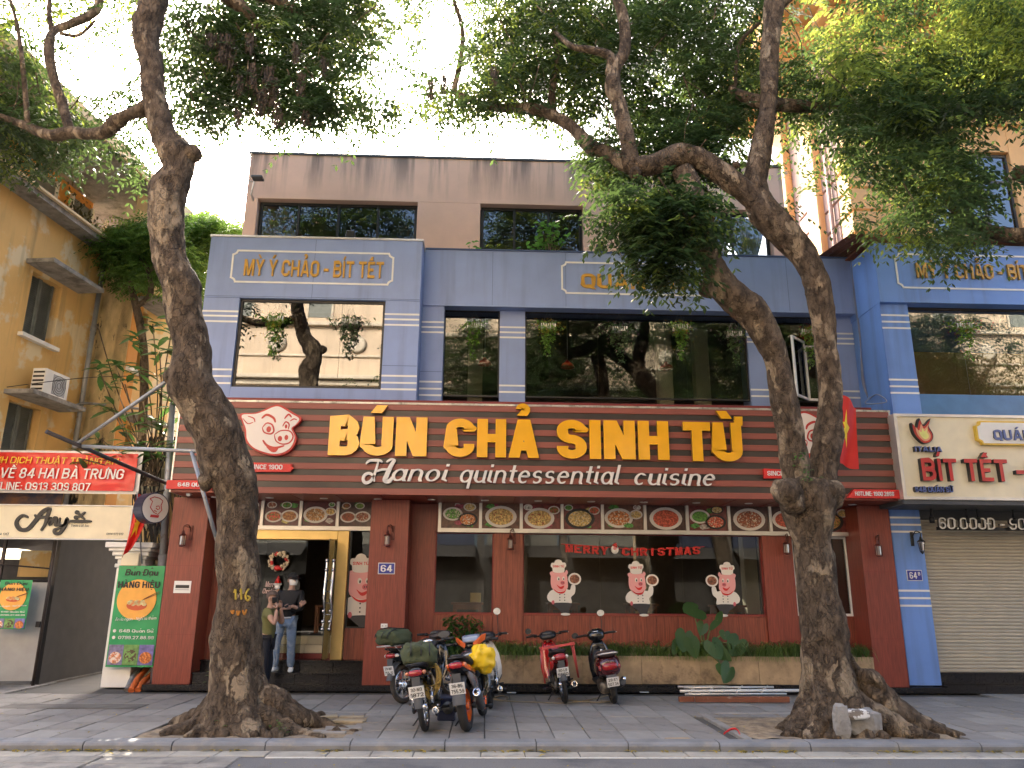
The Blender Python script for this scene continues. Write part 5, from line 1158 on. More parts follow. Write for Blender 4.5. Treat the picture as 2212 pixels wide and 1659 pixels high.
# green vinyl banner
m_gold2 = M('banner_orange_disc', (.85, .42, .07), .5)
def green_banner(c, x0, x1, z0, z1, Y, label):
    T = thing('vertical_banner', label, 'banner', ((x0+x1)/2, Y, z0)); w = x1-x0; h = z1-z0
    crumple(x0, x1, z0, z1, Y, 14, 34, .006, c).build('banner_sheet', m_green, T); y = Y-.014
    a = MB(); disc(a, x0+w*.48, z0+h*.66, w*.42, w*.42, y, .003, 30); ds = a.build('orange_disc', m_gold2, T)
    a = MB(); text(a, 'Bún Đậu', x0+w*.16, x0+w*.86, z0+h*.9, z0+h*.965, y, .004, wt=.17, ct=.13, sh=.15); a.build('lettering', m_black, T, kind='stuff')
    a = MB(); text(a, 'HÀNG HIỆU', x0+w*.04, x0+w*.94, z0+h*.775, z0+h*.84, y-.004, .004, wt=.24, ct=.2); a.build('lettering', m_black, T, kind='stuff')
    a = MB(); text(a, 'Ăn là ngon - Nghĩ là thèm', x0+w*.08, x0+w*.95, z0+h*.455, z0+h*.485, y, .004, wt=.12, ct=.1, sh=.15, rot=.04); text(a, '64B Quán Sứ', x0+w*.2, x0+w*.92, z0+h*.335, z0+h*.365, y, .004, wt=.17, ct=.14); text(a, '0799.27.88.99', x0+w*.2, x0+w*.95, z0+h*.27, z0+h*.3, y, .004, wt=.18, ct=.15)
    disc(a, x0+w*.1, z0+h*.35, w*.035, w*.035, y, .004, 10); disc(a, x0+w*.1, z0+h*.285, w*.035, w*.035, y, .004, 10); a.build('lettering', m_white, T, kind='stuff')
    # bowl of noodles with chopsticks
    bw = MB()
    for (u, v_, rx, ry, m_i) in ((.5, .6, .22, .05, 0),): disc(bw, x0+w*u, z0+h*v_, rx*w, ry*h, y-.004, .003, 18)
    bw.build('bowl', M('bowl_red_%d' % c, (.6, .1, .03), .5), ds); bw = MB()
    for i in range(9): disc(bw, x0+w*(.34+.04*i), z0+h*(.625+.012*math.sin(i*2.1)), w*.05, w*.045, y-.008-.0005*i, .003, 10)
    bw.build('garnish', M('garnish_%d' % c, (.55, .6, .3), .6, var=.5, scale=12, col2=(.7, .2, .05), mix2=.5, scale2=9), ds, kind='stuff'); bw = MB()
    line2(bw, [(x0+w*.62, z0+h*.66), (x0+w*.78, z0+h*.7), (x0+w*.96, z0+h*.745)], .01, y-.012, .003); line2(bw, [(x0+w*.6, z0+h*.65), (x0+w*.78, z0+h*.69), (x0+w*.96, z0+h*.725)], .01, y-.012, .003); bw.build('chopsticks', m_rust, ds)
    for i in range(3):
        xx = x0+w*(.03+.32*i); q = MB().box(xx, xx+w*.31, y-.002, y+.002, z0+h*.02, z0+h*.215).build('food_picture', M('picture_ground_%d_%d' % (c, i), ((.2, .18, .3), (.15, .3, .08), (.18, .16, .4))[i], .5, var=.4, scale=15), T)
        a = MB(); disc(a, xx+w*.155, z0+h*(.09+.02*(i % 2)), w*.13, w*.12, y-.004, .002, 16); a.build('food', M('picture_food_%d_%d' % (c, i), ((.6, .22, .1), (.1, .06, .03), (.65, .22, .05))[i], .5, var=.5, scale=30, col2=((.8, .7, .6), (.2, .4, .1), (.4, .1, .02))[i], mix2=.52, scale2=28, sharp=1), q)
gx0, gx1_ = at(226, 1440, 14.62).x, at(329, 1440, 14.62).x
green_banner(3, gx0+.02, gx1_+.02, Zt(280, 1441, 14.6), Zt(300, 1222, 14.6), 14.6, 'tall green food banner with orange disc tied to the white gate pillar')
a0, a1_ = at(-14, 1360, 14.7).x, at(57, 1360, 14.72).x
green_banner(5, a0+.0, a1_, Zt(30, 1359, 14.68), Zt(40, 1253, 14.68), 14.66, 'small green food banner fixed on the grey gate leaf')
# flag helper
m_flag = M('flag_red', (.6, .02, .012), .6, var=.06); m_star = M('flag_yellow', (.85, .62, .03), .6)
def flag(pole0, pole1, pts_uv, label, w=1.0, seed=1):
    T = thing('flag', label, 'flag', tuple(pole0)); MB().tube([pole0, pole1], .012, 8).build('pole', m_steel, T)
    nx, nz = 26, 26; vs = []; fs = []
    G_ = lambda u, v: pts_uv(u, v)
    for j in range(nz+1):
        for i in range(nx+1): vs.append(G_(i/nx, j/nz))
    for j in range(nz):
        for i in range(nx): q = j*(nx+1)+i; fs.append((q, q+1, q+nx+2, q+nx+1))
    MB().add(vs, fs, True).build('cloth', m_flag, T)
    sv = []; R0, R1 = .3, .12
    for k in range(10):
        r = R0 if k % 2 == 0 else R1; a_ = PI/2+k*PI/5; sv.append((.5+r*math.cos(a_)*.67, .5-r*math.sin(a_)))
    c = G_(.5, .5); vs = [Vector(c)+Vector((0, -.012, 0))]+[Vector(G_(u, v))+Vector((0, -.012, 0)) for u, v in sv]
    MB().add(vs, [(0, k+1, (k+1) % 10+1) for k in range(10)]).build('star', m_star, T)
fb = at(262, 1205, 14.3); ft = at(293, 1065, 14.3)
def f1(u, v):   # folded flag hanging beside the pole; u across, v down
    a = ft+(fb-ft)*v; wdt = .34*math.sin(PI*min(1, .18+v*.82))**.8
    return (a.x+.02+u*wdt*.75*(1-.3*v)+.13*v*u, 14.3+.05*math.sin(u*9+v*3), a.z+.04*math.sin(u*4)*u+.25*u*(v-.35)*1.0)
flag(at(303, 1205, 14.35)+Vector((0, .1, -.1)), at(296, 1062, 14.3), f1, 'small red flag with yellow star hanging limp above the white gate pillar')
f2a, f2b = at(1812, 852, 13.3), at(1800, 1010, 13.3)
def f2(u, v):
    a = f2a+(f2b-f2a)*v; return (a.x-.1+u*(.42+.12*v), 13.3+.07*math.sin(u*8+v*2), a.z+.05*math.sin(u*5)-.1*u*u-.1*u*(1-v)+.12*u*v)
flag(at(1806, 1060, 13.3), at(1812, 845, 13.3), f2, 'large red flag with yellow star beside the forked tree, over the striped sign')
# round projecting light box with the pig logo
RS = thing('round_sign', 'round projecting light box with thin pig line drawing beside the grey pole', 'sign', tuple(at(333, 1135, 14.2)))
c = at(327, 1098, 14.2); ra = Zt(331, 1065, 14.2)-c.z
ax = Vector((.84, -.55, 0)).normalized(); rgt = Vector((.55, .84, 0)).normalized()
def ringpts(r, off): return [c+ax*off+rgt*(r*math.cos(2*PI*i/28))+Vector((0, 0, r*math.sin(2*PI*i/28))) for i in range(28)]
mb = MB(); mb.prism(ringpts(ra, -.12), tuple(ax*.24)); dr = mb.build('drum', M('navy_drum', (.03, .035, .07), .3), RS); mb = MB(); mb.prism(ringpts(ra*.93, .121), tuple(ax*.006)); mb.build('face', m_scr, dr)
mb = MB()
for P_ in ([(-.5, .55), (-.2, .7), (.2, .65), (.45, .5), (.35, .2), (.45, -.1), (.2, -.4), (-.1, -.3), (-.4, 0), (-.3, .4), (-.5, .55)], [(0, .1), (.2, .15), (.3, 0), (.15, -.1), (0, 0)], [(-.1, -.15), (.1, -.25)]): mb.tube([c+ax*.13+rgt*(x_*ra)+Vector((0, 0, z_*ra)) for x_, z_ in P_], .008, 5)
mb.build('pig_line_drawing', m_redl, dr)
mb = MB(); mb.prism([c+ax*.13+rgt*(x_*ra)+Vector((0, 0, z_*ra)) for x_, z_ in ((-.35, -.62), (.25, -.62), (.3, -.45), (-.3, -.45))], tuple(ax*.006)); mb.build('red_label', m_redl, dr)
MB().tube([c+Vector((0, 0, ra)), c+Vector((0, .5, ra+.12))], .015, 6).build('bracket', m_iron, RS)
# clutter between pillar and post: boxes, conduits, grey pole
cl = at(345, 1105, 15.6)
JB = thing('meter_boxes', 'cream electricity meter boxes stacked on the party wall beside the grey pole', 'meter box', (cl.x, 15.6, 2.8))
for (pa, pb_, ya, yb_, y) in ((308, 345, 1020, 1070, 15.3), (345, 372, 1010, 1060, 15.35), (306, 338, 1090, 1140, 15.3), (322, 352, 1140, 1152, 15.2)):
    MB().bbox(at(pa, ya, y).x, at(pb_, ya, y).x, y, y+.3, Zt(320, yb_, y), Zt(320, ya, y), .01).build('box', m_cream, JB)
tag(MB().box(at(296, 1200, 15.7).x, xl-.01, 15.7, 15.9, 0, 4.6).build('party_wall', m_mould), 'stained party wall between the alley and the red pillar', 'wall')
co = MB().bbox(at(262, 1210, 14.6).x, at(300, 1210, 14.6).x, 14.58, 14.9, Zt(280, 1222, 14.6), Zt(285, 1195, 14.6), .01); tag(co.build('power_box', m_cream), 'small cream box standing behind the top of the tall green banner', 'box')
pipes = ((283, 1492, 320, 1440, m_orangep := M('orange_conduit', (.55, .13, .03), .6)), (296, 1492, 331, 1452, m_orangep), (272, 1492, 303, 1445, m_steel), (303, 1490, 340, 1462, M('salmon_conduit', (.6, .28, .18), .6)))
for i, (xa_, ya_, xb_, yb_, m) in enumerate(pipes):
    a = gz(xa_, ya_, .0)+Vector((0, .03*i, 0)); b_ = at(xb_, yb_, 15.0); mb = MB(); mb.tube(spline([a, (a+b_)/2+Vector((-.03, 0, .0)), b_, b_+Vector((.1, .5, .5))], 5), .05 if i != 2 else .055, 10)
    o = mb.build('conduit', m); tag(o, ('orange conduit rising behind the foot of the tall green banner', 'orange conduit second from the red pillar foot', 'grey conduit nearest the white gate pillar foot', 'salmon pink conduit nearest the red pillar foot')[i], 'conduit')
cb = MB(); rr = random.Random(4)
for i in range(26):
    x0 = at(345, 1000, 15.2).x+rr.uniform(-.25, .3); cb.tube(spline([(x0, 15.2, 4.6), (x0+rr.uniform(-.3, .3), 15.1, 3.6), (x0+rr.uniform(-.2, .35), 15.15, 2.4), (x0+rr.uniform(0, .3), 15.0, .6)], 4), .012, 5)
tag(cb.build('cable_bundle', m_black, kind='stuff'))
gpole = MB(); b0 = at(345, 1310, 14.72); b1 = at(373, 871, 14.72); dz_ = (b1-b0)/(b1.z-b0.z); gf = b0-dz_*b0.z; gpole.tube([gf+dz_*1.7, b1], [.07, .055], 12); gpole.tube([gf, gf+dz_*2.3], .08, 12)
tag(gpole.build('pole', m_steel), 'slim grey steel pole standing left of the red pillar and striped sign', 'pole')
# angle iron props that brace the leaning tree
pf = thing('tree_prop', 'steel tube frame bracing the leaning left tree from the wall side', 'frame', tuple(at(300, 1000, 12)))
def bar(a, b_, r, nm, m=m_steel): MB().tube([a, b_], r, 8).build(nm, m, pf)
na = at(160, 963, 12.6)
bar(na, at(362, 822, 10.9), .028, 'brace'); bar(na, at(445, 976, 11.0), .028, 'brace'); bar(at(100, 932, 12.0), at(367, 1047, 13.9), .034, 'beam', m_iron)
bar(at(414, 976, 11.1), at(468, 1166, 11.0), .028, 'brace')
# ------------------------------------------------------------------ trees
def trunk_mesh(mb, ctrl, n=36, k=10, amp=.05, flare=None, seed=0, end_taper=False):
    """ctrl: (px, py, Y, half width in survey units). Rings follow a smooth curve; bark relief pushes the surface in and out"""
    pts = []
    for (px, py, Y, hw) in ctrl:
        p = at(px, py, Y); pts.append((p.x, p.y, p.z, hw*scl(px, py, Y)*(.93 if hw > 24 else 1)))
    tube_rel(mb, pts, n, k, amp, flare, seed, end_taper)
def tube_rel(mb, pts, n=36, k=10, amp=.05, flare=None, seed=0, end_taper=False):
    S = spline(pts, k); m = len(S); vs = []; nrm = None
    for i in range(m):
        c = Vector(S[i][:3]); r = S[i][3]; t = Vector(S[min(i+1, m-1)][:3])-Vector(S[max(i-1, 0)][:3]); t.normalize()
        if nrm is None: a = Vector((1, 0, 0)) if abs(t.x) < .9 else Vector((0, 1, 0)); nrm = (a-t*a.dot(t)).normalized()
        else: nrm = (nrm-t*nrm.dot(t)).normalized()
        b = t.cross(nrm)
        for q in range(n):
            an = 2*PI*q/n; d = nrm*math.cos(an)+b*math.sin(an); rr = r
            if flare:
                h = max(0, c.z); f = math.exp(-h/flare[0])
                lob = .5+.5*math.sin(an*flare[2]+flare[3])*(.7+.3*math.sin(an*2.3+1))
                rr = r*(1+flare[1]*f*lob+.12*f)
            p = c+d*rr
            ns = mnoise.noise(p*2.2+Vector((seed, 0, 0)))*1.0+.55*mnoise.noise(p*6.5+Vector((seed, 3, 0)))+.3*mnoise.noise(Vector((p.x*17, p.y*17, p.z*8)))
            rid = abs(mnoise.noise(Vector((p.x*9, p.y*9, p.z*2.6))))
            rr += (ns*amp+(.3-rid)*amp*.55)*min(1, r/.12)
            vs.append(c+d*rr)
    fs = []
    for i in range(m-1):
        for q in range(n): l = (q+1) % n; fs.append((i*n+q, i*n+l, (i+1)*n+l, (i+1)*n+q))
    fs.append(tuple(reversed(range(n)))); fs.append(tuple((m-1)*n+q for q in range(n)))
    mb.add(vs, fs, True)
def knob(mb, px, py, Y, r, seed=0):
    c = at(px, py, Y); n, m = 20, 14; vs = []; fs = []
    for i in range(m+1):
        p_ = PI*i/m
        for k in range(n):
            a = 2*PI*k/n; d = Vector((math.sin(p_)*math.cos(a), math.sin(p_)*math.sin(a), math.cos(p_))); vs.append(c+d*(r*(1+.28*mnoise.noise((c+d*r)*7))))
    for i in range(m):
        for k in range(n): l = (k+1) % n; fs.append((i*n+k, (i+1)*n+k, (i+1)*n+l, i*n+l))
    mb.add(vs, fs, True)
T1 = thing('street_tree', 'big leaning tree left of the door, yellow 116 painted on its trunk', 'tree', tuple(gz(515, 1575)), 'street trees')
T2 = thing('street_tree', 'forked tree with flaking bark and broad root flare in front of the right shop windows', 'tree', tuple(gz(1790, 1575)), 'street trees')
tk = MB()
YT = 10.45
trunk_mesh(tk, [(514, 1585, YT, 76), (513, 1540, YT, 68), (512, 1472, YT, 58), (511, 1371, YT, 53), (514, 1237, YT, 47.5), (512, 1103, YT, 47), (508, 1050, YT-.05, 48), (484, 985, YT-.1, 55), (463, 920, YT-.15, 54), (435, 870, YT-.2, 53), (411, 819, YT-.25, 52), (414, 752, YT-.3, 41), (398, 685, YT-.35, 39.5), (388, 618, YT-.4, 42), (366, 551, YT-.45, 37), (358, 469, YT-.5, 37), (363, 415, YT-.5, 41), (384, 365, YT-.5, 34), (376, 330, YT-.5, 39), (354, 295, YT-.5, 29), (337, 234, YT-.5, 27), (324, 134, YT-.5, 24), (316, 67, YT-.5, 28), (334, 0, YT-.5, 31), (345, -90, YT-.4, 28), (370, -260, YT-.2, 22)], n=52, k=12, amp=.035, flare=(.3, .55, 5, .6), seed=3)
for (px, py, Y, r) in ((374, 812, YT-.35, .12), (415, 330, YT-.55, .13), (446, 1040, YT-.2, .12), (330, 440, YT-.6, .07)): knob(tk, px, py, Y, r)
def root(mb, P_, seed):                                # P_: (px, py, Y or None for the ground, radius m)
    q = []
    for (px, py, Y, r_) in P_:
        p = gz(px, py, -.02) if Y is None else at(px, py, Y)
        if p.y < 9.93: p = Vector((p.x, 9.93, p.z))
        q.append((*p, r_))
    a0 = q[0]; q = [(a0[0]-(q[1][0]-a0[0])*.35, a0[1]+.08, a0[2]+.3, .03)]+[(a0[0], a0[1], a0[2], a0[3]*.72)]+q[1:]
    tube_rel(mb, q, 22, 10, .055, seed=seed)
for i, P_ in enumerate(([(478, 1495, YT, .17), (456, 1535, YT-.1, .16), (420, 1570, YT-.2, .12), (345, 1592, None, .05)], [(482, 1525, YT-.1, .17), (455, 1570, 10.2, .14), (400, 1597, None, .05)], [(550, 1480, YT, .15), (585, 1515, YT, .15), (632, 1550, YT, .13), (700, 1572, None, .09), (770, 1583, None, .04)],
    [(550, 1520, YT-.1, .17), (585, 1560, 10.3, .15), (640, 1588, None, .09), (700, 1596, None, .04)], [(515, 1535, 10.2, .16), (500, 1580, 10.1, .12), (470, 1601, None, .05)], [(540, 1540, 10.2, .16), (560, 1582, 10.1, .12), (590, 1601, None, .05)], [(470, 1520, YT+.1, .14), (430, 1550, 10.7, .11), (370, 1566, None, .05)], [(560, 1510, YT+.2, .15), (620, 1535, 10.9, .13), (690, 1552, None, .06)])): root(tk, P_, i)
for i in range(46):
    a_ = rng.uniform(0, 1); px = 380+a_*350; py = 1545+rng.uniform(0, 52); p = gz(px, py, 0); 
    if p.y > 9.97: knob(tk, px, py, p.y, float(rng.uniform(.035, .1)))
tk.build('trunk', m_bark, T1)
lb = MB()
trunk_mesh(lb, [(318, 232, 10.0, 17), (300, 240, 10.0, 15), (276, 248, 10.1, 12), (251, 265, 10.2, 16), (225, 286, 10.3, 13), (190, 290, 10.4, 12), (150, 286, 10.5, 13), (110, 292, 10.6, 12), (50, 270, 10.8, 9), (-30, 240, 11, 6)], 20, 6, .02, seed=5)
trunk_mesh(lb, [(150, 282, 10.5, 9), (135, 225, 10.6, 10), (122, 188, 10.6, 10), (108, 134, 10.6, 11), (107, 90, 10.6, 10), (118, 66, 10.7, 8), (150, 53, 10.8, 9), (200, 30, 10.9, 9), (216, 0, 11, 8), (230, -80, 11, 6)], 16, 6, .02, seed=6)
trunk_mesh(lb, [(112, 70, 10.7, 6), (106, 20, 10.7, 5), (112, -40, 10.7, 4)], 10, 5, .01); trunk_mesh(lb, [(130, 72, 10.7, 4), (170, 76, 10.8, 4), (205, 45, 10.8, 3)], 10, 5, .01)
trunk_mesh(lb, [(60, 270, 10.8, 6), (50, 150, 10.9, 5), (38, 60, 11, 4), (20, -10, 11, 3)], 10, 5, .01)
trunk_mesh(lb, [(340, -60, 9.9, 16), (420, -60, 10.4, 15), (485, -12, 10.8, 15), (530, 22, 11, 12), (560, 60, 11.2, 6)], 16, 6, .02)
trunk_mesh(lb, [(440, -60, 10.4, 12), (560, -10, 11, 12), (626, 16, 11.3, 9), (680, 60, 11.6, 6), (700, 150, 11.8, 3)], 14, 6, .02)
lb.build('limbs', m_bark, T1)
# painted number on the bark
m_paint = M('yellow_tree_paint', (.42, .3, .04), .8, var=.3); m_paint2 = M('orange_tree_paint', (.4, .16, .02), .8, var=.3)
def on_bark(obj, pts_list, m, name, parent, rad=.014):
    """brush strokes laid on the trunk surface: every point is dropped onto the bark"""
    from mathutils.bvhtree import BVHTree
    me = obj.data; wl = WL[obj.name]; bv = BVHTree.FromPolygons([v.co+wl for v in me.vertices], [tuple(p.vertices) for p in me.polygons]); mb = MB()
    for pts in pts_list:
        out = []
        for p in spline(pts, 4):
            d = ray(p[0], p[1]).normalized(); h = bv.ray_cast(Vector((0, 0, EYE)), d, 30)
            if h[0] is not None: out.append(h[0]+d*(.002-rad*.2))
        if len(out) > 2:
            out = [(out[max(0, i-1)]+out[i]+out[min(len(out)-1, i+1)])/3 for i in range(len(out))]
            mb.tube(out, rad, 6, smooth=False, flat=1)
    return mb.build(name, m, parent)
TR = [o for o in T1.children if o.name.startswith('trunk')][0]
on_bark(TR, [[(506, 1281, 0), (509, 1272, 0), (509, 1297, 0)], [(519, 1279, 0), (521, 1271, 0), (521, 1297, 0)], [(538, 1272, 0), (532, 1280, 0), (530, 1290, 0), (535, 1298, 0), (540, 1291, 0), (533, 1287, 0)]], m_paint, 'painted_number', T1)
on_bark(TR, [[(499, 1318, 0), (503, 1326, 0), (505, 1317, 0)], [(512, 1318, 0), (514, 1330, 0), (518, 1318, 0)], [(524, 1317, 0), (528, 1328, 0), (533, 1316, 0)]], m_paint2, 'painted_mark', T1)
# right tree
tk = MB(); Y2 = 10.5
trunk_mesh(tk, [(1800, 1585, Y2, 70), (1797, 1540, Y2, 66), (1792, 1472, Y2, 56), (1786, 1421, Y2, 54), (1779, 1338, Y2, 52.5), (1766, 1271, Y2, 45.5), (1753, 1170, Y2, 42), (1750, 1120, Y2, 55), (1746, 1085, Y2, 64), (1746, 1060, Y2, 62), (1748, 1040, Y2, 50)], n=52, k=14, amp=.04, flare=(.34, .6, 6, 2.0), seed=11)
trunk_mesh(tk, [(1722, 1075, Y2-.0, 34), (1720, 1020, Y2-.05, 31), (1711, 953, Y2-.1, 32), (1698, 886, Y2-.15, 31), (1687, 819, Y2-.2, 28.5), (1667, 752, Y2-.25, 29), (1633, 685, Y2-.3, 36), (1590, 648, Y2-.3, 38), (1556, 610, Y2-.3, 36), (1540, 575, Y2-.3, 27), (1524, 530, Y2-.2, 24), (1508, 460, Y2-.1, 24), (1492, 410, Y2, 24), (1472, 366, Y2, 22)], n=36, k=12, amp=.028, seed=12)
trunk_mesh(tk, [(1772, 1080, Y2+.05, 40), (1778, 1020, Y2+.05, 33), (1788, 953, Y2+.05, 32), (1793, 886, Y2+.05, 27), (1794, 819, Y2+.05, 26), (1783, 752, Y2+.05, 24), (1778, 685, Y2+.05, 26), (1766, 618, Y2+.05, 28), (1736, 551, Y2+.05, 31), (1692, 502, Y2+.05, 35), (1645, 450, Y2+.05, 37), (1632, 402, Y2+.05, 27), (1642, 335, Y2+.05, 24), (1654, 268, Y2, 19), (1661, 201, Y2, 18), (1663, 134, Y2, 18), (1667, 67, Y2, 19), (1673, 0, Y2, 20), (1685, -100, Y2, 18), (1700, -250, Y2, 14)], n=36, k=12, amp=.028, seed=13)
trunk_mesh(tk, [(1640, 440, Y2, 27), (1600, 405, Y2, 27), (1552, 372, Y2, 26), (1510, 344, Y2, 25), (1471, 334, Y2, 24), (1435, 345, Y2, 23), (1400, 358, Y2, 22), (1362, 357, Y2, 20), (1330, 340, Y2+.05, 17)], n=30, k=12, amp=.025, seed=14)
trunk_mesh(tk, [(1368, 358, Y2-.02, 18), (1358, 318, Y2-.02, 17), (1340, 234, Y2, 16), (1324, 190, Y2, 17), (1328, 150, Y2, 13), (1350, 105, Y2, 12), (1345, 33, Y2, 12), (1333, -5, Y2, 11), (1320, -120, Y2, 9)], n=24, k=10, amp=.018, seed=15)
trunk_mesh(tk, [(1316, 160, Y2, 9), (1318, 122, Y2, 10), (1276, 108, Y2, 9), (1236, 100, Y2, 6), (1200, 70, Y2+.2, 4)], 16, 6, .012)
trunk_mesh(tk, [(1350, 352, Y2+.05, 14), (1310, 330, Y2+.2, 15), (1277, 318, Y2+.3, 16), (1250, 290, Y2+.5, 14), (1226, 268, Y2+.6, 13), (1176, 242, Y2+.8, 13), (1120, 234, Y2+1, 11), (1060, 230, Y2+1.2, 8), (980, 200, Y2+1.4, 5)], 20, 8, .016, seed=16)
trunk_mesh(tk, [(1196, 246, Y2+.8, 8), (1192, 200, Y2+.8, 8), (1203, 134, Y2+.8, 7), (1195, 60, Y2+.9, 5), (1190, 0, Y2+1, 4)], 14, 6, .01)
trunk_mesh(tk, [(980, 200, Y2+1.4, 6), (1000, 80, Y2+1.4, 5), (980, 0, Y2+1.4, 4)], 12, 5, .01)
trunk_mesh(tk, [(1580, 190, Y2+.6, 8), (1600, 206, Y2+.5, 10), (1650, 222, Y2+.3, 15), (1726, 230, Y2+.5, 14), (1800, 231, Y2+.8, 7), (1900, 231, Y2+1, 5), (1990, 200, Y2+1.2, 3)], 16, 6, .016)
trunk_mesh(tk, [(1590, 200, Y2+.6, 4), (1590, 140, Y2+.7, 4), (1600, 90, Y2+.7, 4), (1640, 50, Y2+.6, 4)], 8, 5, .004)
trunk_mesh(tk, [(1675, 20, Y2, 14), (1700, -5, Y2, 13), (1740, -30, Y2+.2, 10), (1850, -60, Y2+.6, 7)], 14, 6, .01)
for (px, py, Y, r) in ((1699, 1062, Y2-.3, .2), (1712, 1085, Y2-.25, .17), (1528, 622, Y2-.35, .14), (1790, 1068, Y2-.15, .2), (1590, 357, Y2-.1, .06), (1372, 372, Y2-.1, .1)): knob(tk, px, py, Y, r)
for i, P_ in enumerate(([(1840, 1450, Y2, .16), (1880, 1490, Y2, .19), (1930, 1532, Y2-.05, .18), (1990, 1567, 10.35, .12), (2085, 1592, None, .04)], [(1830, 1500, Y2-.1, .2), (1880, 1545, Y2-.15, .2), (1950, 1578, 10.2, .13), (2030, 1598, None, .05)], [(1820, 1530, Y2-.2, .2), (1865, 1574, 10.2, .15), (1920, 1599, None, .06)],
    [(1850, 1490, Y2+.2, .17), (1900, 1525, Y2+.3, .17), (1960, 1550, 10.8, .13), (2040, 1572, None, .05)], [(1762, 1515, Y2-.1, .17), (1738, 1560, Y2-.2, .14), (1695, 1594, None, .05)], [(1772, 1530, 10.2, .17), (1765, 1572, 10.15, .13), (1748, 1602, None, .05)], [(1800, 1530, 10.2, .19), (1808, 1574, 10.1, .14), (1812, 1602, None, .05)], [(1755, 1525, Y2+.2, .15), (1715, 1560, 10.8, .11), (1680, 1577, None, .04)], [(1852, 1455, Y2-.1, .1), (1890, 1466, Y2-.12, .11), (1906, 1500, Y2-.1, .09)])): root(tk, P_, i+20)
for i in range(24):
    px = 1700+rng.uniform(0, 1)*300; py = 1560+rng.uniform(0, 38); p = gz(px, py, 0)
    if p.y > 9.97: knob(tk, px, py, p.y, float(rng.uniform(.035, .09)))
tk.build('trunk', m_bark, T2)
# ------------------------------------------------------------------ foliage
def leaf_twig(nl, ll, lw, nleaf, seed, droop=.6, spread=.28):
    """one twig: nleaf feather leaves, each a row of folded leaflets; returns (verts, quads)"""
    r = np.random.default_rng(seed); V, F = [], []
    for L in range(nleaf):
        a = r.uniform(0, 2*PI); el = r.uniform(-.5, .5); d = np.array((math.cos(a)*math.cos(el), math.sin(a)*math.cos(el), math.sin(el)))
        o = np.array((0, 0, r.uniform(-.12, .12)))+r.normal(0, .05, 3); ln = r.uniform(.75, 1.1)*spread
        side = np.cross(d, (0, 0, 1)); side /= np.linalg.norm(side)
        for k in range(nl):
            t = (k+.5)/nl; p = o+d*ln*t*1.3+np.array((0, 0, -droop*ln*t*t))
            for s in (-1, 1):
                f = r.uniform(.8, 1.15)
                dirn = side*s*.8+d*.55+np.array((0, 0, -.45+r.uniform(-.25, .2))); dirn /= np.linalg.norm(dirn)
                w = np.cross(dirn, (r.uniform(-.3, .3), r.uniform(-.3, .3), 1)); w /= np.linalg.norm(w)
                up_ = np.cross(w, dirn); b = len(V); l1 = ll*f
                V += [p, p+dirn*l1*.5+w*lw*.5-up_*lw*.15, p+dirn*l1+np.array((0, 0, -l1*.12)), p+dirn*l1*.5-w*lw*.5-up_*lw*.15]; F.append((b, b+1, b+2, b+3))
    return np.array(V), np.array(F)
def scatter(twigs, P, sc, seed):
    r = np.random.default_rng(seed); Vs, Fs = [], []; b = 0
    which = r.integers(0, len(twigs), len(P))
    for i, p in enumerate(P):
        V, F = twigs[which[i]]; a = r.uniform(0, 2*PI); tx, ty = r.uniform(-.35, .35, 2); c, s = math.cos(a), math.sin(a); k = sc*r.uniform(.8, 1.2)
        W = V*k; x = W[:, 0]*c-W[:, 1]*s; y = W[:, 0]*s+W[:, 1]*c; z = W[:, 2]+x*tx+y*ty
        Vs.append(np.stack((x+p[0], y+p[1], z+p[2]), 1)); Fs.append(F+b); b += len(V)
    return np.concatenate(Vs), np.concatenate(Fs)
TW = [leaf_twig(5, .098, .046, 5, 100+i, spread=.34, droop=.8) for i in range(10)]
m_leaf = leafmat('glossy_tree_leaf', (.033, .056, .03), (.085, .135, .034), rough=.3)
m_leafy = leafmat('young_and_sunlit_leaf', (.07, .11, .022), (.3, .36, .06), rough=.4)  # young leaves, and sunlight painted as yellow-green in the upper right crown
CR = ["35334536888999976522788999999998712235653899",
      "44423535899999972300788999999887622456664899",
      "55312425999999960300788999999998633567777899",
      "56311527999999860300699999999988667888888999",
      "78513624788999950388978888888888546889999888",
      "88744445667777677152111226778998324788999531",
      "88864421322330110000000046888997213788999631",
      "76764400000000000000000016888985223648898641",
      "11112200000000000000000004788962212323798942",
      "00000000000000000000000000689850001212388933",
      "00000000000000000000000001488840001134678920",
      "00000000000000000000000000068710000001256610",
      "00000000000000000000000000038700000000000000",
      "00000000000000000000000000001200000000000000"]
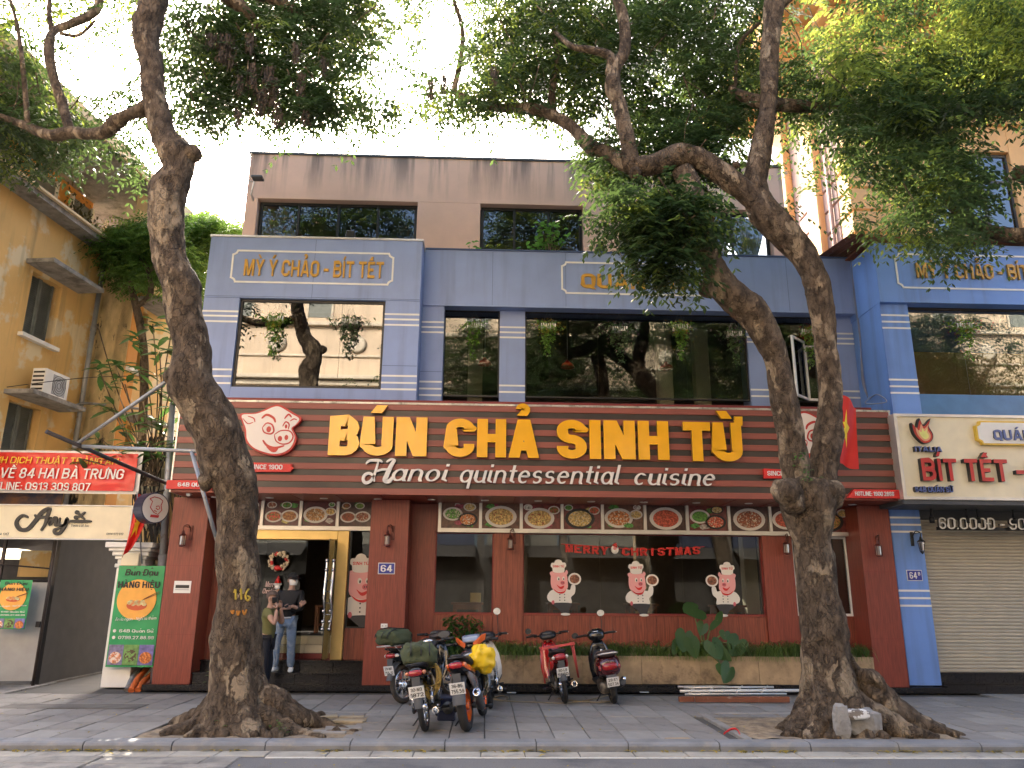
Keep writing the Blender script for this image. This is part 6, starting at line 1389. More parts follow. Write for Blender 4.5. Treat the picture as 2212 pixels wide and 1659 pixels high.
def crown_points():
    pts = {'l': [], 'r': [], 'e': [], 'young': []}; r = np.random.default_rng(5)
    for j in range(-8, len(CR)):
        for i in range(-3, 47):
            if j >= 0 and 0 <= i < 44: d = int(CR[j][i])
            elif j >= 0: d = int(CR[j][0 if i < 0 else 43])
            else: d = int(7*(1-(-j)/12)) if i not in (15, 16, 17) else 4
            if d == 0: continue
            far = .55 if j < 0 else 1
            n = int((d/9)**1.6*21*far+.5) if d > 2 else (2 if d == 2 else 1)
            for _ in range(n):
                px = (i+r.uniform(0, 1))*50.3; py = (j+r.uniform(0, 1))*50-(14 if j < 5 else 40)
                front = 24 <= i <= 30 and j >= 6 or (i in (31,) and j > 7)
                tr_clear = 28 <= i <= 35 and j < 8
                if front: Y = r.uniform(9.5, 10.1) if j >= 9 else r.uniform(10.6, 11.9)
                elif i >= 36: Y = r.uniform(9.6, 12.4)
                else: Y = r.uniform(10.9, 13.0)
                if 6 <= i <= 8 and Y < 10.9: Y += 1
                # leave the limbs free of leaves that would sit inside them
                p = at(px, py, Y)
                if p.z < 2.6 or (px > 2110 and 300 < py < 470 and r.random() < .75): continue
                if mnoise.noise(Vector((p.x*1.5, p.y*1.2, p.z*1.5)))+.5*mnoise.noise(Vector((p.x*3.4, p.y*3, p.z*3.4))) < -.19+.03*(9-d): continue
                key = 'l' if px < 860 else ('r' if px < 1990 else 'e')
                yg = (px > 1780 and py < 180 and r.random() < .55) or (r.random() < .07) or (850 < px < 1300 and r.random() < .13) or (px < 330 and py < 130 and r.random() < .35)  # upper right share takes the yellow-green for sun through the leaves
                pts[key+('y' if yg else '')] = pts.get(key+('y' if yg else ''), []); pts[key+('y' if yg else '')].append(tuple(p))
    return pts
PTS = crown_points()
gx = at(2230, 1200, 10.6)
T3 = thing('street_tree', 'dark leafy crown of a third tree reaching in at the right edge', 'tree', (10.9, 10.8, 0), 'street trees')
tk = MB(); tube_rel(tk, [(10.9, 10.8, -.1, .42), (10.8, 10.8, 2.5, .33), (10.5, 10.8, 5, .3), (10.0, 10.9, 6.8, .24), (9.0, 11, 8.2, .16), (8.6, 11, 8.4, .12)], 24, 8, .03); tube_rel(tk, [(10.4, 10.8, 5.6, .2), (9.3, 11, 7.4, .14), (8.7, 11.2, 7.35, .13), (8.0, 11.3, 7.6, .1), (7.4, 11.3, 8.3, .05)], 16, 6, .02); tk.build('trunk', m_bark, T3)
for key, T in (('l', T1), ('r', T2), ('e', T3)):
    for suf, mm, sd_ in (('', m_leaf, 1), ('y', m_leafy, 2)):
        if PTS.get(key+suf):
            V, F = scatter(TW, PTS[key+suf], 1.0, sd_+len(key)); big_mesh('crown' if not suf else 'young_and_sunlit_leaves', V, F, mm, T)
# hanging brown seed bunches in the left crown
m_seed = M('dry_brown_seed_bunch', (.07, .05, .032), .9, var=.3)
sV, sF = [], []; b = 0; r = np.random.default_rng(9)
for (px, py, w, h) in ((485, 100, 30, 60), (455, 85, 18, 30), (565, 215, 22, 60), (580, 160, 18, 40), (520, 180, 14, 40), (495, 130, 14, 30), (540, 90, 16, 40), (640, 110, 12, 40), (650, 180, 14, 50), (600, 250, 16, 40), (700, 140, 10, 40), (660, 250, 12, 30), (515, 250, 8, 40), (590, 195, 18, 60), (545, 160, 16, 50), (1070, 160, 12, 40), (960, 180, 10, 40), (930, 190, 10, 40)):
    for _ in range(int(w*h/6)):
        q = at(px+r.normal(0, w*.35), py+r.uniform(-h*.5, h*.5), 10.85+r.uniform(-.15, .25)); l = r.uniform(.05, .1); a = r.uniform(0, PI); dx, dy = .011*math.cos(a), .011*math.sin(a); t = r.normal(0, .02, 2)
        sV += [(q.x-dx, q.y-dy, q.z), (q.x+dx, q.y+dy, q.z), (q.x+t[0]+dx, q.y+t[1]+dy, q.z-l), (q.x+t[0]-dx, q.y+t[1]-dy, q.z-l)]; sF.append((b, b+1, b+2, b+3)); b += 4
big_mesh('seed_bunches', np.array(sV), np.array(sF), m_seed, T1, kind='stuff')
# thin twigs through the crowns
tw = MB(); r = random.Random(3)
for key, T in (('l', T1), ('r', T2)):
    tw = MB(); P_ = PTS[key]
    for _ in range(230):
        p = Vector(P_[r.randrange(len(P_))]); q = p+Vector((r.uniform(-.5, .5), r.uniform(-.3, .3), r.uniform(.3, .8))); tw.tube([p, (p+q)/2+Vector((r.uniform(-.08, .08), 0, 0)), q], [.004, .008, .013], 5, cap=False)
    tw.build('twigs', m_bark, T, kind='stuff')
# ------------------------------------------------------------------ small tree and big leaved shrub in the alley
m_leaf2 = leafmat('light_fine_leaf', (.09, .18, .05), (.22, .36, .06), rough=.55)
TWs = [leaf_twig(5, .075, .034, 5, 200+i, spread=.24) for i in range(5)]
AT = thing('courtyard_tree', 'small bright green tree behind the leaning trunk in the alley', 'tree', (-7.9, 17.6, 0))
tk = MB(); trunk_mesh(tk, [(300, 1100, 16.9, 9), (312, 820, 16.9, 9), (306, 720, 16.9, 8), (292, 655, 16.9, 8), (280, 610, 16.9, 6)], 12, 6, .02); trunk_mesh(tk, [(298, 660, 16.9, 6), (325, 635, 16.9, 6), (318, 580, 16.9, 5), (285, 540, 16.9, 4), (250, 530, 16.9, 3)], 10, 6, .01); trunk_mesh(tk, [(320, 590, 16.9, 4), (350, 560, 17, 4), (400, 520, 17.2, 3)], 10, 5, .01); tk.build('trunk', m_bark, AT)
pts = []; r = np.random.default_rng(12)
for (cx, cy, rx, ry, n) in ((240, 530, 60, 28, 190), (310, 515, 70, 35, 260), (430, 530, 75, 45, 300), (470, 500, 60, 25, 160), (300, 590, 45, 40, 120), (400, 590, 50, 50, 160), (440, 640, 22, 60, 90), (430, 480, 45, 18, 90), (270, 575, 40, 22, 70), (500, 500, 30, 14, 40)):
    for _ in range(n):
        a = r.uniform(0, 2*PI); q = math.sqrt(r.uniform(0, 1)); pts.append(tuple(at(cx+rx*q*math.cos(a), cy+ry*q*math.sin(a), r.uniform(16.6, 18.2) if cx < 420 else r.uniform(17.5, 20))))
V, F = scatter(TWs, pts, 1.15, 3); big_mesh('crown', V, F, m_leaf2, AT)
def big_leaf(V, F, p, d, ln, w, curl=.25, nseg=4):
    d = d/np.linalg.norm(d); s = np.cross(d, (0, 0, 1.)); s /= (np.linalg.norm(s)+1e-9); u = np.cross(s, d); b = len(V)
    for k in range(nseg+1):
        t = k/nseg; hw = w*.5*math.sin(PI*min(1, t*.97+.03))**.75; c = p+d*ln*t-np.array((0, 0, curl*ln*t*t))
        V += [c-s*hw+u*hw*.25, c, c+s*hw+u*hw*.25]
    for k in range(nseg):
        q = b+k*3; F += [(q, q+1, q+4, q+3), (q+1, q+2, q+5, q+4)]
m_big = leafmat('broad_dark_leaf', (.05, .11, .04), (.1, .2, .04), rough=.3)
BS = thing('broad_leaved_shrub', 'shrub with long broad leaves behind the steel tree brace', 'shrub', (-7.7, 14.9, 2.4))
V, F = [], []; st = MB(); r = np.random.default_rng(4)
for (px, py, n) in ((300, 740, 9), (345, 760, 10), (330, 700, 7), (250, 790, 8), (215, 800, 6), (375, 800, 8), (300, 800, 8), (270, 830, 7), (345, 850, 7), (380, 880, 7), (310, 900, 6), (240, 880, 7), (220, 950, 4), (350, 930, 8), (290, 960, 7), (250, 985, 7), (365, 965, 7), (330, 985, 5), (280, 930, 6), (210, 700, 0), (370, 720, 8), (395, 760, 5), (170, 990, 3)):
    c = at(px, py, 14.7+r.uniform(-.2, .3))
    root = at(325, 1050, 14.9); st.tube(spline([root+Vector((r.uniform(-.2, .2), 0, 0)), (root+c)/2+Vector((r.uniform(-.1, .1), .05, .1)), c], 4), [.012]*9, 5, cap=False)
    for k in range(int(n*1.5)):
        a = 2*PI*k/max(1, n*1.5)+r.uniform(-.3, .3); big_leaf(V, F, np.array(c)+r.normal(0, .07, 3), np.array((math.cos(a), math.sin(a)*.8, r.uniform(-.35, .45))), r.uniform(.26, .42), r.uniform(.09, .14), .2)
big_mesh('foliage', np.array(V), np.array(F), m_big, BS, smooth=True); st.build('stems', m_bark, BS)
# dry creeper over the front eave of the yellow building
V, F = [], []; r = np.random.default_rng(8)
for _ in range(900):
    t = r.uniform(0, 1); c = at(120+t*90+r.normal(0, 12), 395+t*130+r.normal(0, 18), 17.4+r.uniform(-.4, .6)); a = r.uniform(0, 2*PI); big_leaf(V, F, np.array(c), np.array((math.cos(a), math.sin(a), -.8)), .09, .05, .3, 2)
CV = big_mesh('creeper', np.array(V), np.array(F), leafmat('dull_creeper_leaf', (.06, .065, .035), (.1, .1, .04)), None, label='dry creeper spilling over the eave of the yellow building corner', cat='creeper')

# trees across the street, behind the viewpoint (mirrored in the upper windows)
TWo = [leaf_twig(4, .16, .07, 5, 300+i, spread=.5) for i in range(4)]
r = np.random.default_rng(21)
for k, (tx, lab) in enumerate(((1.5, 'across the road behind the viewpoint, leftmost of three'), (11.5, 'across the road behind the viewpoint, middle of three'), (21, 'across the road behind the viewpoint, rightmost of three'))):
    T = thing('street_tree', 'dark roadside tree '+lab, 'tree', (tx, -8, 0), 'street trees'); tk = MB(); tube_rel(tk, [(tx, -8, -.2, .5), (tx+.2, -8, 3, .38), (tx-.4, -7.8, 7, .33), (tx+.3, -7.6, 11, .25), (tx, -7.5, 14, .12)], 16, 6, .03)
    for s in (-1, 1, .5): tube_rel(tk, [(tx-.3, -7.7, 8, .22), (tx+s*2, -7.3, 10.5, .17), (tx+s*4, -7, 13, .09)], 10, 5, .02)
    tk.build('trunk', m_bark, T); P_ = []
    while len(P_) < 1500:
        p = np.array((tx+r.normal(0, 2.6), -7.5+r.normal(0, 1.1), 12.2+r.normal(0, 2.2)))
        if mnoise.noise(Vector(p*.55)) > -.12 and p[2] > 7: P_.append(tuple(p))
    V, F = scatter(TWo, P_, 1.0, 40+k); big_mesh('crown', V, F, m_leaf, T)
# ------------------------------------------------------------------ motorbikes (built at the origin, rear tyre contact at 0,0,0, nose along +Y)
m_tyre = M('tyre_rubber', (.022, .021, .02), .85, var=.3, bump=.3, bscale=120)
m_tyred = M('dusty_tyre_rubber', (.06, .05, .04), .9, var=.3)
m_engine = M('dirty_engine_alloy', (.2, .18, .15), .5, metal=.6, var=.4, scale=20)
m_tail = M('tail_light_red', (.35, .006, .008), .12, coat=.8, var=.2)
m_amber = M('amber_lens', (.6, .22, .1), .15, coat=.6)
m_plate = M('number_plate_white', (.72, .72, .7), .4, var=.04)
m_seatm = M('seat_vinyl', (.016, .016, .018), .5, bump=.15, bscale=60)
m_mirror = M('mirror_glass', (.85, .86, .86), .03, metal=1, var=.01)
m_cable = M('cable_black', (.01, .01, .01), .6)
def wheel(par, y, z, R_, tw, rimm, spokes, parent_name, tyre=None, rim_w=.03):
    w = MB(); N_ = 36; prof = []
    for k in range(10):
        a = 2*PI*k/10; prof.append((tw*.52*math.cos(a)*1.0, R_-tw*.5+tw*.5*math.sin(a)))
    vs = []; fs = []
    for i in range(N_):
        a = 2*PI*i/N_
        for (x, rr) in prof: vs.append((x, y+rr*math.cos(a), z+rr*math.sin(a)))
    for i in range(N_):
        for k in range(10): fs.append((i*10+k, i*10+(k+1) % 10, ((i+1) % N_)*10+(k+1) % 10, ((i+1) % N_)*10+k))
    w.add(vs, fs, True); W = w.build(parent_name, tyre or m_tyre, par)
    r = MB(); vs = []; fs = []; pr = [(-rim_w, R_-tw*.92), (-rim_w*.8, R_-tw*1.12), (rim_w*.8, R_-tw*1.12), (rim_w, R_-tw*.92)]
    for i in range(N_):
        a = 2*PI*i/N_
        for (x, rr) in pr: vs.append((x, y+rr*math.cos(a), z+rr*math.sin(a)))
    for i in range(N_):
        for k in range(4): fs.append((i*4+k, i*4+(k+1) % 4, ((i+1) % N_)*4+(k+1) % 4, ((i+1) % N_)*4+k))
    r.add(vs, fs, True); r.build('rim', rimm, W)
    h = MB(); h.lathe([(.0, -.06), (.05, -.06), (.055, -.02), (.035, 0), (.055, .02), (.05, .06), (.0, .06)], (0, y, z), 'X', 14)
    if spokes > 12:
        for i in range(spokes):
            a = 2*PI*i/spokes; s = 1 if i % 2 else -1; b_ = a+s*.35*(1 if i % 4 < 2 else -1)
            h.tube([(s*.03, y+.045*math.cos(a), z+.045*math.sin(a)), (0, y+(R_-tw*1.1)*math.cos(b_), z+(R_-tw*1.1)*math.sin(b_))], .0022, 3, cap=False)
        h.build('spokes', m_chrome, W)
    else:
        for i in range(spokes):
            a = 2*PI*i/spokes
            for s in (-.12, .12): h.tube([(0, y+.04*math.cos(a+s), z+.04*math.sin(a+s)), (0, y+(R_-tw*1.1)*math.cos(a+s*.6), z+(R_-tw*1.1)*math.sin(a+s*.6))], .013, 6)
        h.build('hub_and_spokes', rimm, W)
    return W
def plate_text(par, lines_, c, w, h, tilt):
    r_ = Vector((1, 0, 0)); u_ = rotv(Vector((0, 0, 1)), 'X', tilt); o_ = rotv(Vector((0, -1, 0)), 'X', tilt); c = Vector(c)
    mb = MB(); p = []
    for dz in (0, .006): p.append([c+r_*x+u_*z+o_*dz for x, z in ((-w/2, -h/2), (w/2, -h/2), (w/2, h/2), (-w/2, h/2))])
    mb.prism(p[1], tuple(-o_*.006)); PL_ = mb.build('number_plate', m_plate, par)
    t = MB(); fr = (c+o_*.006, r_, u_, o_)
    text(t, lines_[0], -w*.36, w*.36, h*.1, h*.38, 0, .002, wt=.17, ct=.14, frame=(c+o_*.0065, r_, u_, o_)); text(t, lines_[1], -w*.42, w*.42, -h*.38, -h*.06, 0, .002, wt=.17, ct=.14, frame=(c+o_*.0065, r_, u_, o_)); t.build('plate_number', m_black, PL_, kind='stuff')
def mirror(par, base, c, rr=.055, stalk=m_black, face=m_mirror, shell=m_black, sq=1.0):
    mb = MB(); b = Vector(base); c = Vector(c); mb.tube(spline([b, (b+c)/2+Vector(((c.x-b.x)*.25, 0, -.01)), c+Vector((0, .03, 0))], 4), .006, 6); mb.ball(c+Vector((0, .012, 0)), (rr*1.08*sq, .02, rr*.92), 14, 8); m = mb.build('mirror', shell, par)
    mb = MB(); mb.prism([c+Vector((rr*sq*math.cos(2*PI*i/20), -.012, rr*.84*math.sin(2*PI*i/20))) for i in range(20)], (0, .004, 0)); mb.build('mirror_glass', face, m)
def hose(mb, pts, r, n=6): mb.tube(spline(pts, 5), r, n)
def underbone(name, label, cfg, loc, rz, lean, steer=0.0):
    """step-through motorbike; cfg picks colours and fittings"""
    T = thing(name, label, 'motorbike', (0, 0, 0), 'motorbikes parked on the sidewalk'); R_ = cfg.get('R', .285); WB = cfg.get('wb', 1.22); tw = cfg.get('tw', .075)
    body, dark = cfg['body'], m_black
    wheel(T, 0, R_, R_, tw, cfg.get('rim', m_chrome), cfg.get('spokes', 32), 'rear_wheel', cfg.get('tyre'), tw*.42); wheel(T, WB, R_, R_*.99, tw*.82, cfg.get('rim', m_chrome), cfg.get('spokes', 32), 'front_wheel', cfg.get('tyre'), tw*.36)
    # swing arm and shocks
    s = MB()
    for x in (-.1, .1): s.tube([(x, 0, R_), (x*.8, .42, R_+.05)], .018, 8)
    s.build('swing_arm', dark, T)
    for x in (-.125, .125):
        s = MB(); a = Vector((x, .0, R_+.03)); b_ = Vector((x*.95, .1, R_+.36)); s.tube([a, a+(b_-a)*.45], .022, 10); s.tube([a, b_], .01, 8)
        hp = [a+(b_-a)*(.4+.5*k/40)+Vector((.026*math.cos(k*1.1), .026*math.sin(k*1.1), 0)) for k in range(41)]; s.tube(hp, .0055, 4)
        s.build('shock_absorber', cfg.get('shock', m_chrome), T)
    # engine
    e = MB(); e.loft([((0, .38, R_+.02), .085, .09, 3, 0), ((0, .46, R_+.02), .12, .12, 3, 0), ((0, .6, R_+.03), .12, .11, 3, 0), ((0, .68, R_+.04), .07, .07, 3, 0)], 16)
    for k in range(7): e.loft([((0, .66+.022*k, R_+.06), .075, .07, 5, 0), ((0, .674+.022*k, R_+.06), .075, .07, 5, 0)], 12, False)
    e.lathe([(.0, .12), (.075, .12), (.08, .145), (.0, .15)], (0, .52, R_+.02), 'X', 16); e.lathe([(.0, -.15), (.08, -.145), (.075, -.12), (.0, -.12)], (0, .52, R_+.02), 'X', 16)
    e.build('engine', m_engine, T)
    # exhaust on the right side
    x = MB(); hose(x, [(.05, .75, R_-.02), (.1, .7, R_-.1), (.13, .5, R_-.13), (.14, .35, R_-.1)], .018, 8); ec = cfg.get('ex_r', .04)
    a = Vector((.15, .38, R_-.09)); b_ = Vector((.17, -.16 if not cfg.get('ex_short') else -.02, R_+cfg.get('ex_up', .0))); x.tube([a, a+(b_-a)*.12, a+(b_-a)*.85, b_], [ec*.6, ec, ec*1.05, ec*.85], 14)
    ex = x.build('exhaust', cfg.get('exm', m_gloss), T); x = MB(); d = (b_-a).normalized(); x.tube([b_-d*.01, b_+d*.012], [ec*.9, ec*.92], 16, cap=False); x.tube([b_+d*.012, b_+d*.013, b_-d*.02], [ec*.92, ec*.66, ec*.6], 16, cap=False); x.build('exhaust_tip', m_chrome, ex)
    x = MB(); x.ball(b_-d*.012, ec*.6, 10, 6); x.build('exhaust_bore', m_black, ex)
    # chain case left
    x = MB(); x.loft([((-.11, -.07, R_), .018, .06, 4, 0), ((-.11, .1, R_+.01), .02, .06, 4, 0), ((-.11, .42, R_+.02), .02, .05, 4, 0)], 12); x.build('chain_case', m_gloss if not cfg.get('case') else cfg['case'], T)
    # rear mudguard
    g = MB(); vs = []; fs = []; n = 12; gw = tw*.72; Rg = R_+.045
    a0, a1 = R(cfg.get('guard', 168)), R(60)
    for i in range(n+1):
        a = a0+(a1-a0)*i/n; 
        for k, xx in enumerate((-gw, -gw*.75, 0, gw*.75, gw)): rr = Rg+(.025 if k in (1, 2, 3) else 0)+(.01 if k == 2 else 0); vs.append((xx, rr*math.cos(a), R_+rr*math.sin(a)))
    for i in range(n):
        for k in range(4): q = i*5+k; fs.append((q, q+1, q+6, q+5))
    m_ = len(vs); vs += [(v[0]*.93, v[1]*.985, R_+(v[2]-R_)*.985) for v in vs]; fs += [tuple(reversed([a_+m_ for a_ in f])) for f in fs]
    g.add(vs, fs, True); g.build('rear_mudguard', cfg.get('guardm', m_grey), T)
    # tail body
    tz = cfg.get('tz', .0); t = MB(); L = cfg.get('tail', .3)
    t.loft([((0, -L, .70+tz+cfg.get('kick', .04)), .055, .03, 3, 0), ((0, -L+.07, .69+tz+cfg.get('kick', .04)*.7), .1, .055, 2.6, 0), ((0, -.05, .665+tz), .125, .075, 2.6, 0), ((0, .15, .64+tz), .13, .09, 2.6, 0), ((0, .35, .60), .12, .1, 2.6, 0), ((0, .5, .54), .085, .09, 2.6, 0), ((0, .58, .5), .05, .05, 2.6, 0)], 20); TB = t.build('tail_fairing', body, T)
    for sx in (-1, 1):
        t = MB(); t.loft([((sx*.112, -.12, .62+tz), .018, .04, 3, 0), ((sx*.125, .1, .57), .022, .09, 3, 0), ((sx*.125, .32, .5), .022, .1, 3, 0), ((sx*.1, .5, .42), .018, .06, 3, 0)], 12); t.build('side_panel', cfg.get('side', body), T)
    l = MB(); l.loft([((0, -L-.012, .675+tz+cfg.get('kick', .04)), .075, .032, 3, 0), ((0, -L+.03, .675+tz+cfg.get('kick', .04)), .095, .042, 3, 0)], 18); TL = l.build('tail_light', m_tail, T)
    for sx in (-1, 1): l = MB(); l.ball((sx*.105, -L+.05, .675+tz+cfg.get('kick', .04)), (.028, .04, .026), 12, 8); l.build('turn_signal', cfg.get('lens', m_amber), TL)
    # seat
    t = MB(); st_ = cfg.get('seat_z', .76)+tz
    t.loft([((0, -L+.06, st_+cfg.get('kick', .04)), .07, .018, 3, 0), ((0, -.1, st_+.02), .115, .04, 2.8, 0), ((0, .12, st_+.005), .125, .05, 2.8, 0), ((0, .28, st_-.04), .12, .05, 2.8, 0), ((0, .45, st_-.05), .09, .04, 2.8, 0), ((0, .56, st_-.05), .05, .025, 2.8, 0)], 20); t.build('seat', cfg.get('seatm', m_seatm), T)
    t = MB()
    hose(t, [(-.1, .1, st_-.03), (-.12, -.1, st_+.03), (-.085, -L+.0, st_+.06), (.085, -L+.0, st_+.06), (.12, -.1, st_+.03), (.1, .1, st_-.03)], .01); t.build('grab_rail', cfg.get('rail', m_black), T)
    # plate on its bracket
    pb = MB(); py_, pz_ = -L+.0, .50+tz*.8; pb.box(-.05, .05, py_-.004, py_+.012, pz_-.02, pz_+.17); pb.build('plate_bracket', m_grey, T)
    plate_text(T, cfg['plate'], (0, py_-.02, pz_+.0), .19, .14, R(14))
    # frame spine, steering head, fork
    hx, hy, hz = 0, WB-.27, .86
    f = MB(); f.tube([(0, .5, .5), (0, .7, .5), (0, hy-.02, hz-.1)], .032, 8); f.tube([(0, .66, .5), (0, .62, R_-.04)], .02, 8); f.build('frame', dark, T)
    f = MB()
    for xx in (-.07, .07): f.tube([(xx, WB, R_), (xx, WB-.03, R_+.1), (xx, hy+.06, hz-.16)], .018, 8)
    FK = f.build('front_fork', m_chrome if cfg.get('chromefork') else dark, T)
    g = MB(); vs = []; fs = []
    for i in range(13):
        a = R(150)+(R(28)-R(150))*i/12
        for k, xx in enumerate((-.05, -.04, 0, .04, .05)): rr = R_+.035+(.02 if k in (1, 2, 3) else 0); vs.append((xx, WB+rr*math.cos(a), R_+rr*math.sin(a)))
    for i in range(12):
        for k in range(4): q = i*5+k; fs.append((q, q+1, q+6, q+5))
    m_ = len(vs); vs += [(v[0]*.93, WB+(v[1]-WB)*.98, R_+(v[2]-R_)*.98) for v in vs]; fs += [tuple(reversed([a_+m_ for a_ in f])) for f in fs]
    g.add(vs, fs, True); g.build('front_mudguard', cfg.get('guardf', body), FK)
    # leg shields (both sides) and front cover
    for sx in (-1, 1):
        t = MB(); w_ = cfg.get('shield', .2); vs = []
        pr = [(.06, hy+.03, .9), (.1, hy+.0, .86), (w_*.86, hy-.03, .7), (w_, hy-.06, .5), (w_*.95, hy-.1, .36), (w_*.6, hy-.16, .3)]
        inn = [(.03, hy-.02, .9), (.03, hy-.05, .84), (.05, hy-.07, .7), (.06, hy-.1, .5), (.06, hy-.14, .38), (.05, hy-.18, .32)]
        for th in (0, .012):
            for p_, q_ in zip(pr, inn): vs += [(sx*p_[0], p_[1]+.05+th, p_[2]), (sx*q_[0], q_[1]+.11+th, q_[2])]
        fs = []; n = len(pr)
        for i in range(n-1): fs += [(2*i, 2*i+1, 2*i+3, 2*i+2), (2*n+2*i, 2*n+2*i+2, 2*n+2*i+3, 2*n+2*i+1), (2*i, 2*i+2, 2*n+2*i+2, 2*n+2*i)]
        t.add(vs, fs, True); t.build('leg_shield', cfg.get('shieldm', body), T)
    t = MB(); t.loft([((0, hy+.17, .62), .06, .1, 3, 0), ((0, hy+.13, .66), .1, .17, 2.6, 0), ((0, hy+.05, .68), .1, .2, 2.6, 0), ((0, hy-.03, .68), .06, .16, 2.6, 0)], 16); t.build('front_cover', cfg.get('front', body), T)
    # handlebar group, turned by the steering angle
    H = []
    def hb(mb, nm, m, **k):
        c_ = Vector((0, hy-.02, 0)); mb.v = [tuple(Matrix.Rotation(steer, 3, 'Z') @ (Vector(v)-c_)+c_) for v in mb.v]; return mb.build(nm, m, **k) if 'parent' in k else mb.build(nm, m, T)
    t = MB(); t.loft([((0, hy+.12, .97), .05, .03, 3, 0), ((0, hy+.07, .98), .12, .07, 2.4, 0), ((0, hy-.02, .985), .15, .075, 2.4, 0), ((0, hy-.1, .97), .12, .05, 2.4, 0), ((0, hy-.13, .955), .06, .02, 2.4, 0)], 20)
    hb(t, 'handlebar_cover', cfg.get('head', dark))
    t = MB(); t.ball((0, hy-.085, 1.02), (.085, .05, .028), 16, 8); hb(t, 'instrument_panel', cfg.get('dial', m_grey))
    t = MB(); t.ball((0, hy+.12, .98), (.075, .03, .06), 14, 8); hb(t, 'headlight', m_chrome)
    for sx in (-1, 1):
        t = MB(); hose(t, [(sx*.1, hy-.02, .985), (sx*.2, hy-.03, 1.0), (sx*.26, hy-.07, 1.01), (sx*.35, hy-.12, 1.01)], .012, 8); t.tube([(sx*.25, hy-.065, 1.01), (sx*.36, hy-.125, 1.01)], .019, 10); t.tube([(sx*.2, hy-.04, 1.0), (sx*.24, hy-.055, 1.005)], .026, 8); hb(t, 'handle_grip', m_black)
        t = MB(); hose(t, [(sx*.2, hy-.01, 1.0), (sx*.28, hy-.02, 1.0), (sx*.37, hy-.07, .995)], .006, 5); hb(t, 'brake_lever', m_alu)
    t = MB()
    for sx in (-1, 1): hose(t, [(sx*.2, hy, .99), (sx*.14, hy+.14, .94), (sx*.05, hy+.12, .8)], .005, 5)
    hb(t, 'cables', m_cable)
    for (sx, c_, sh, sq) in cfg.get('mirrors', ()):
        n0 = len(bpy.data.objects); mirror(T, (sx*.19, hy-.03, 1.02), c_, cfg.get('mir_r', .055), face=sh, sq=sq)
    # stand, foot rests, kick lever
    s = MB(); s.tube([(-.08, .45, R_-.1), (-.24, .36, .012)], .011, 6); s.ball((-.24, .36, .01), (.03, .02, .01), 8, 4); s.build('side_stand', m_black, T)
    s = MB(); s.tube([(-.2, .62, R_-.1), (.2, .62, R_-.1)], .012, 6)
    for sx in (-1, 1): s.tube([(sx*.15, .62, R_-.1), (sx*.25, .62, R_-.1)], .02, 8); s.tube([(sx*.12, .28, R_+.02), (sx*.22, .24, R_+.03)], .014, 6)
    s.build('foot_rests', m_black, T, kind='stuff'); s = MB(); hose(s, [(.12, .5, R_), (.18, .42, R_+.1), (.2, .4, R_+.14)], .009); s.build('kick_lever', m_chrome, T)
    if cfg.get('extra'): cfg['extra'](T, st_, L)
    T.location = loc; T.rotation_euler = (0, lean, rz)
    return T
def heading(rear, front):
    d = front-rear; return math.atan2(-d.x, d.y)
def dup_note(): pass
# 1: dark bike with a green bag, leftmost
def rack(m=m_alu, z=.0):
    def f(T, st_, L):
        s = MB(); zz = st_+.1+z
        for x in (-.1, 0, .1): s.tube([(x, -.46, zz), (x, .05, zz)], .011, 6)
        for y in (-.46, -.28, -.1, .05): s.tube([(-.11, y, zz+.002), (.11, y, zz+.002)], .011, 6)
        for x in (-.1, .1): s.tube([(x, -.3, zz), (x*.9, -.1, st_-.02)], .01, 6)
        s.build('rear_rack', m, T)
    return f
rA = gz(872, 1520); U1 = underbone('motorbike', 'dusty dark motorbike with plate 29-M1, turned right, leftmost of the parked bikes', dict(body=m_gloss, plate=('29-M1', '755.12'), tyre=m_tyred, extra=rack(), guardm=m_grey, head=M('brown_black_cover', (.05, .035, .03), .4), tz=.0, guard=168, lens=m_scr), rA, -R(34), R(-6), R(-5))
rB = gz(920, 1580); fB = gz(946, 1544); U2 = underbone('motorbike', 'old black motorbike with big red tail light, plate 30-M3 1872 and chrome exhaust', dict(body=m_gloss, plate=('30-M3', '1872'), exm=m_chrome, ex_r=.043, seatm=m_seatm, rim=m_chrome, guard=176, chromefork=True, tw=.07, head=m_black, dial=m_chrome, tail=.34, ex_up=-.04, shock=m_chrome, shield=.1, mirrors=()), rB, heading(rB, fB)-.02, R(-9), R(18))
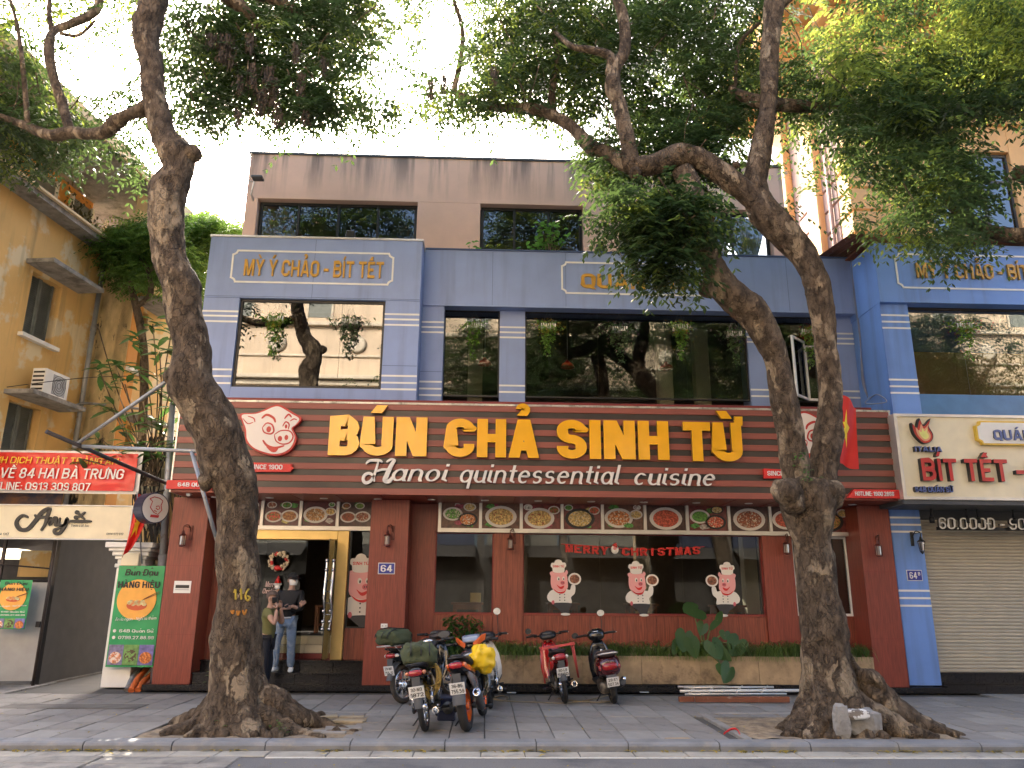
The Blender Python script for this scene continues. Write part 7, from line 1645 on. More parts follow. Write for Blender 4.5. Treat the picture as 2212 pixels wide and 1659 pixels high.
def sport(T, st_, L):
    s = MB(); s.loft([((0, .5, .74), .06, .05, 2.5, 0), ((0, .6, .8), .12, .09, 2.4, 0), ((0, .75, .84), .14, .09, 2.4, 0), ((0, .9, .84), .1, .07, 2.4, 0)], 18); s.build('fuel_cowl', M('dark_blue_black', (.03, .035, .05), .15, coat=.7), T)
    for sx in (-1, 1):
        s = MB(); s.prism([Vector((sx*.05, .78, 1.0)), Vector((sx*.17, .86, 1.09)), Vector((sx*.22, .95, 1.1)), Vector((sx*.2, .93, 1.02)), Vector((sx*.08, .8, .94))], (0, .03, .0)); s.build('orange_visor_wing', cfgO, T)
        s = MB(); s.loft([((sx*.1, -.32, .8), .012, .02, 3, 0), ((sx*.125, -.1, .75), .016, .035, 3, 0), ((sx*.14, .15, .68), .016, .03, 3, 0)], 10); s.build('orange_tail_stripe', cfgO, T)
    s = MB(); s.loft([((0, .86, 1.02), .1, .02, 3, 0), ((0, .95, 1.08), .13, .03, 3, 0), ((0, 1.02, 1.06), .1, .03, 3, 0)], 16); s.build('visor', M('smoked_visor', (.2, .25, .33), .1, coat=.8), T)
    s = MB(); vs = []; 
    s.prism([Vector((-.11, -.3, .80)), Vector((0, -.345, .815)), Vector((.11, -.3, .80)), Vector((.1, -.28, .82)), Vector((0, -.32, .84)), Vector((-.1, -.28, .82))], (0, .03, .01)); s.build('tail_edge', cfgO, T)
cfgO = M('orange_bodywork', (.75, .13, .015), .25, coat=.6, var=.04); m_gstripe = M('grey_red_side', (.16, .15, .155), .25, coat=.4, col2=(.4, .03, .02), mix2=.62, scale2=14, sharp=1)
rC = gz(1010, 1580); fC = gz(1047, 1544); U3 = underbone('motorbike', 'orange and black sport motorbike with orange rims and plate 36-B5 755.59', dict(body=m_gloss, side=m_gstripe, plate=('36-B5', '755.59'), rim=cfgO, spokes=5, tw=.115, R=.3, wb=1.28, tz=.05, kick=.08, seat_z=.78, tail=.33, extra=sport, guard=172, ex_r=.055, ex_up=.14, ex_short=True, exm=m_grey, head=m_gloss, front=m_gloss, shieldm=m_gloss, mirrors=((-1, (-.36, .9, 1.16), m_grey, 1.5),), shock=m_engine), rC, heading(rC, fC), R(-8), R(14))
m_whb = M('pearl_white_body', (.72, .68, .6), .2, coat=.6, var=.03, col2=(.35, .02, .02), mix2=.7, scale2=6, sharp=1)
rD = gz(1060, 1531); U4 = underbone('motorbike', 'white bike with raised round mirror, mostly hidden behind the orange one', dict(body=m_whb, plate=('29-X5', '120.48'), side=m_whb, front=m_whb, shieldm=m_whb, rim=m_gloss, spokes=5, mirrors=((1, (.2, .93, 1.36), m_mirror, .9),), mir_r=.065, shield=.2), rD, -R(2), R(-6), R(-12))
m_redb = M('red_bodywork', (.42, .012, .012), .18, coat=.8, var=.05)
def redrack(T, st_, L):
    s = MB(); zz = st_+.1; m = M('faded_red_rack', (.5, .07, .06), .6, var=.2)
    s.box(-.27, .27, -.2, -.16, zz, zz+.035); s.box(-.27, -.23, -.158, .1, zz, zz+.02); s.box(.23, .27, -.158, .1, zz, zz+.02)
    s.tube([(.25, -.17, zz), (.27, -.05, .35)], .012, 6); s.tube([(.25, .05, zz), (.27, 0, .35)], .012, 6); s.tube([(-.25, -.17, zz), (-.27, -.05, .35)], .012, 6); s.tube([(-.25, .05, zz), (-.27, 0, .35)], .012, 6); s.build('side_rack', m, T)
rE = gz(1221, 1520); fE = gz(1186, 1487); U5 = underbone('motorbike', 'red motorbike with faded red side rack and plate 30-L8 5660', dict(body=m_redb, plate=('30-L8', '5660'), extra=redrack, exm=m_gloss, ex_r=.048, guard=165, head=m_black, front=m_redb, dial=m_grey, mirrors=((-1, (-.33, .86, 1.1), m_gloss, .9),), case=m_engine, lens=m_scr, shock=m_black), rE, heading(rE, fE)-.0, R(-9), R(-14))
# 6: scooter
def scooter(name, label, loc, rz, lean, steer):
    T = thing(name, label, 'motorbike', (0, 0, 0), 'motorbikes parked on the sidewalk'); mar = M('maroon_bodywork', (.07, .008, .01), .12, coat=.9, var=.2); R_ = .25; WB = 1.2
    wheel(T, 0, R_, R_, .1, m_grey, 5, 'rear_wheel', m_tyre, .045); wheel(T, WB, R_, R_, .09, m_grey, 5, 'front_wheel', m_tyre, .04)
    t = MB(); t.loft([((0, -.26, .56), .12, .1, 2.6, 0), ((0, -.2, .575), .17, .15, 2.6, 0), ((0, 0, .58), .2, .17, 2.6, 0), ((0, .2, .55), .2, .19, 2.6, 0), ((0, .38, .5), .16, .2, 2.6, 0), ((0, .46, .46), .1, .14, 2.6, 0)], 24); t.build('rear_body', mar, T)
    l = MB(); l.loft([((0, -.29, .58), .1, .045, 3, 0), ((0, -.2, .58), .15, .075, 3, 0)], 18); TL = l.build('tail_light', m_tail, T)
    for sx in (-1, 1): l = MB(); l.ball((sx*.15, -.2, .565), (.03, .06, .045), 12, 8); l.build('turn_signal', M('clear_red_lens_%d' % (sx+1), (.3, .05, .05), .12, coat=.8), TL)
    t = MB(); t.loft([((0, -.24, .75), .1, .03, 3, 0), ((0, -.1, .76), .15, .05, 2.8, 0), ((0, .15, .75), .15, .05, 2.8, 0), ((0, .36, .74), .1, .04, 2.8, 0), ((0, .44, .72), .06, .02, 2.8, 0)], 20); t.build('seat', M('brown_seat', (.05, .03, .025), .5), T)
    t = MB(); hose(t, [(-.15, .0, .72), (-.16, -.18, .76), (-.1, -.31, .78), (.1, -.31, .78), (.16, -.18, .76), (.15, 0, .72)], .012, 8); t.build('grab_rail', m_alu, T)
    e = MB(); e.loft([((-.1, -.05, R_), .07, .09, 3, 0), ((-.1, .2, R_), .08, .1, 3, 0), ((-.08, .4, R_+.02), .1, .1, 3, 0)], 14); e.build('engine', m_engine, T)
    x = MB(); x.tube([(.13, .35, R_-.05), (.16, .25, R_-.02), (.17, -.1, R_+.05), (.17, -.17, R_+.06)], [.03, .055, .055, .04], 14); ex = x.build('exhaust', m_grey, T); x = MB(); x.loft([((.2, -.14, R_+.1), .03, .045, 3, 0), ((.2, .08, R_+.07), .03, .05, 3, 0)], 12); x.build('heat_shield', m_chrome, ex)
    g = MB(); g.loft([((0, -.3, .3), .07, .04, 4, R(-15)), ((0, -.27, .42), .08, .02, 4, R(-15)), ((0, -.2, .5), .08, .05, 4, 0), ((0, -.1, .5), .08, .04, 4, 0)], 12); g.build('rear_mudguard', m_grey, T)
    plate_text(T, ('29-E1', '507.34'), (0, -.335, .36), .19, .14, R(12))
    hy = WB-.25
    t = MB(); t.loft([((0, hy-.02, .28), .18, .02, 3, 0), ((0, hy-.04, .3), .2, .04, 3, 0), ((0, .5, .27), .17, .04, 3, 0), ((0, .44, .28), .12, .03, 3, 0)], 14, False); t.build('footboard', m_black, T)
    t = MB(); secs = [((0, hy-.02, .28), .17, .05, 3, R(90)), ((0, hy+.0, .45), .2, .06, 3, R(90)), ((0, hy+.0, .65), .2, .07, 3, R(90)), ((0, hy-.02, .82), .14, .07, 3, R(90)), ((0, hy-.03, .9), .08, .05, 3, R(90))]; t.loft(secs, 20); t.build('leg_shield', m_gloss, T)
    t = MB(); t.loft([((0, hy-.075, .52), .13, .03, 4, R(90)), ((0, hy-.085, .6), .13, .03, 4, R(90)), ((0, hy-.09, .76), .1, .03, 4, R(90))], 14); t.build('glove_box', m_black, T)
    t = MB(); t.ball((.03, hy-.14, .74), (.02, .01, .025), 10, 6); t.build('key_cover', m_chrome, T)
    f = MB(); 
    for sx in (-.07, .07): f.tube([(sx, WB, R_), (sx, hy+.1, .6)], .02, 8)
    f.build('front_fork', m_gloss, T)
    g = MB(); g.loft([((0, WB-.25, R_+.12), .05, .03, 3, 0), ((0, WB-.1, R_+.28), .07, .03, 3, 0), ((0, WB+.1, R_+.29), .07, .03, 3, 0), ((0, WB+.25, R_+.15), .05, .03, 3, 0)], 12); g.build('front_mudguard', mar, T)
    def hb(mb, nm, m):
        c_ = Vector((0, hy-.03, 0)); mb.v = [tuple(Matrix.Rotation(steer, 3, 'Z') @ (Vector(v)-c_)+c_) for v in mb.v]; return mb.build(nm, m, T)
    t = MB(); t.loft([((0, hy+.1, .98), .06, .05, 2.5, 0), ((0, hy+.04, 1.0), .14, .1, 2.4, 0), ((0, hy-.06, 1.0), .15, .1, 2.4, 0), ((0, hy-.13, .97), .1, .07, 2.4, 0)], 20); hb(t, 'handlebar_cover', m_gloss)
    t = MB(); t.lathe([(.0, 0), (.052, 0), (.06, .01), (.05, .02), (.0, .022)], (0, hy-.1, 1.05), 'Z', 18); hb(t, 'speedometer', m_chrome)
    for sx in (-1, 1): t = MB(); t.tube([(sx*.12, hy-.03, 1.0), (sx*.22, hy-.05, 1.01), (sx*.34, hy-.1, 1.01)], [.02, .02, .019], 8); hb(t, 'handle_grip', m_black); t = MB(); hose(t, [(sx*.18, hy, 1.0), (sx*.27, hy-.0, 1.0), (sx*.36, hy-.05, 1.0)], .006, 5); hb(t, 'brake_lever', m_alu)
    mirror(T, (.1, hy-.05, 1.06), (.14, hy-.02, 1.34), .062, face=m_mirror); mirror(T, (-.17, hy-.05, 1.03), (-.36, hy-.0, 1.03), .055, face=m_gloss)
    s = MB(); s.tube([(-.1, .4, R_-.08), (-.25, .32, .012)], .012, 6); s.build('side_stand', m_black, T)
    s = MB(); 
    for k in range(9): s.lathe([(.0, 0), (.028, 0), (.028, .01), (.0, .01)], (-.12, -.02+.004*k, R_+.1+.022*k), 'Z', 10)
    s.build('shock_absorber', m_black, T)
    T.location = loc; T.rotation_euler = (0, lean, rz); return T
rF = gz(1327, 1520); scooter('scooter', 'black and maroon scooter with plate 29-E1 507.34 and raised right mirror', rF, heading(rF, gz(1296, 1490)), R(-9), R(-12))
# bags riding on the bikes
def soft_bag(name, label, cat, c, hx, hy, hz, rz, m, seed, straps=True, dent=.12):
    T = thing(name, label, cat, tuple(Vector(c)-Vector((0, 0, hz)))); vs = []; fs = []; n, mm = 40, 26; c = Vector(c)
    for i in range(mm+1):
        p_ = PI*i/mm
        for k in range(n):
            a = 2*PI*k/n; d = Vector((math.sin(p_)*math.cos(a), math.sin(p_)*math.sin(a), math.cos(p_)))
            e = .7; q = Vector([math.copysign(abs(v)**e, v) for v in d]); q = Vector((q.x*hx, q.y*hy, q.z*hz)); 
            q *= 1+dent*mnoise.noise(q*9+Vector((seed, 0, 0)))+dent*.8*abs(mnoise.noise(q*17+Vector((0, seed, 0))))-dent*.3
            vs.append(c+rotv(q, 'Z', rz))
    for i in range(mm):
        for k in range(n): l = (k+1) % n; fs.append((i*n+k, (i+1)*n+k, (i+1)*n+l, i*n+l))
    MB().add(vs, fs, True).build('bag_body', m, T)
    if straps:
        s = MB()
        for t in (-.5, .1, .6):
            s.tube([c+rotv(Vector((hx*t, hy*1.02*math.cos(a_), hz*1.05*math.sin(a_))), 'Z', rz) for a_ in [i*PI/10 for i in range(11)]], .008, 5)
        s.build('strap', m_black, T)
    return T
def on_bike(U, p): 
    return Matrix.Translation(U.location) @ U.rotation_euler.to_matrix().to_4x4() @ Vector(p)
soft_bag('canvas_bag', 'olive canvas bag tied to the rack of the leftmost motorbike', 'bag', on_bike(U1, (0, -.2, .99)), .22, .3, .13, -R(34), m_olive, 2, dent=.2)
soft_bag('canvas_bag', 'olive canvas bag bulging behind the seat of the old black motorbike', 'bag', on_bike(U2, (.0, .12, .9)), .215, .17, .155, .1, m_olive, 7, dent=.22)
m_ybag = M('yellow_plastic', (.85, .55, .01), .35, var=.05); soft_bag('plastic_bag', 'bright yellow plastic bag hanging on the right of the orange motorbike', 'bag', on_bike(U3, (.21, .45, .80)), .165, .14, .17, .5, m_ybag, 4, straps=False, dent=.35)
# coil of yellow cable on the old bike
cb = MB(); r = random.Random(8)
for k in range(16):
    c = on_bike(U2, (.13, .15+.012*(k % 5), .66)); rx, rz_ = r.uniform(.06, .13), r.uniform(.1, .22); tl_ = r.uniform(-.5, .5)
    P_ = [c+Vector((rx*math.cos(a_)+r.uniform(-.004, .004), .07*math.sin(a_*1.0+tl_)-.05, rz_*math.sin(a_)-rz_*.4)) for a_ in [i*PI/9 for i in range(19)]]; cb.tube(P_, .007, 5, cap=False)
tag(cb.build('cable_coil', M('yellow_hose', (.5, .34, .08), .5)), 'tangled coil of yellow cable hanging on the old black motorbike', 'cable')
cb = MB(); P_ = [(1060, 1512), (1085, 1516), (1098, 1510), (1085, 1505), (1068, 1510), (1100, 1517), (1160, 1519), (1215, 1521), (1262, 1516), (1290, 1510), (1318, 1504), (1334, 1512), (1310, 1518), (1280, 1519), (1240, 1516), (1205, 1510)]
cb.tube(spline([gz(*p)+Vector((0, 0, .015)) for p in P_], 6), .009, 5); tag(cb.build('loose_cable', M('tan_cable', (.3, .24, .15), .7)), 'thin tan cable snaking on the pavers between the bikes and the scooter', 'cable')
bb = gz(962, 1558); BX = thing('tool_box', 'dark blue metal box between the old black and the orange motorbikes', 'box', (bb.x+.03, bb.y, 0)); MB().bbox(bb.x-.11, bb.x+.13, bb.y, bb.y+.3, 0, .3, .015).build('case', M('navy_box', (.02, .025, .06), .5, var=.3), BX); s = MB(); s.lathe([(.0, 0), (.07, 0), (.08, -.012), (.0, -.012)], (bb.x+.03, bb.y, .17), 'Y', 16); s.build('dirty_fan', m_engine, BX)
# ------------------------------------------------------------------ people
def skin_mesh(nodes, edges, sub=2):
    me = bpy.data.meshes.new('t'); me.from_pydata([n[0] for n in nodes], edges, []); o = bpy.data.objects.new('t', me); COL.objects.link(o)
    md = o.modifiers.new('s', 'SKIN'); md.use_smooth_shade = True
    for i, n in enumerate(nodes):
        sv = me.skin_vertices[0].data[i]; r = n[1]; sv.radius = r if hasattr(r, '__len__') else (r, r); sv.use_root = (i == 0)
    sb = o.modifiers.new('b', 'SUBSURF'); sb.levels = sub; sb.render_levels = sub
    dg = bpy.context.evaluated_depsgraph_get(); m2 = bpy.data.meshes.new_from_object(o.evaluated_get(dg))
    vs = [v.co.copy() for v in m2.vertices]; fs = [tuple(p.vertices) for p in m2.polygons]; bpy.data.objects.remove(o); return vs, fs
def chain(*names): return list(zip(names[:-1], names[1:]))
def fig(nodes, links):
    keys = list(nodes); idx = {k: i for i, k in enumerate(keys)}; return skin_mesh([(Vector(nodes[k][0]), nodes[k][1]) for k in keys], [(idx[a], idx[b_]) for a, b_ in links])
def hand(mb, wrist, d, side, palm_n, curl=.5, k=1.0):
    """palm block plus four unequal bent fingers and a thumb; d points along the fingers, side towards the thumb"""
    d = Vector(d).normalized(); side = Vector(side); side = (side-d*side.dot(d)).normalized(); n = Vector(palm_n); n = (n-d*n.dot(d)-side*n.dot(side)).normalized(); w = Vector(wrist)
    mb.loft([], 4) if False else None
    P_ = [w, w+d*.03*k, w+d*.075*k, w+d*.09*k]; mb.tube(P_, [.024*k, .034*k, .038*k, .03*k], 10, flat=.55)
    for i, (ln, off) in enumerate(((.068, .027), (.078, .009), (.072, -.009), (.056, -.026))):
        a = w+d*.082*k+side*off*k; b_ = a+(d*.9+n*curl*.35)*ln*.5*k; c = b_+(d*(1-curl*.5)+n*curl)*ln*.5*k; mb.tube([a-d*.02, a, b_, c], [.0095*k, .0095*k, .0088*k, .007*k], 7)
    a = w+d*.02*k+side*.026*k; mb.tube([a-side*.01, a+side*.018*k+d*.02*k, a+side*.03*k+d*.048*k+n*.012, a+side*.027*k+d*.068*k+n*.02], [.013*k, .0125*k, .011*k, .008*k], 8)
m_jean = M('faded_blue_denim', (.17, .23, .32), .85, var=.25, scale=9, bump=.4, bscale=30, col2=(.35, .4, .46), mix2=.58, scale2=7); m_jack = M('black_jacket', (.007, .007, .008), .75, var=.2, bump=.2)
m_hair = M('black_hair', (.012, .01, .009), .6); m_cap = M('black_cap', (.01, .01, .011), .8); m_mask = M('white_mask', (.75, .75, .73), .7); m_bmask = M('black_mask', (.012, .012, .012), .7); m_navy = M('navy_trousers', (.012, .014, .022), .85); m_polo = M('olive_polo', (.15, .15, .055), .85, var=.15, bump=.2, bscale=30); m_shave = M('shaved_hair', (.13, .09, .07), .7)
m_skin2 = M('skin_eye_dark', (.02, .012, .01), .4)
def turn(v, c, a): return Matrix.Rotation(a, 3, 'Z') @ (Vector(v)-Vector(c))+Vector(c)
def head_bits(T, hc, face, hat=None, mask=None, hair=None, hk=1.0):
    """hc centre of the skull, face = unit vector the face looks along"""
    face = Vector(face).normalized(); s = Vector((face.y, -face.x, 0)).normalized(); up_ = s.cross(face); hc = Vector(hc)
    def L(x, y, z): return hc+s*x+face*y+up_*z
    def ell(mb, c, r, n=12, m=8):
        base = len(mb.v); mb.ball((0, 0, 0), r, n, m)
        for i in range(base, len(mb.v)): v = mb.v[i]; mb.v[i] = tuple(Vector(c)+s*v[0]+face*v[1]+up_*v[2])
    mb = MB(); ell(mb, L(0, .105, -.012), (.013, .018, .02)); 
    for x in (-.083, .083): ell(mb, L(x, -.005, -.01), (.012, .02, .032))
    mb.build('nose_and_ears', m_skin, T)
    mb = MB()
    for x in (-.034, .034): ell(mb, L(x, .088, .02), (.015, .008, .006)); ell(mb, L(x, .092, .042), (.02, .006, .004))
    mb.build('eyes', m_skin2, T)
    mb = MB(); base = len(mb.v); n, m = 24, 12; vs = []; fs = []
    lim = .52
    for i in range(m+1):
        p_ = PI*lim*i/m
        for k in range(n):
            a = 2*PI*k/n; y = math.sin(p_)*math.sin(a); low = 1.25 if y < 0 else .82
            pp = p_*(low if i else 1); vs.append(L(.087*math.sin(pp)*math.cos(a), .104*math.sin(pp)*math.sin(a)-.004, .03+.095*math.cos(pp)))
    for i in range(m):
        for k in range(n): l = (k+1) % n; fs.append((i*n+k, (i+1)*n+k, (i+1)*n+l, i*n+l))
    mb.add(vs, fs, True); mb.build('hair', hair, T)
    if mask:
        mb = MB(); vs = []; fs = []
        for i in range(9):
            for k in range(13):
                a = (k-6)/6*1.15; z = .008-.1*i/8; bul = 1.08+.12*math.sin(PI*i/8)*math.cos(a); vs.append(L(.08*math.sin(a)*bul*(1-.25*(i/8)**2), .1*math.cos(a)*bul-.004, z))
        for i in range(8):
            for k in range(12): q = i*13+k; fs.append((q, q+13, q+14, q+1))
        mb.add(vs, fs, True); mb.build('face_mask', mask, T)
    if hat:
        mb = MB(); vs = []; fs = []
        for i in range(9):
            p_ = PI*.5*i/8
            for k in range(24): a = 2*PI*k/24; vs.append(L(.097*math.sin(p_)*math.cos(a), .113*math.sin(p_)*math.sin(a)-.006, .045+.09*math.cos(p_)))
        for i in range(8):
            for k in range(24): l = (k+1) % 24; fs.append((i*24+k, (i+1)*24+k, (i+1)*24+l, i*24+l))
        mb.add(vs, fs, True)
        vs = []
        for i in range(7):
            a = (i-3)/3*.85
            for rr, dz in ((.1, .045), (.145, .042), (.185, .03)): vs.append(L(rr*math.sin(a)*.85, rr*math.cos(a), dz-.012*abs(math.sin(a))))
        n = len(vs); vs += [v-up_*.006 for v in vs]; fs = []
        for i in range(6):
            for k in range(2): q = i*3+k; fs += [(q, q+1, q+4, q+3), (n+q, n+q+3, n+q+4, n+q+1)]
            fs.append((i*3+2, n+i*3+2, n+i*3+5, i*3+5))
        mb.add(vs, fs, True); mb.build('cap', hat, T)
# man with crossed arms on the lower step
FY = 14.62; fx0, fx1 = at(591, 1455, FY).x, at(625, 1455, FY).x; zs_ = .29; hx_ = (fx0+fx1)/2+.02; 
P1_ = thing('person', 'person in black jacket, cap and white mask, arms folded on the step', 'person', (hx_, FY, zs_))
def n1(x, y, z): return (hx_+x, FY+y, zs_+z)
N = {'pelvis': (n1(.0, 0, .9), (.13, .1)), 'belly': (n1(.01, 0, 1.06), (.135, .1)), 'chest': (n1(.03, 0, 1.26), (.15, .105)), 'collar': (n1(.04, 0, 1.37), (.09, .075)), 'neck': (n1(.045, -.005, 1.44), .052), 'jaw': (n1(.05, -.02, 1.515), (.06, .065)), 'skull': (n1(.05, -.005, 1.58), (.078, .088)), 'crown': (n1(.05, 0, 1.635), (.06, .07)),
     'sl': (n1(-.155, .0, 1.345), .058), 'el': (n1(-.2, -.08, 1.07), .045), 'wl': (n1(-.02, -.2, 1.08), .03), 'sr': (n1(.215, 0, 1.345), .058), 'er': (n1(.25, -.08, 1.06), .045), 'wr': (n1(.1, -.2, 1.13), .03),
     'hl': (n1(-.09, 0, .86), .09), 'kl': (n1(-.15, -.03, .47), .06), 'al': (n1(fx0-hx_+.0, .02, .1), .042), 'hr': (n1(.09, 0, .86), .09), 'kr': (n1(.12, -.05, .47), .06), 'ar': (n1(fx1-hx_+.01, .01, .1), .042)}
LK = chain('pelvis', 'belly', 'chest', 'collar', 'neck', 'jaw', 'skull', 'crown')+chain('chest', 'sl', 'el', 'wl')+chain('chest', 'sr', 'er', 'wr')+chain('pelvis', 'hl', 'kl', 'al')+chain('pelvis', 'hr', 'kr', 'ar')
def body(T, N, LK, bits):
    vs, fs = fig(N, LK); mb = MB(); mb.add(vs, fs, True); bits(mb); return mb.build('body', m_skin, T)
body(P1_, N, LK, lambda mb: (hand(mb, n1(-.03, -.2, 1.085), (1, -.1, .12), (0, -.2, 1), (0, 1, 0), .3), hand(mb, n1(.24, -.13, 1.12), (.55, -.3, .45), (-.4, 0, 1), (0, 1, 0), .3)))
def cloth(T, name, N, keys, LKs, grow, m, parent_add=0):
    nd = {k: (N[k][0], tuple(g+grow for g in (N[k][1] if hasattr(N[k][1], '__len__') else (N[k][1],)*2))) for k in keys}; vs, fs = fig(nd, LKs); mb = MB()
    vs = [v+v.normalized()*0+Vector((mnoise.noise(v*14), mnoise.noise(v*14+Vector((5, 0, 0))), 0))*.012 for v in vs]; mb.add(vs, fs, True); return mb.build(name, m, T)
N2 = dict(N); N2['wl'] = (n1(.08, -.2, 1.12), .03); N2['el'] = (n1(-.2, -.09, 1.07), .05); N2['hem'] = (n1(.0, 0, .85), (.155, .125)); N2['belly'] = (n1(.01, 0, 1.05), (.15, .115)); N2['wr'] = (n1(-.08, -.19, 1.13), .03)
cloth(P1_, 'jacket', {**N2, 'belly': N2['belly']}, ['chest', 'belly', 'hem', 'collar', 'sl', 'el', 'wl', 'sr', 'er', 'wr'], chain('chest', 'belly', 'hem')+chain('chest', 'collar')+chain('chest', 'sl', 'el', 'wl')+chain('chest', 'sr', 'er', 'wr'), .022, m_jack)
N3 = dict(N); N3['al'] = (n1(fx0-hx_, .02, .06), .05); N3['ar'] = (n1(fx1-hx_+.01, .01, .06), .05)
cloth(P1_, 'jeans', N3, ['pelvis', 'hl', 'kl', 'al', 'hr', 'kr', 'ar'], chain('pelvis', 'hl', 'kl', 'al')+chain('pelvis', 'hr', 'kr', 'ar'), .018, m_jean)
mb = MB(); mb.tube([n1(.055, -.115, .93), n1(.07, -.135, 1.03)], .004, 5); mb.tube([n1(.06, -.13, 1.2), n1(.05, -.1, 1.38)], .004, 5); mb.build('zip', m_chrome, P1_)
mb = MB(); mb.tube([n1(-.09, -.135, .925), n1(.0, -.14, .92), n1(.1, -.13, .925)], .013, 6); mb.build('belt_buckle', m_white, P1_)
for fx, dy, a in ((fx0, 0, -.3), (fx1+.02, 0, .15)):
    mb = MB(); c = Vector((fx, FY, zs_)); dd_ = Vector((math.sin(a), -math.cos(a), 0))
    secs = []
    for t, w_, h_ in ((-.09, .03, .03), (-.06, .042, .045), (0, .045, .045), (.07, .05, .032), (.13, .047, .025), (.165, .025, .015)): secs.append(((0, t, h_+.002), w_, h_, 2.6, 0))
    mb.loft(secs, 14); mb.v = [tuple(c+Vector((v[0]*math.cos(a)+v[1]*dd_.x, v[0]*math.sin(a)*-1+v[1]*dd_.y, v[2]))) for v in mb.v]; mb.build('shoe', m_white, P1_)
head_bits(P1_, n1(.05, -.005, 1.575), (.55, -.83, 0), hat=m_cap, mask=m_mask, hair=m_hair)
# man in olive polo, half behind the trunk, phone at his mask
GY = 14.0; gx_ = at(570, 1470, GY).x
P2_ = thing('person', 'person in olive polo and black mask holding a phone up, half behind the left trunk', 'person', (gx_, GY, 0))
def n2(x, y, z): return (gx_+x, GY+y, z)
N = {'pelvis': (n2(-.02, 0, .88), (.11, .12)), 'belly': (n2(.0, 0, 1.03), (.115, .12)), 'chest': (n2(.0, 0, 1.24), (.12, .15)), 'collar': (n2(.0, 0, 1.35), (.075, .09)), 'neck': (n2(.01, 0, 1.42), .055), 'jaw': (n2(.03, 0, 1.49), (.065, .062)), 'skull': (n2(.02, 0, 1.56), (.09, .08)), 'crown': (n2(.01, 0, 1.61), (.07, .06)),
     'sl': (n2(.0, -.19, 1.33), .058), 'el': (n2(.17, -.26, 1.12), .046), 'wl': (n2(.165, -.2, 1.37), .029), 'sr': (n2(0, .19, 1.33), .058), 'er': (n2(.2, .16, 1.12), .046), 'wr': (n2(.17, .04, 1.38), .029),
     'hl': (n2(-.02, -.09, .84), .088), 'kl': (n2(.0, -.1, .46), .058), 'al': (n2(-.02, -.1, .09), .042), 'hr': (n2(-.02, .09, .84), .088), 'kr': (n2(.03, .1, .46), .058), 'ar': (n2(.0, .1, .09), .042)}
body(P2_, N, LK, lambda mb: (hand(mb, n2(.165, -.2, 1.375), (-.12, .45, .8), (-1, 0, .2), (0, 1, -.3), .7), hand(mb, n2(.17, .04, 1.385), (-.1, -.2, .9), (-1, 0, 0), (0, -1, 0), .6)))
N2 = dict(N); N2['hem'] = (n2(-.01, 0, .84), (.13, .14)); N2['el'] = (tuple((Vector(N['sl'][0])*.45+Vector(N['el'][0])*.55)), .06); N2['er'] = (tuple((Vector(N['sr'][0])*.45+Vector(N['er'][0])*.55)), .06)
cloth(P2_, 'polo_shirt', N2, ['chest', 'belly', 'hem', 'collar', 'sl', 'el', 'sr', 'er'], chain('chest', 'belly', 'hem')+chain('chest', 'collar')+chain('chest', 'sl', 'el')+chain('chest', 'sr', 'er'), .018, m_polo)
cloth(P2_, 'trousers', N, ['pelvis', 'hl', 'kl', 'al', 'hr', 'kr', 'ar'], chain('pelvis', 'hl', 'kl', 'al')+chain('pelvis', 'hr', 'kr', 'ar'), .02, m_navy)
for y in (-.1, .1): mb = MB(); mb.loft([((0, -.09, .03), .035, .03, 2.6, 0), ((0, .05, .04), .045, .04, 2.6, 0), ((0, .14, .025), .03, .02, 2.6, 0)], 12); mb.v = [tuple(Vector(n2(v[1]-.0, y-v[0], v[2]))) for v in mb.v]; mb.build('shoe', m_black, P2_)
head_bits(P2_, n2(.02, 0, 1.555), (1, -.25, 0), mask=m_bmask, hair=m_shave)
ph = MB().bbox(gx_+.15, gx_+.165, GY-.16, GY-.08, 1.42, 1.56, .004).build('phone', m_gloss); tag(ph, 'dark phone held up in front of the black mask of the person in olive', 'phone')
# ------------------------------------------------------------------ planter with plants
plx0, plx1 = xa1+.02, at(1894, 1483, YP).x; pz = .60
PN = thing('stone_planter', 'long low tan stone planter with black base under the shop windows', 'planter', ((plx0+plx1)/2, YP+.2, .1))
n = 8
for i in range(n):
    a = plx0+(plx1-plx0)*i/n; b_ = plx0+(plx1-plx0)*(i+1)/n-.004; panel('stone_slab', a, b_, YP, YP+.045+.001*(i % 2), .13, pz, m_stone, PN, b=.005)
panel('base_strip', plx0, plx1, YP-.03, YP+.1, .1, .129, m_granite, PN); panel('end_slab', plx1-.05, plx1, YP+.05, YW-.12, .13, pz, m_stone, PN)
vs = []; fs = []; nx = 90
for j in range(5):
    for i in range(nx+1): x = plx0+.02+(plx1-plx0-.08)*i/nx; y = YP+.047+(YW-.12-YP-.05)*j/4; vs.append((x, y, pz-.05+.04*mnoise.noise(Vector((x*3, y*5, 0)))))
for j in range(4):
    for i in range(nx): q = j*(nx+1)+i; fs.append((q, q+1, q+nx+2, q+nx+1))
MB().add(vs, fs, True).build('soil', m_soil, PN)
m_grass = leafmat('striped_grass_leaf', (.11, .19, .05), (.16, .26, .06), rough=.5, var=.6)
def grass_tuft(V, F, c, n, ln, r, w=.016, up_=1.9):
    for _ in range(n):
        a = r.uniform(0, 2*PI); l = ln*r.uniform(.6, 1.2); d = np.array((math.cos(a), math.sin(a), 0)); s = np.array((-d[1], d[0], 0)); b = len(V); k = 4
        for i in range(k+1):
            t = i/k; ww = w*(1-t*.9)*.5; p = np.array(c)+d*l*t*.75+np.array((0, 0, l*up_*(t-1.05*t*t))); V += [p-s*ww, p+s*ww]
        for i in range(k): q = b+2*i; F.append((q, q+1, q+3, q+2))
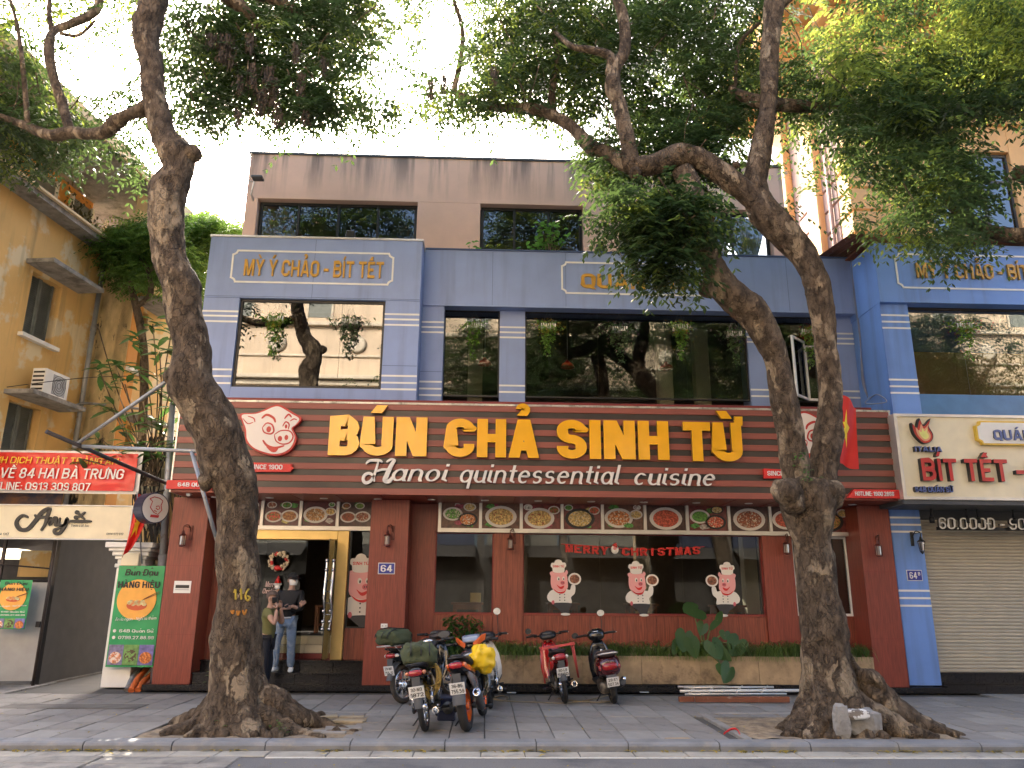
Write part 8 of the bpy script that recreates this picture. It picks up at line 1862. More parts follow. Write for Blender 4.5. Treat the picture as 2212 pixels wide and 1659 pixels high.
V, F = [], []; r = np.random.default_rng(31)
for _ in range(260):
    x = r.uniform(plx0+.1, plx1-.1); 
    if r.random() < .15: continue
    grass_tuft(V, F, (x, r.uniform(YP+.04, YP+.3), pz-.03), int(r.integers(12, 26)), r.uniform(.26, .58), r)
big_mesh('grass', np.array(V), np.array(F), m_grass, None, kind='stuff', label=None)
# bush behind the bikes
V, F = [], []; BU = thing('leafy_bush', 'leafy green bush in the planter behind the orange motorbike', 'bush', tuple(at(1000, 1415, YP+.2)))
for _ in range(330):
    a = r.uniform(0, 2*PI); q = r.uniform(0, 1)**.5; h = r.uniform(-1, 1); c = at(1000+44*q*math.cos(a), 1368+44*h*math.sqrt(1-q*q*.6), YP+r.uniform(-.1, .4)); aa = r.uniform(0, 2*PI)
    big_leaf(V, F, np.array(c), np.array((math.cos(aa), math.sin(aa)*.8-.3, r.uniform(-.7, .2))), r.uniform(.1, .17), r.uniform(.045, .07), .3, 3)
big_mesh('foliage', np.array(V), np.array(F), leafmat('bush_leaf', (.04, .11, .025), (.12, .24, .04), rough=.35), BU, smooth=True)
st = MB()
for _ in range(9): a = at(1000, 1410, YP+.25); b_ = at(1000+r.uniform(-35, 35), 1350+r.uniform(-20, 20), YP+.25); st.tube([a, (a+b_)/2+Vector((0, 0, .05)), b_], .008, 5)
st.build('stems', m_bark, BU)
# elephant ear plant: heart shaped leaves
EP = thing('elephant_ear_plant', 'plant with large heart shaped leaves rising from the planter', 'plant', tuple(at(1520, 1415, YP+.2)))
m_ear = leafmat('elephant_ear_leaf', (.055, .13, .045), (.14, .3, .06), rough=.35, var=.3); est = MB(); base = at(1522, 1412, YP+.22)
def heart(c, w, h, tilt, rot, yaw=0):
    pts = [(0, -.5), (.2, -.36), (.4, -.1), (.5, .18), (.42, .4), (.25, .5), (.1, .44), (0, .3), (-.1, .44), (-.25, .5), (-.42, .4), (-.5, .18), (-.4, -.1), (-.2, -.36)]
    vs = [Vector((0, 0, 0))]; 
    for k in (.5, 1.0): vs += [Vector((x*w*k, .06*w*(abs(x)*2)**1.5*k-.0, z*h*k)) for x, z in pts]
    n = len(pts); fs = [(0, 1+i, 1+(i+1) % n) for i in range(n)]+[(1+i, 1+n+i, 1+n+(i+1) % n, 1+(i+1) % n) for i in range(n)]
    Mx = Matrix.Rotation(yaw, 3, 'Z') @ Matrix.Rotation(tilt, 3, 'X') @ Matrix.Rotation(rot, 3, 'Y'); c = Vector(c); mb = MB(); mb.add([c+Mx @ v for v in vs], fs, True); mb.build('leaf', m_ear, EP)
for (px, py, w, h, tl, ro, yw, Y) in ((1496, 1318, .52, .42, -.9, 1.3, .2, YP+.1), (1478, 1384, .36, .44, -.3, .3, .1, YP-.05), (1497, 1398, .3, .4, -.2, -.2, 0, YP-.1), (1517, 1358, .24, .28, -.2, .5, .2, YP), (1550, 1340, .5, .16, -.7, -1.1, -.3, YP+.1), (1545, 1402, .34, .42, -.4, -.4, -.2, YP-.12), (1560, 1412, .26, .4, .0, -.9, -.3, YP-.1), (1590, 1396, .4, .44, -.35, .6, 0, YP), (1566, 1372, .22, .2, -.4, .2, 0, YP+.1), (1560, 1447, .26, .2, -.3, .4, 0, YP-.18), (1571, 1455, .36, .4, -.1, .7, .5, YP-.2), (1462, 1397, .22, .34, -.3, .6, .1, YP)):
    c = at(px, py, Y); heart(c, w, h, tl, ro, yw); est.tube(spline([base+Vector((r.uniform(-.05, .05), 0, -.05)), (base+c)/2+Vector((r.uniform(-.08, .08), 0, .12)), c], 4), [.014]*5+[.009]*4, 6)
est.build('stalks', M('pale_green_stalk', (.16, .24, .08), .5), EP)
# ------------------------------------------------------------------ wall lamps
m_lamp = M('lamp_glass', (.5, .42, .36), .15, trans=.5); m_bronze = M('dark_red_bronze', (.11, .03, .022), .4, metal=.4)
def wall_lamp(px, py, Y, label, black=False, sgn=1):
    c = at(px, py, Y); T = thing('wall_lamp', label, 'lamp', tuple(c+Vector((0, 0, -.2))), 'wall lamps on the shop fronts'); m = m_black if black else m_bronze; mb = MB()
    mb.bbox(c.x+.05*sgn, c.x+.11*sgn, Y-.02, Y, c.z-.04, c.z+.22, .005); mb.tube(spline([(c.x+.08*sgn, Y-.02, c.z+.1), (c.x+.06*sgn, Y-.1, c.z+.22), (c.x, Y-.16, c.z+.2), (c.x, Y-.16, c.z+.12)], 5), .009, 6); mb.tube([(c.x+.08*sgn, Y-.01, c.z+.18), (c.x, Y-.16, c.z+.2)], .007, 6); mb.build('bracket', m, T)
    y = Y-.16; mb = MB(); mb.lathe([(.0, .13), (.02, .12), (.03, .07), (.07, .04), (.075, .03), (.0, .03)], (c.x, y, c.z), 'Z', 4 if not black else 8, False)
    for k in range(4):
        a = PI/4+k*PI/2; r0_ = .062; r1_ = .062 if not black else .035; mb.tube([(c.x+r0_*math.cos(a), y+r0_*math.sin(a), c.z+.03), (c.x+r1_*math.cos(a), y+r1_*math.sin(a), c.z-.14)], .006, 5)
    mb.lathe([(.0, -.14), (.06 if not black else .04, -.14), (.065 if not black else .04, -.155), (.0, -.17 if not black else -.2)], (c.x, y, c.z), 'Z', 8, False); mb.build('lantern_cage', m, T)
    MB().lathe([(.0, .02), (.05, .02), (.05 if not black else .03, -.13), (.0, -.13)], (c.x, y, c.z), 'Z', 8, False).build('lantern_glass', m_lamp, T)
    MB().ball((c.x, y, c.z-.05), (.022, .022, .03), 10, 6).build('bulb', m_white, T)
wall_lamp(402, 1162, YP, 'red-bronze wall lantern on the leftmost red pillar'); wall_lamp(839, 1162, YP, 'red-bronze wall lantern above the blue number 64'); wall_lamp(1102, 1170, YW-.06, 'red-bronze wall lantern on the narrow wooden pier between the windows'); wall_lamp(1692, 1180, YW-.06, 'red-bronze wall lantern just left of the forked trunk'); wall_lamp(1888, 1184, YP, 'red-bronze wall lantern on the rightmost red pillar'); wall_lamp(1980, 1175, 14.5, 'black wall lantern above the number 64B', True, -1)
# number plates on walls, notices, socket
m_navyp = M('enamel_blue', (.03, .04, .28), .3)
def wall_plate(cx, cy, w, h, Y, s, label, sup=None):
    c = at(cx, cy, Y); k = scl(cx, cy, Y); w, h = w*k, h*k; T = thing('number_sign', label, 'sign', (c.x, Y, c.z-h/2)); MB().bbox(c.x-w/2, c.x+w/2, Y-.012, Y, c.z-h/2, c.z+h/2, .004).build('plate', m_white, T); MB().bbox(c.x-w/2+.012, c.x+w/2-.012, Y-.016, Y-.012, c.z-h/2+.012, c.z+h/2-.012, .002).build('enamel_field', m_navyp, T)
    t = MB(); text(t, s, c.x-w*.34, c.x+w*(.34 if not sup else .14), c.z-h*.3, c.z+h*.3, Y-.016, .003, wt=.22, ct=.14); 
    if sup: text(t, sup, c.x+w*.22, c.x+w*.36, c.z, c.z+h*.3, Y-.016, .003, wt=.2, ct=.16)
    t.build('digits', m_white, T)
wall_plate(835, 1228, 36, 24, YP, '64', 'blue enamel plate with white 64 on the wide red pillar'); wall_plate(1975, 1243, 34, 23, 14.5, '64', 'dark blue enamel plate 64B on the blue pier beside the shutter', 'B')
c = at(394, 1268, YP); T = thing('notice', 'white paper notice with a black bar on the leftmost red pillar', 'notice', (c.x, YP, c.z-.1)); MB().box(c.x-.15, c.x+.15, YP-.004, YP-.0005, c.z-.105, c.z+.105).build('paper', m_white, T); MB().box(c.x-.12, c.x+.12, YP-.006, YP-.004, c.z-.02, c.z+.035).build('printed_bar', m_black, T); mb = MB(); mb.box(c.x-.12, c.x+.12, YP-.006, YP-.004, c.z-.05, c.z-.044); mb.build('printed_line', m_grey, T)
c = at(830, 1352, YP); T = thing('wall_socket', 'small white double socket low on the red pillar under number 64', 'socket', (c.x, YP, c.z-.04)); MB().bbox(c.x-.06, c.x+.06, YP-.015, YP, c.z-.038, c.z+.038, .004).build('cover', m_white, T)
for s in (-1, 1): MB().box(c.x+s*.03-.012, c.x+s*.03+.012, YP-.018, YP-.015, c.z-.008, c.z+.008).build('outlet', m_steel, T)
def camera_(px, py, Y, label): c = at(px, py, Y); T = thing('security_camera', label, 'camera', tuple(c)); MB().tube([c+Vector((0, .1, .12)), c+Vector((0, 0, .05))], .02, 8).build('arm', m_white, T); MB().tube([c+Vector((-.0, .08, .02)), c+Vector((.0, -.1, -.03))], .035, 12).build('camera_body', m_white, T)
camera_(411, 1066, 14.0, 'small white camera under the left end of the striped signboard'); camera_(1935, 1083, 14.0, 'small white camera under the right end of the striped signboard')
# ------------------------------------------------------------------ cut-out chefs on the glass
m_pk = M('sticker_pink', (.78, .36, .34), .4, var=.03); m_pk2 = M('sticker_deep_pink', (.6, .12, .14), .4); m_stw = M('sticker_white', (.74, .7, .62), .4, var=.02); m_std = M('sticker_charcoal', (.03, .03, .035), .4); m_sto = M('sticker_dish', (.14, .05, .025), .4, var=.6, scale=30, col2=(.4, .16, .08), mix2=.55, scale2=25)
def chef(cx, cyb, H, mir, Y, label, plate=True):
    o = at(cx, cyb, Y); s = H*scl(cx, cyb, Y)/335; T = thing('window_sticker', label, 'sticker', tuple(o), 'chef stickers on the glass' )
    def q(pts): return [(o.x+mir*s*(x-255), o.z+s*(795-y)) for x, y in pts]
    def b(nm, pts, lv, m, k=4): mb = MB(); blob(mb, q(pts), Y-.002*lv, .0019, k); return mb.build(nm, m, T)
    def e(mb, x, y, rx, ry, lv): p = q([(x, y)])[0]; disc(mb, p[0], p[1], rx*s, ry*s, Y-.002*lv, .0019, 16)
    b('jacket', [(190, 648), (225, 635), (285, 635), (312, 640), (322, 612), (345, 615), (342, 660), (318, 685), (316, 722), (208, 722), (198, 716), (176, 705), (170, 678)], 0, m_stw)
    b('trousers', [(206, 720), (318, 720), (308, 752), (300, 782), (262, 784), (244, 760), (220, 742)], 1, m_std)
    mb = MB(); e(mb, 282, 786, 30, 8, 2); mb.build('shoe', m_stw, T); mb = MB(); e(mb, 206, 716, 9, 13, 2); mb.build('fist', m_pk2, T)
    b('head', [(198, 548), (225, 532), (278, 534), (294, 555), (299, 600), (297, 630), (270, 648), (240, 648), (205, 636), (193, 610), (192, 575)], 2, m_pk)
    for P_ in ([(186, 538), (205, 528), (214, 548), (198, 560)], [(278, 545), (290, 520), (301, 535), (288, 556)]): b('ear', P_, 1, m_pk)
    b('neckerchief', [(208, 636), (240, 652), (275, 648), (288, 634), (280, 655), (258, 664), (228, 656)], 4, m_red)
    b('hat', [(208, 532), (202, 508), (192, 498), (198, 478), (214, 476), (222, 462), (240, 456), (258, 462), (266, 474), (284, 476), (289, 495), (280, 508), (275, 532), (242, 538)], 4, m_stw)
    t = MB(); a_ = q([(206, 505), (276, 491)]); text(t, 'SINH TỪ', min(a_[0][0], a_[1][0]), max(a_[0][0], a_[1][0]), a_[0][1], a_[1][1], Y-.008, .002, wt=.22, ct=.18); t.build('hat_lettering', m_red, T)
    mb = MB(); e(mb, 266, 598, 14, 12, 5); mb.build('snout', m_pk2, T)
    mb = MB()
    for (x, y, rx, ry) in ((240, 573, 9, 13), (272, 572, 7, 12)): e(mb, x, y, rx, ry, 5)
    mb.build('eye_whites', m_stw, T); mb = MB()
    for (x, y, rx, ry) in ((242, 576, 4, 7), (273, 575, 3.5, 6), (262, 598, 2.5, 4), (271, 598, 2.5, 4)): e(mb, x, y, rx, ry, 6)
    for y in (668, 686, 703):
        for x in (248, 278): e(mb, x, y, 3.5, 3.5, 5)
    mb.build('eyes_and_buttons', m_std, T); mb = MB(); blob(mb, q([(228, 608), (250, 622), (276, 614), (268, 632), (248, 634)]), Y-.008, .002, 3); mb.build('mouth', m_red, T)
    if plate: mb = MB(); e(mb, 342, 574, 41, 37, 1); mb.build('plate', m_stw, T); mb = MB(); e(mb, 342, 574, 31, 27, 2); mb.build('dish', m_sto, T)
YGl = YW-.02
chef(1212, 1330, 117, 1, YGl, 'pink pig chef window sticker holding a dish, leftmost of the three small ones'); chef(1382, 1332, 116, 1, YGl, 'pink pig chef window sticker holding a dish, middle of the three small ones'); chef(1572, 1333, 115, -1, YGl, 'pink pig chef window sticker facing left, behind the heart shaped leaves')
chef(778, 1370, 168, 1, 15.02, 'larger pig chef sticker on the narrow glass between gold door frame and pillar', False)
# festive letters on the glass
XL = thing('letter_garland', 'red MERRY CHRISTMAS letter garland sagging across the shop window', 'garland', tuple(at(1365, 1198, YW-.02))); 
m_glit = M('red_glitter', (.5, .02, .015), .35, var=.5, scale=60)
for s_, a, b_ in (('MERRY', 1220, 1315), ('CHRISTMAS', 1343, 1514)):
    n = len(s_)
    for i, ch in enumerate(s_):
        px = a+(b_-a)*(i+.5)/n; dx = (b_-a)/n*.42; sag = 6*math.sin(PI*(px-1220)/295); yb_ = 1192+(px-1220)*.016+sag; mb = MB(); wk = .3 if ch == 'I' else 1
        text(mb, ch, at(px-dx*wk, yb_, YW-.02).x, at(px+dx*wk, yb_, YW-.02).x, Zt(px, yb_, YW-.02), Zt(px, yb_-17, YW-.02), YW-.02, .01, wt=.26, ct=.2, rot=r.uniform(-.06, .06)); mb.build('letter', m_glit, XL)
mb = MB(); mb.tube(spline([at(1212, 1175, YW-.02), at(1290, 1180, YW-.02), at(1365, 1186, YW-.02), at(1450, 1186, YW-.02), at(1522, 1181, YW-.02)], 5), .005, 5); mb.build('string', m_red, XL)
c = at(1328, 1187, YW-.03); mb = MB(); mb.ball(c, (.075, .02, .085), 12, 8); mb.build('white_beard', m_white, XL); mb = MB(); mb.ball(c+Vector((0, -.012, .02)), (.04, .015, .035), 10, 6); mb.build('face', m_pk, XL); mb = MB(); mb.tube([c+Vector((0, 0, .05)), c+Vector((.03, 0, .12))], [.06, .015], 10); mb.build('red_hat', m_glit, XL)
# wreath and Santa figure on the door glass
WR = thing('wreath', 'pale christmas wreath with red bow on the door glass', 'wreath', tuple(at(602, 1235, 14.93))); c = at(602, 1212, 14.93); mb = MB(); mr_ = MB()
for k in range(70):
    a = 2*PI*k/70*3; rr = .15+r.uniform(-.035, .035); p = c+Vector((rr*math.cos(a), r.uniform(-.04, .01), rr*math.sin(a))); (mr_ if k % 6 == 0 else mb).ball(p, float(r.uniform(.018, .034)), 7, 5)
mb.build('pale_baubles', M('cream_bauble', (.55, .45, .3), .4, var=.4, scale=20), WR); mr_.ball(c+Vector((0, -.05, -.13)), (.07, .03, .05), 10, 6); mr_.build('red_bow', m_glit, WR)
SN = thing('santa_ornament', 'small hanging ornament with red hat and white beard under the wreath', 'ornament', tuple(at(600, 1275, 14.9))); c = at(600, 1262, 14.92); MB().tube([c+Vector((0, 0, .16)), c+Vector((0, 0, .02))], [.004, .07], 12).build('red_hat', m_glit, SN); mb = MB(); mb.ball(c+Vector((0, 0, 0)), (.08, .03, .035), 12, 8); mb.ball(c+Vector((0, 0, -.05)), (.05, .03, .05), 12, 8); mb.build('white_beard', m_white, SN); mb = MB(); mb.tube(spline([c+Vector((.02, 0, -.09)), c+Vector((.05, 0, -.16)), c+Vector((.02, 0, -.24)), c+Vector((.05, 0, -.3))], 4), .018, 8); mb.build('leg', M('orange_tan', (.5, .22, .08), .6), SN)
GR = thing('door_lettering', 'pale pink script greeting stuck on the door glass beside the ornament', 'sticker', tuple(at(585, 1285, 14.98))); mb = MB(); text(mb, 'Merry', at(573, 1265, 14.99).x, at(596, 1265, 14.99).x, Zt(585, 1268, 14.99), Zt(585, 1256, 14.99), 14.99, .006, wt=.16, ct=.12, sh=.25) if 'M' in GL else None; text(mb, 'Christmas', at(567, 1280, 14.99).x, at(600, 1280, 14.99).x, Zt(585, 1282, 14.99), Zt(585, 1271, 14.99), 14.99, .006, wt=.16, ct=.12, sh=.25); mb.build('lettering', M('pale_pink', (.7, .5, .45), .5), GR)
# ------------------------------------------------------------------ hanging flower baskets, pendants, furniture
m_vine = leafmat('vine_leaf', (.2, .36, .08), (.26, .45, .08), rough=.5); m_vd = leafmat('dark_vine_leaf', (.11, .18, .09), (.14, .22, .07), rough=.5)
def petals(name, col): return leafmat(name, col, tuple(min(1, c*.6) for c in col), rough=.6, var=.2)
m_fy, m_fr, m_fp = petals('yellow_petal', (.8, .5, .08)), petals('red_petal', (.65, .03, .03)), petals('mauve_petal', (.5, .28, .32))
def basket(px, py, Y, w, h, fm, label, dark=False):
    c = at(px, py, Y); k = scl(px, py, Y); w *= k; h *= k; T = thing('hanging_basket', label, 'hanging plant', tuple(c), 'hanging flower baskets in the upper windows'); mb = MB(); bw = .14
    mb.bbox(c.x-bw, c.x+bw, Y-.06, Y+.06, c.z-.06, c.z+.0, .01)
    for i in range(7): x = c.x-bw+bw*2*i/6; mb.box(x-.012, x+.012, Y-.075, Y-.062, c.z-.06, c.z+.05)
    mb.build('white_trough', m_white, T); mb = MB(); mb.tube([(c.x-bw, Y, c.z), (c.x, Y, c.z+.35), (c.x+bw, Y, c.z)], .003, 4); mb.build('hanger', m_steel, T)
    V, F, V2, F2 = [], [], [], []; rr = np.random.default_rng(int(px))
    for i in range(330):
        u = rr.normal(0, .36); t = rr.random(); 
        if i < 150: p = (c.x+u*w, Y+rr.uniform(-.12, .1), c.z+rr.uniform(-.08, .12))
        else:
            s_ = rr.choice([-.55, -.2, .1, .45]); ln = h*(.55 if abs(s_) > .3 else 1); p = (c.x+s_*w*.5+rr.normal(0, .025), Y-.07+rr.normal(0, .02), c.z-ln*t)
        a = rr.uniform(0, 2*PI); big_leaf(V, F, np.array(p), np.array((math.cos(a), math.sin(a)-.3, rr.uniform(-1, .1))), .07, .05, .2, 2)
    for i in range(60):
        p = (c.x+rr.normal(0, .42)*w, Y-rr.uniform(.05, .14), c.z+rr.uniform(-.2, .14)-(rr.random() < .3)*rr.uniform(0, h*.6))
        for j in range(5): a = 2*PI*j/5; big_leaf(V2, F2, np.array(p), np.array((math.cos(a), -.5, math.sin(a))), .042, .036, .1, 1)
    big_mesh('vines', np.array(V), np.array(F), m_vd if dark else m_vine, T, kind='stuff'); big_mesh('flowers', np.array(V2), np.array(F2), fm, T, kind='stuff')
for a in ((597, 690, YU+.02, 40, 85, m_fy, 'basket of yellow flowers and vines at the left of the mirrored window'), (757, 695, YU+.02, 50, 75, m_fp, 'dark trailing basket at the right of the mirrored window', True), (1025, 705, YUW-.22, 34, 75, m_fp, 'mauve flower basket with bright vine in the narrow first floor window'), (1184, 705, YUW-.22, 38, 70, m_fy, 'yellow and red flower basket at the left of the widest upper window'), (1338, 712, YUW-.22, 54, 75, m_fp, 'dark mauve trailing basket in the middle of the widest upper window', True),
          (1468, 708, YUW-.22, 34, 72, m_fy, 'yellow flower basket right of the middle in the widest upper window'), (1585, 722, YUW-.22, 44, 70, m_fp, 'dark trailing basket just left of the leaning limb', True), (1745, 718, YUW-.22, 26, 80, m_fr, 'red flower basket beside the open casement'), (2080, 706, YB+.12, 50, 75, m_fr, 'red flower basket in the upper window of shop 64B')): basket(*a)
def pendant(px, py, Y, label):
    c = at(px, py, Y); T = thing('pendant_lamp', label, 'lamp', tuple(c), 'red pendant lamps upstairs'); MB().tube([c+Vector((0, 0, .05)), (c.x, Y, 7.4)], .008, 6).build('cord', m_alu, T); MB().lathe([(.0, .16), (.03, .16), (.05, .12), (.12, .07), (.15, .0), (.14, .0), (.1, .06), (.0, .1)], c, 'Z', 18).build('shade', M('red_enamel', (.75, .03, .02), .3), T)
for i, (px, py) in enumerate(((1047, 788), (1226, 794), (1439, 797))): pendant(px, py, 15.6, ('red pendant lamp behind the narrow first floor window', 'red pendant lamp behind the left pane of the widest window', 'red pendant lamp behind the right part of the widest window')[i])
def table(px, py, Y, w, label):
    c = at(px, py, Y); zf = .853; T = thing('table', label, 'table', (c.x, Y, zf), 'wooden tables behind the shop windows'); MB().bbox(c.x-w/2, c.x+w/2, Y-.3, Y+.3, c.z-.04, c.z, .005).build('tabletop', m_tablewood, T); MB().box(c.x-w/2+.04, c.x+w/2-.04, Y-.27, Y+.27, c.z-.13, c.z-.041).build('apron', m_tablewood, T)
    for sx in (-1, 1):
        for sy in (-1, 1): MB().box(c.x+sx*(w/2-.07)-.03, c.x+sx*(w/2-.07)+.03, Y+sy*.24-.03, Y+sy*.24+.03, zf, c.z-.131).build('leg', m_tablewood, T)
    return c
cT = table(1010, 1301, 15.6, .62, 'wooden table with a yellow box behind the narrow shop window'); table(1215, 1302, 15.6, .62, 'wooden table behind the leftmost small chef sticker'); table(1384, 1304, 15.6, .6, 'wooden table behind the middle small chef sticker'); table(1570, 1307, 15.6, .6, 'wooden table behind the left-facing chef sticker')
tag(MB().bbox(cT.x+.05, cT.x+.26, 15.4, 15.5, cT.z+.002, cT.z+.18, .005).build('napkin_box', M('yellow_box', (.6, .42, .14), .5)), 'yellow box standing on the table in the narrow shop window', 'box')
c = at(700, 1330, 16.6); T = thing('stool', 'wooden stool seen through the open doorway', 'stool', (c.x, 16.6, .853)); MB().bbox(c.x-.17, c.x+.17, 16.45, 16.75, 1.36, 1.4, .005).build('seat', m_tablewood, T)
for sx in (-1, 1):
    for sy in (-1, 1): MB().box(c.x+sx*.14-.02, c.x+sx*.14+.02, 16.6+sy*.12-.02, 16.6+sy*.12+.02, .853, 1.358).build('leg', m_tablewood, T)
MB().box(c.x-.12, c.x+.12, 16.46, 16.49, 1.0, 1.04).build('rail', m_tablewood, T)
T = thing('added_glow_strip', 'faint warm ceiling light strip inside the restaurant', 'lamp', (2.2, 18, 3.3)); MB().box(1.9, 2.6, 18, 18.12, 3.34, 3.4).build('light_strip', M('warm_light', (1, .62, .3), .5, emit=6, var=.0), T)  # added emissive box standing in for the warm glow of a reflected sign
# flood lamps and the street light on the parapet
for (px, py, Y, lab) in ((1297, 537, Y3-.7, 'black flood lamp on the parapet in front of the peach pier'), (757, 508, YU+.5, 'black flood lamp on the parapet below the left top window')):
    c = at(px, py, Y); T = thing('flood_lamp', lab, 'lamp', (c.x, Y, c.z-.12)); MB().bbox(c.x-.09, c.x+.09, Y-.04, Y+.06, c.z-.07, c.z+.09, .01).build('housing', m_black, T); mb = MB(); mb.tube([(c.x-.1, Y, c.z-.2), (c.x-.1, Y, c.z+.02)], .01, 5); mb.tube([(c.x+.1, Y, c.z-.2), (c.x+.1, Y, c.z+.02)], .01, 5); mb.tube([(c.x, Y, c.z+.09), (c.x, Y, c.z+.17)], .012, 5); mb.build('bracket', m_black, T)
c = at(548, 388, Y3-.4); T = thing('led_street_lamp', 'small grey lamp head on a bracket at the left corner of the peach wall', 'lamp', tuple(c)); MB().bbox(c.x-.02, c.x+.22, Y3-.55, Y3-.35, c.z-.02, c.z+.04, .01).build('lamp_head', m_grey, T); mb = MB(); mb.tube([c+Vector((0, .05, 0)), c+Vector((-.12, .3, -.2)), c+Vector((-.1, .41, -.3))], .02, 6); mb.tube([c+Vector((-.02, .0, -.05)), c+Vector((-.25, 0, .0))], .018, 6); mb.build('bracket_arm', m_alu, T)
# young plants on the parapet
for (px, py, n, s_, lab, nm) in ((1190, 505, 70, 30, 'leafy green plant growing in front of the middle top window', 0), (1022, 532, 14, 14, 'small green seedling on the parapet left of the middle top window', 1), (1165, 532, 26, 26, 'low weeds on the parapet under the leafy plant', 2)):
    V, F = [], []; c0 = at(px, 560, YC+.5); T = thing('parapet_plant', lab, 'plant', tuple(c0)); st = MB()
    for _ in range(n):
        c = at(px+r.normal(0, s_*.75), py+r.normal(0, s_*.55 if nm != 2 else 5), YC+.5+r.uniform(-.1, .2)); a = r.uniform(0, 2*PI); big_leaf(V, F, np.array(c), np.array((math.cos(a), math.sin(a)-.4, r.uniform(-.5, .3))), r.uniform(.1, .17), r.uniform(.07, .12), .3, 3)
        if _ % 6 == 0: st.tube([c0+Vector((r.uniform(-.1, .1), 0, 0)), c], .006, 4)
    big_mesh('foliage', np.array(V), np.array(F), leafmat('parapet_leaf_%d' % nm, (.08, .2, .04), (.2, .4, .06), rough=.45), T, smooth=True); st.build('stems', m_bark, T)
# ------------------------------------------------------------------ things lying about
LDp = thing('ladder_frames', 'white aluminium frames stacked on a rusty channel, lying beside the forked tree', 'ladder', tuple(gz(1590, 1516))); 
def rail(a, b_, z, r_, nm, m): A, B_ = gz(*a), gz(*b_); MB().tube([(A.x, A.y, z), (B_.x, B_.y, z)], r_, 6).build(nm, m, LDp)
rail((1465, 1497), (1664, 1495), .10, .022, 'rail', m_alu); rail((1478, 1503), (1672, 1502), .13, .022, 'rail', m_alu); rail((1470, 1510), (1735, 1508), .12, .024, 'rail', m_white); rail((1480, 1514), (1700, 1513), .10, .018, 'rail', m_alu)
for px in (1540, 1600, 1655, 1500): A, B_ = gz(px-8, 1511), gz(px+4, 1497); MB().tube([(A.x, A.y, .115), (B_.x, B_.y, .11)], .02, 6).build('rung', m_alu, LDp)
A, B_ = gz(1503, 1519), gz(1702, 1518); MB().bbox(A.x, B_.x, A.y, A.y+.05, .012, .1, .004).build('rusty_channel', m_rust, LDp); MB().bbox(A.x-.25, A.x-.0, A.y+.06, A.y+.11, .012, .09, .004).build('rusty_channel', m_rust, LDp)
def rock(px, py, r_, label, m, seed, sq=(1, 1, .7), Y=None, z=0):
    p = gz(px, py) if Y is None else at(px, py, Y); vs = []; fs = []; n, mm = 14, 9
    for i in range(mm+1):
        for k in range(n):
            a = 2*PI*k/n; q = PI*i/mm; d = Vector((math.sin(q)*math.cos(a), math.sin(q)*math.sin(a), math.cos(q))); e = .6; d2 = Vector([math.copysign(abs(v)**e, v) for v in d]); d2 = d2*(1+.18*mnoise.noise(d*2.2+Vector((seed, 0, 0)))); vs.append(Vector((p.x, p.y, (r_*sq[2]*.85 if Y is None else p.z)+z))+Vector((d2.x*r_*sq[0], d2.y*r_*sq[1], d2.z*r_*sq[2])))
    for i in range(mm):
        for k in range(n): l = (k+1) % n; fs.append((i*n+k, (i+1)*n+k, (i+1)*n+l, i*n+l))
    return tag(MB().add(vs, fs).build('concrete_lump', m), label, 'rubble')
rock(1866, 1590, .18, 'big grey concrete lump leaning on the root of the forked tree', m_conc, 1, (1.3, .6, .95)); rock(1818, 1560, .17, 'pale curved concrete slab left of the big lump', m_conc, 2, (.6, .3, 1.2), 9.95); rock(1850, 1543, .1, 'dark white-edged fragment on top of the big lump', M('broken_tile', (.2, .17, .14), .7, col2=(.75, .75, .72), mix2=.5, scale2=9, sharp=1), 3, (1.6, .5, .6), 9.95)
def brick(px, py, w, d, h, rz, m, label): p = gz(px, py, -.088); mb = MB(); mb.bbox(-w/2, w/2, -d/2, d/2, 0, h, .006); mb.v = [tuple(Vector((p.x, p.y, -.086))+rotv(Vector(v), 'Z', rz)) for v in mb.v]; return tag(mb.build('stone_block', m), label, 'rubble')
brick(1414, 1612, .27, .08, .085, .02, m_kerb, 'squared grey block lying in the gutter, left end of the rubble row'); brick(1465, 1613, .3, .12, .09, .1, m_stone, 'rough tan stone in the gutter between two grey blocks'); brick(1525, 1613, .4, .1, .05, -.05, m_conc, 'flat concrete slab in the gutter, right of the tan stone')
rp = MB(); rp.tube(spline([gz(x, y, -.08)+Vector((0, 0, z)) for x, y, z in ((1565, 1604, .1), (1580, 1598, .12), (1595, 1600, .12), (1610, 1612, .02), (1640, 1618, .02), (1675, 1619, .02), (1690, 1620, .02))], 5), .014, 6, flat=.4); tag(rp.build('red_ribbon', m_red), 'twisted red ribbon lying at the kerb below the forked tree', 'ribbon')
# broken pavers in the left pit
for i, (px, py, w, d) in enumerate(((705, 1552, .3, .16), (760, 1553, .34, .12), (755, 1562, .42, .15), (742, 1578, .45, .25), (700, 1572, .2, .14), (720, 1588, .3, .12), (690, 1585, .16, .12))):
    p = gz(px, py, -.02); mb = MB(); mb.bbox(-w/2, w/2, -d/2, d/2, 0, .04, .006); rz = float(r.uniform(-.25, .25)); mb.v = [tuple(Vector((p.x, p.y, -.02))+rotv(Vector(v), 'Z', rz)) for v in mb.v]; o = mb.build('broken_paver', M('broken_paver_%d' % i, (.36, .3, .2), .85, var=.2, bump=.4) if i < 3 else m_tile2); tag(o, ('cream broken paver, far left of the loose ones in the left tree pit', 'cream broken paver, far right in the left tree pit', 'longest pinkish broken paver in the left tree pit', 'largest flat grey paver in the left tree pit', 'small grey paver nearest the roots in the left tree pit', 'grey paver nearest the kerb in the left tree pit', 'smallest grey paver fragment beside the roots near the kerb')[i], 'paver')
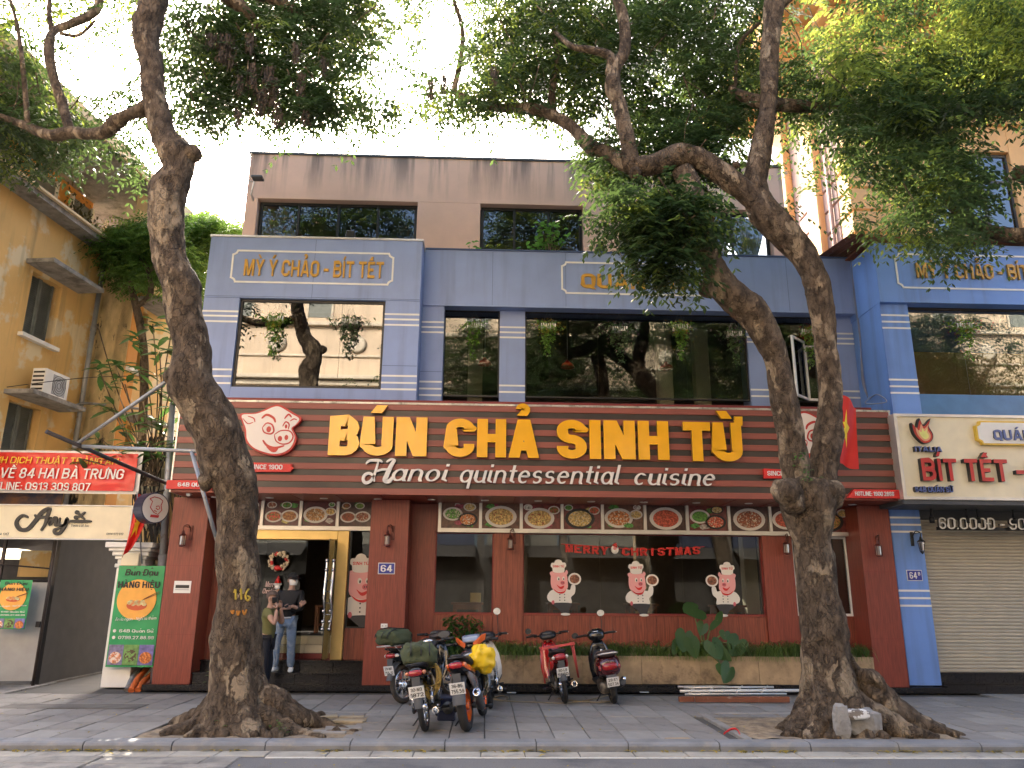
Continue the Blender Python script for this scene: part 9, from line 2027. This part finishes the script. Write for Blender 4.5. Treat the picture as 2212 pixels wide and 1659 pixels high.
# fallen leaves: beyond counting
V, F = [], []; r = np.random.default_rng(77)
def fallen(x, y, z, s_):
    a = r.uniform(0, 2*PI); big_leaf(V, F, np.array((x, y, z+.006)), np.array((math.cos(a), math.sin(a), .12)), s_, s_*.42, .25, 2)
for _ in range(420):
    px = r.uniform(0, 2212); c = gz(px, 1617+abs(r.normal(0, 5)), -.088); d_ = mnoise.noise(Vector((c.x*1.1, 0, 3)))
    if d_ > -.05: fallen(c.x, min(9.56, c.y), -.078, r.uniform(.05, .1))
for _ in range(260): y = r.uniform(9.9, 14.2); fallen(r.uniform(-9.5, 10), y, .004, r.uniform(.03, .06))
for _ in range(90): fallen(r.uniform(-8, 9), r.uniform(8.6, 9.3), -.1, r.uniform(.03, .06))
mi = np.random.default_rng(2).integers(0, 3, len(F)//2).repeat(2) if False else None
ml_ = leafmat('fallen_leaf', (.42, .34, .06), (.2, .16, .03), rough=.7, var=.7)
big_mesh('fallen_leaves', np.array(V), np.array(F), ml_, None, kind='stuff')
V, F = [], []
for (px, py) in ((443, 1490), (1738, 1545), (485, 1588), (545, 1575), (600, 1590), (1800, 1012), (1812, 1045)):
    c = gz(px, py) if py > 1200 else at(px-65, py-5, 10.1)
    for _ in range(16): a = r.uniform(0, 2*PI); big_leaf(V, F, np.array(c)+np.array((r.normal(0, .06), r.normal(0, .03), r.uniform(0, .18 if py != 1490 else .35))), np.array((math.cos(a), math.sin(a), r.uniform(-.2, .6))), .08, .04, .3, 2)
big_mesh('weeds', np.array(V), np.array(F), leafmat('weed_leaf', (.08, .17, .04), (.15, .3, .05)), None, kind='stuff')
# manhole patch and wires
mp = gz(165, 1527); tag(MB().bbox(mp.x-1.05, mp.x+.95, mp.y-.2, mp.y+.25, -.03, .009, .004).build('paving_patch', m_asph2), None, None, None, 'structure')
wr = MB(); wr.tube(spline([at(0, 838, 15.2), at(200, 815, 15.2), at(420, 812, 15.1)], 6), .008, 5); tag(wr.build('overhead_wire', m_black), 'thin dark wire crossing in front of the yellow building', 'wire')
wr = MB(); 
for k in range(3): wr.tube(spline([at(1838+k*3, 552, YC-.06), at(1845+k*2, 640, YC-.06), at(1856+k, 720, YC-.06), at(1866-k*2, 820, YC-.06), at(1877, 862, YC-.06)], 5), .012, 5)
wr.tube(spline([at(1877, 862, YC-.1), at(1895, 852, 14.2), at(1915, 868, 14.0), at(1870, 872, 14.0), at(1880, 858, 14.1)], 5), .012, 5)
tag(wr.build('cable_run', M('grey_blue_cable', (.2, .22, .3), .7)), 'grey cables running down the inner blue corner to a loose loop', 'cable')
pt = MB()
for i in range(3): c = gz((1105, 1392, 1560)[i], (1498, 1497, 1500)[i]); pt.bbox(c.x-.08, c.x+.08, c.y-.02, c.y+.03, .005, .02, .004)
tag(pt.build('paper_scraps', m_white, kind='stuff'))
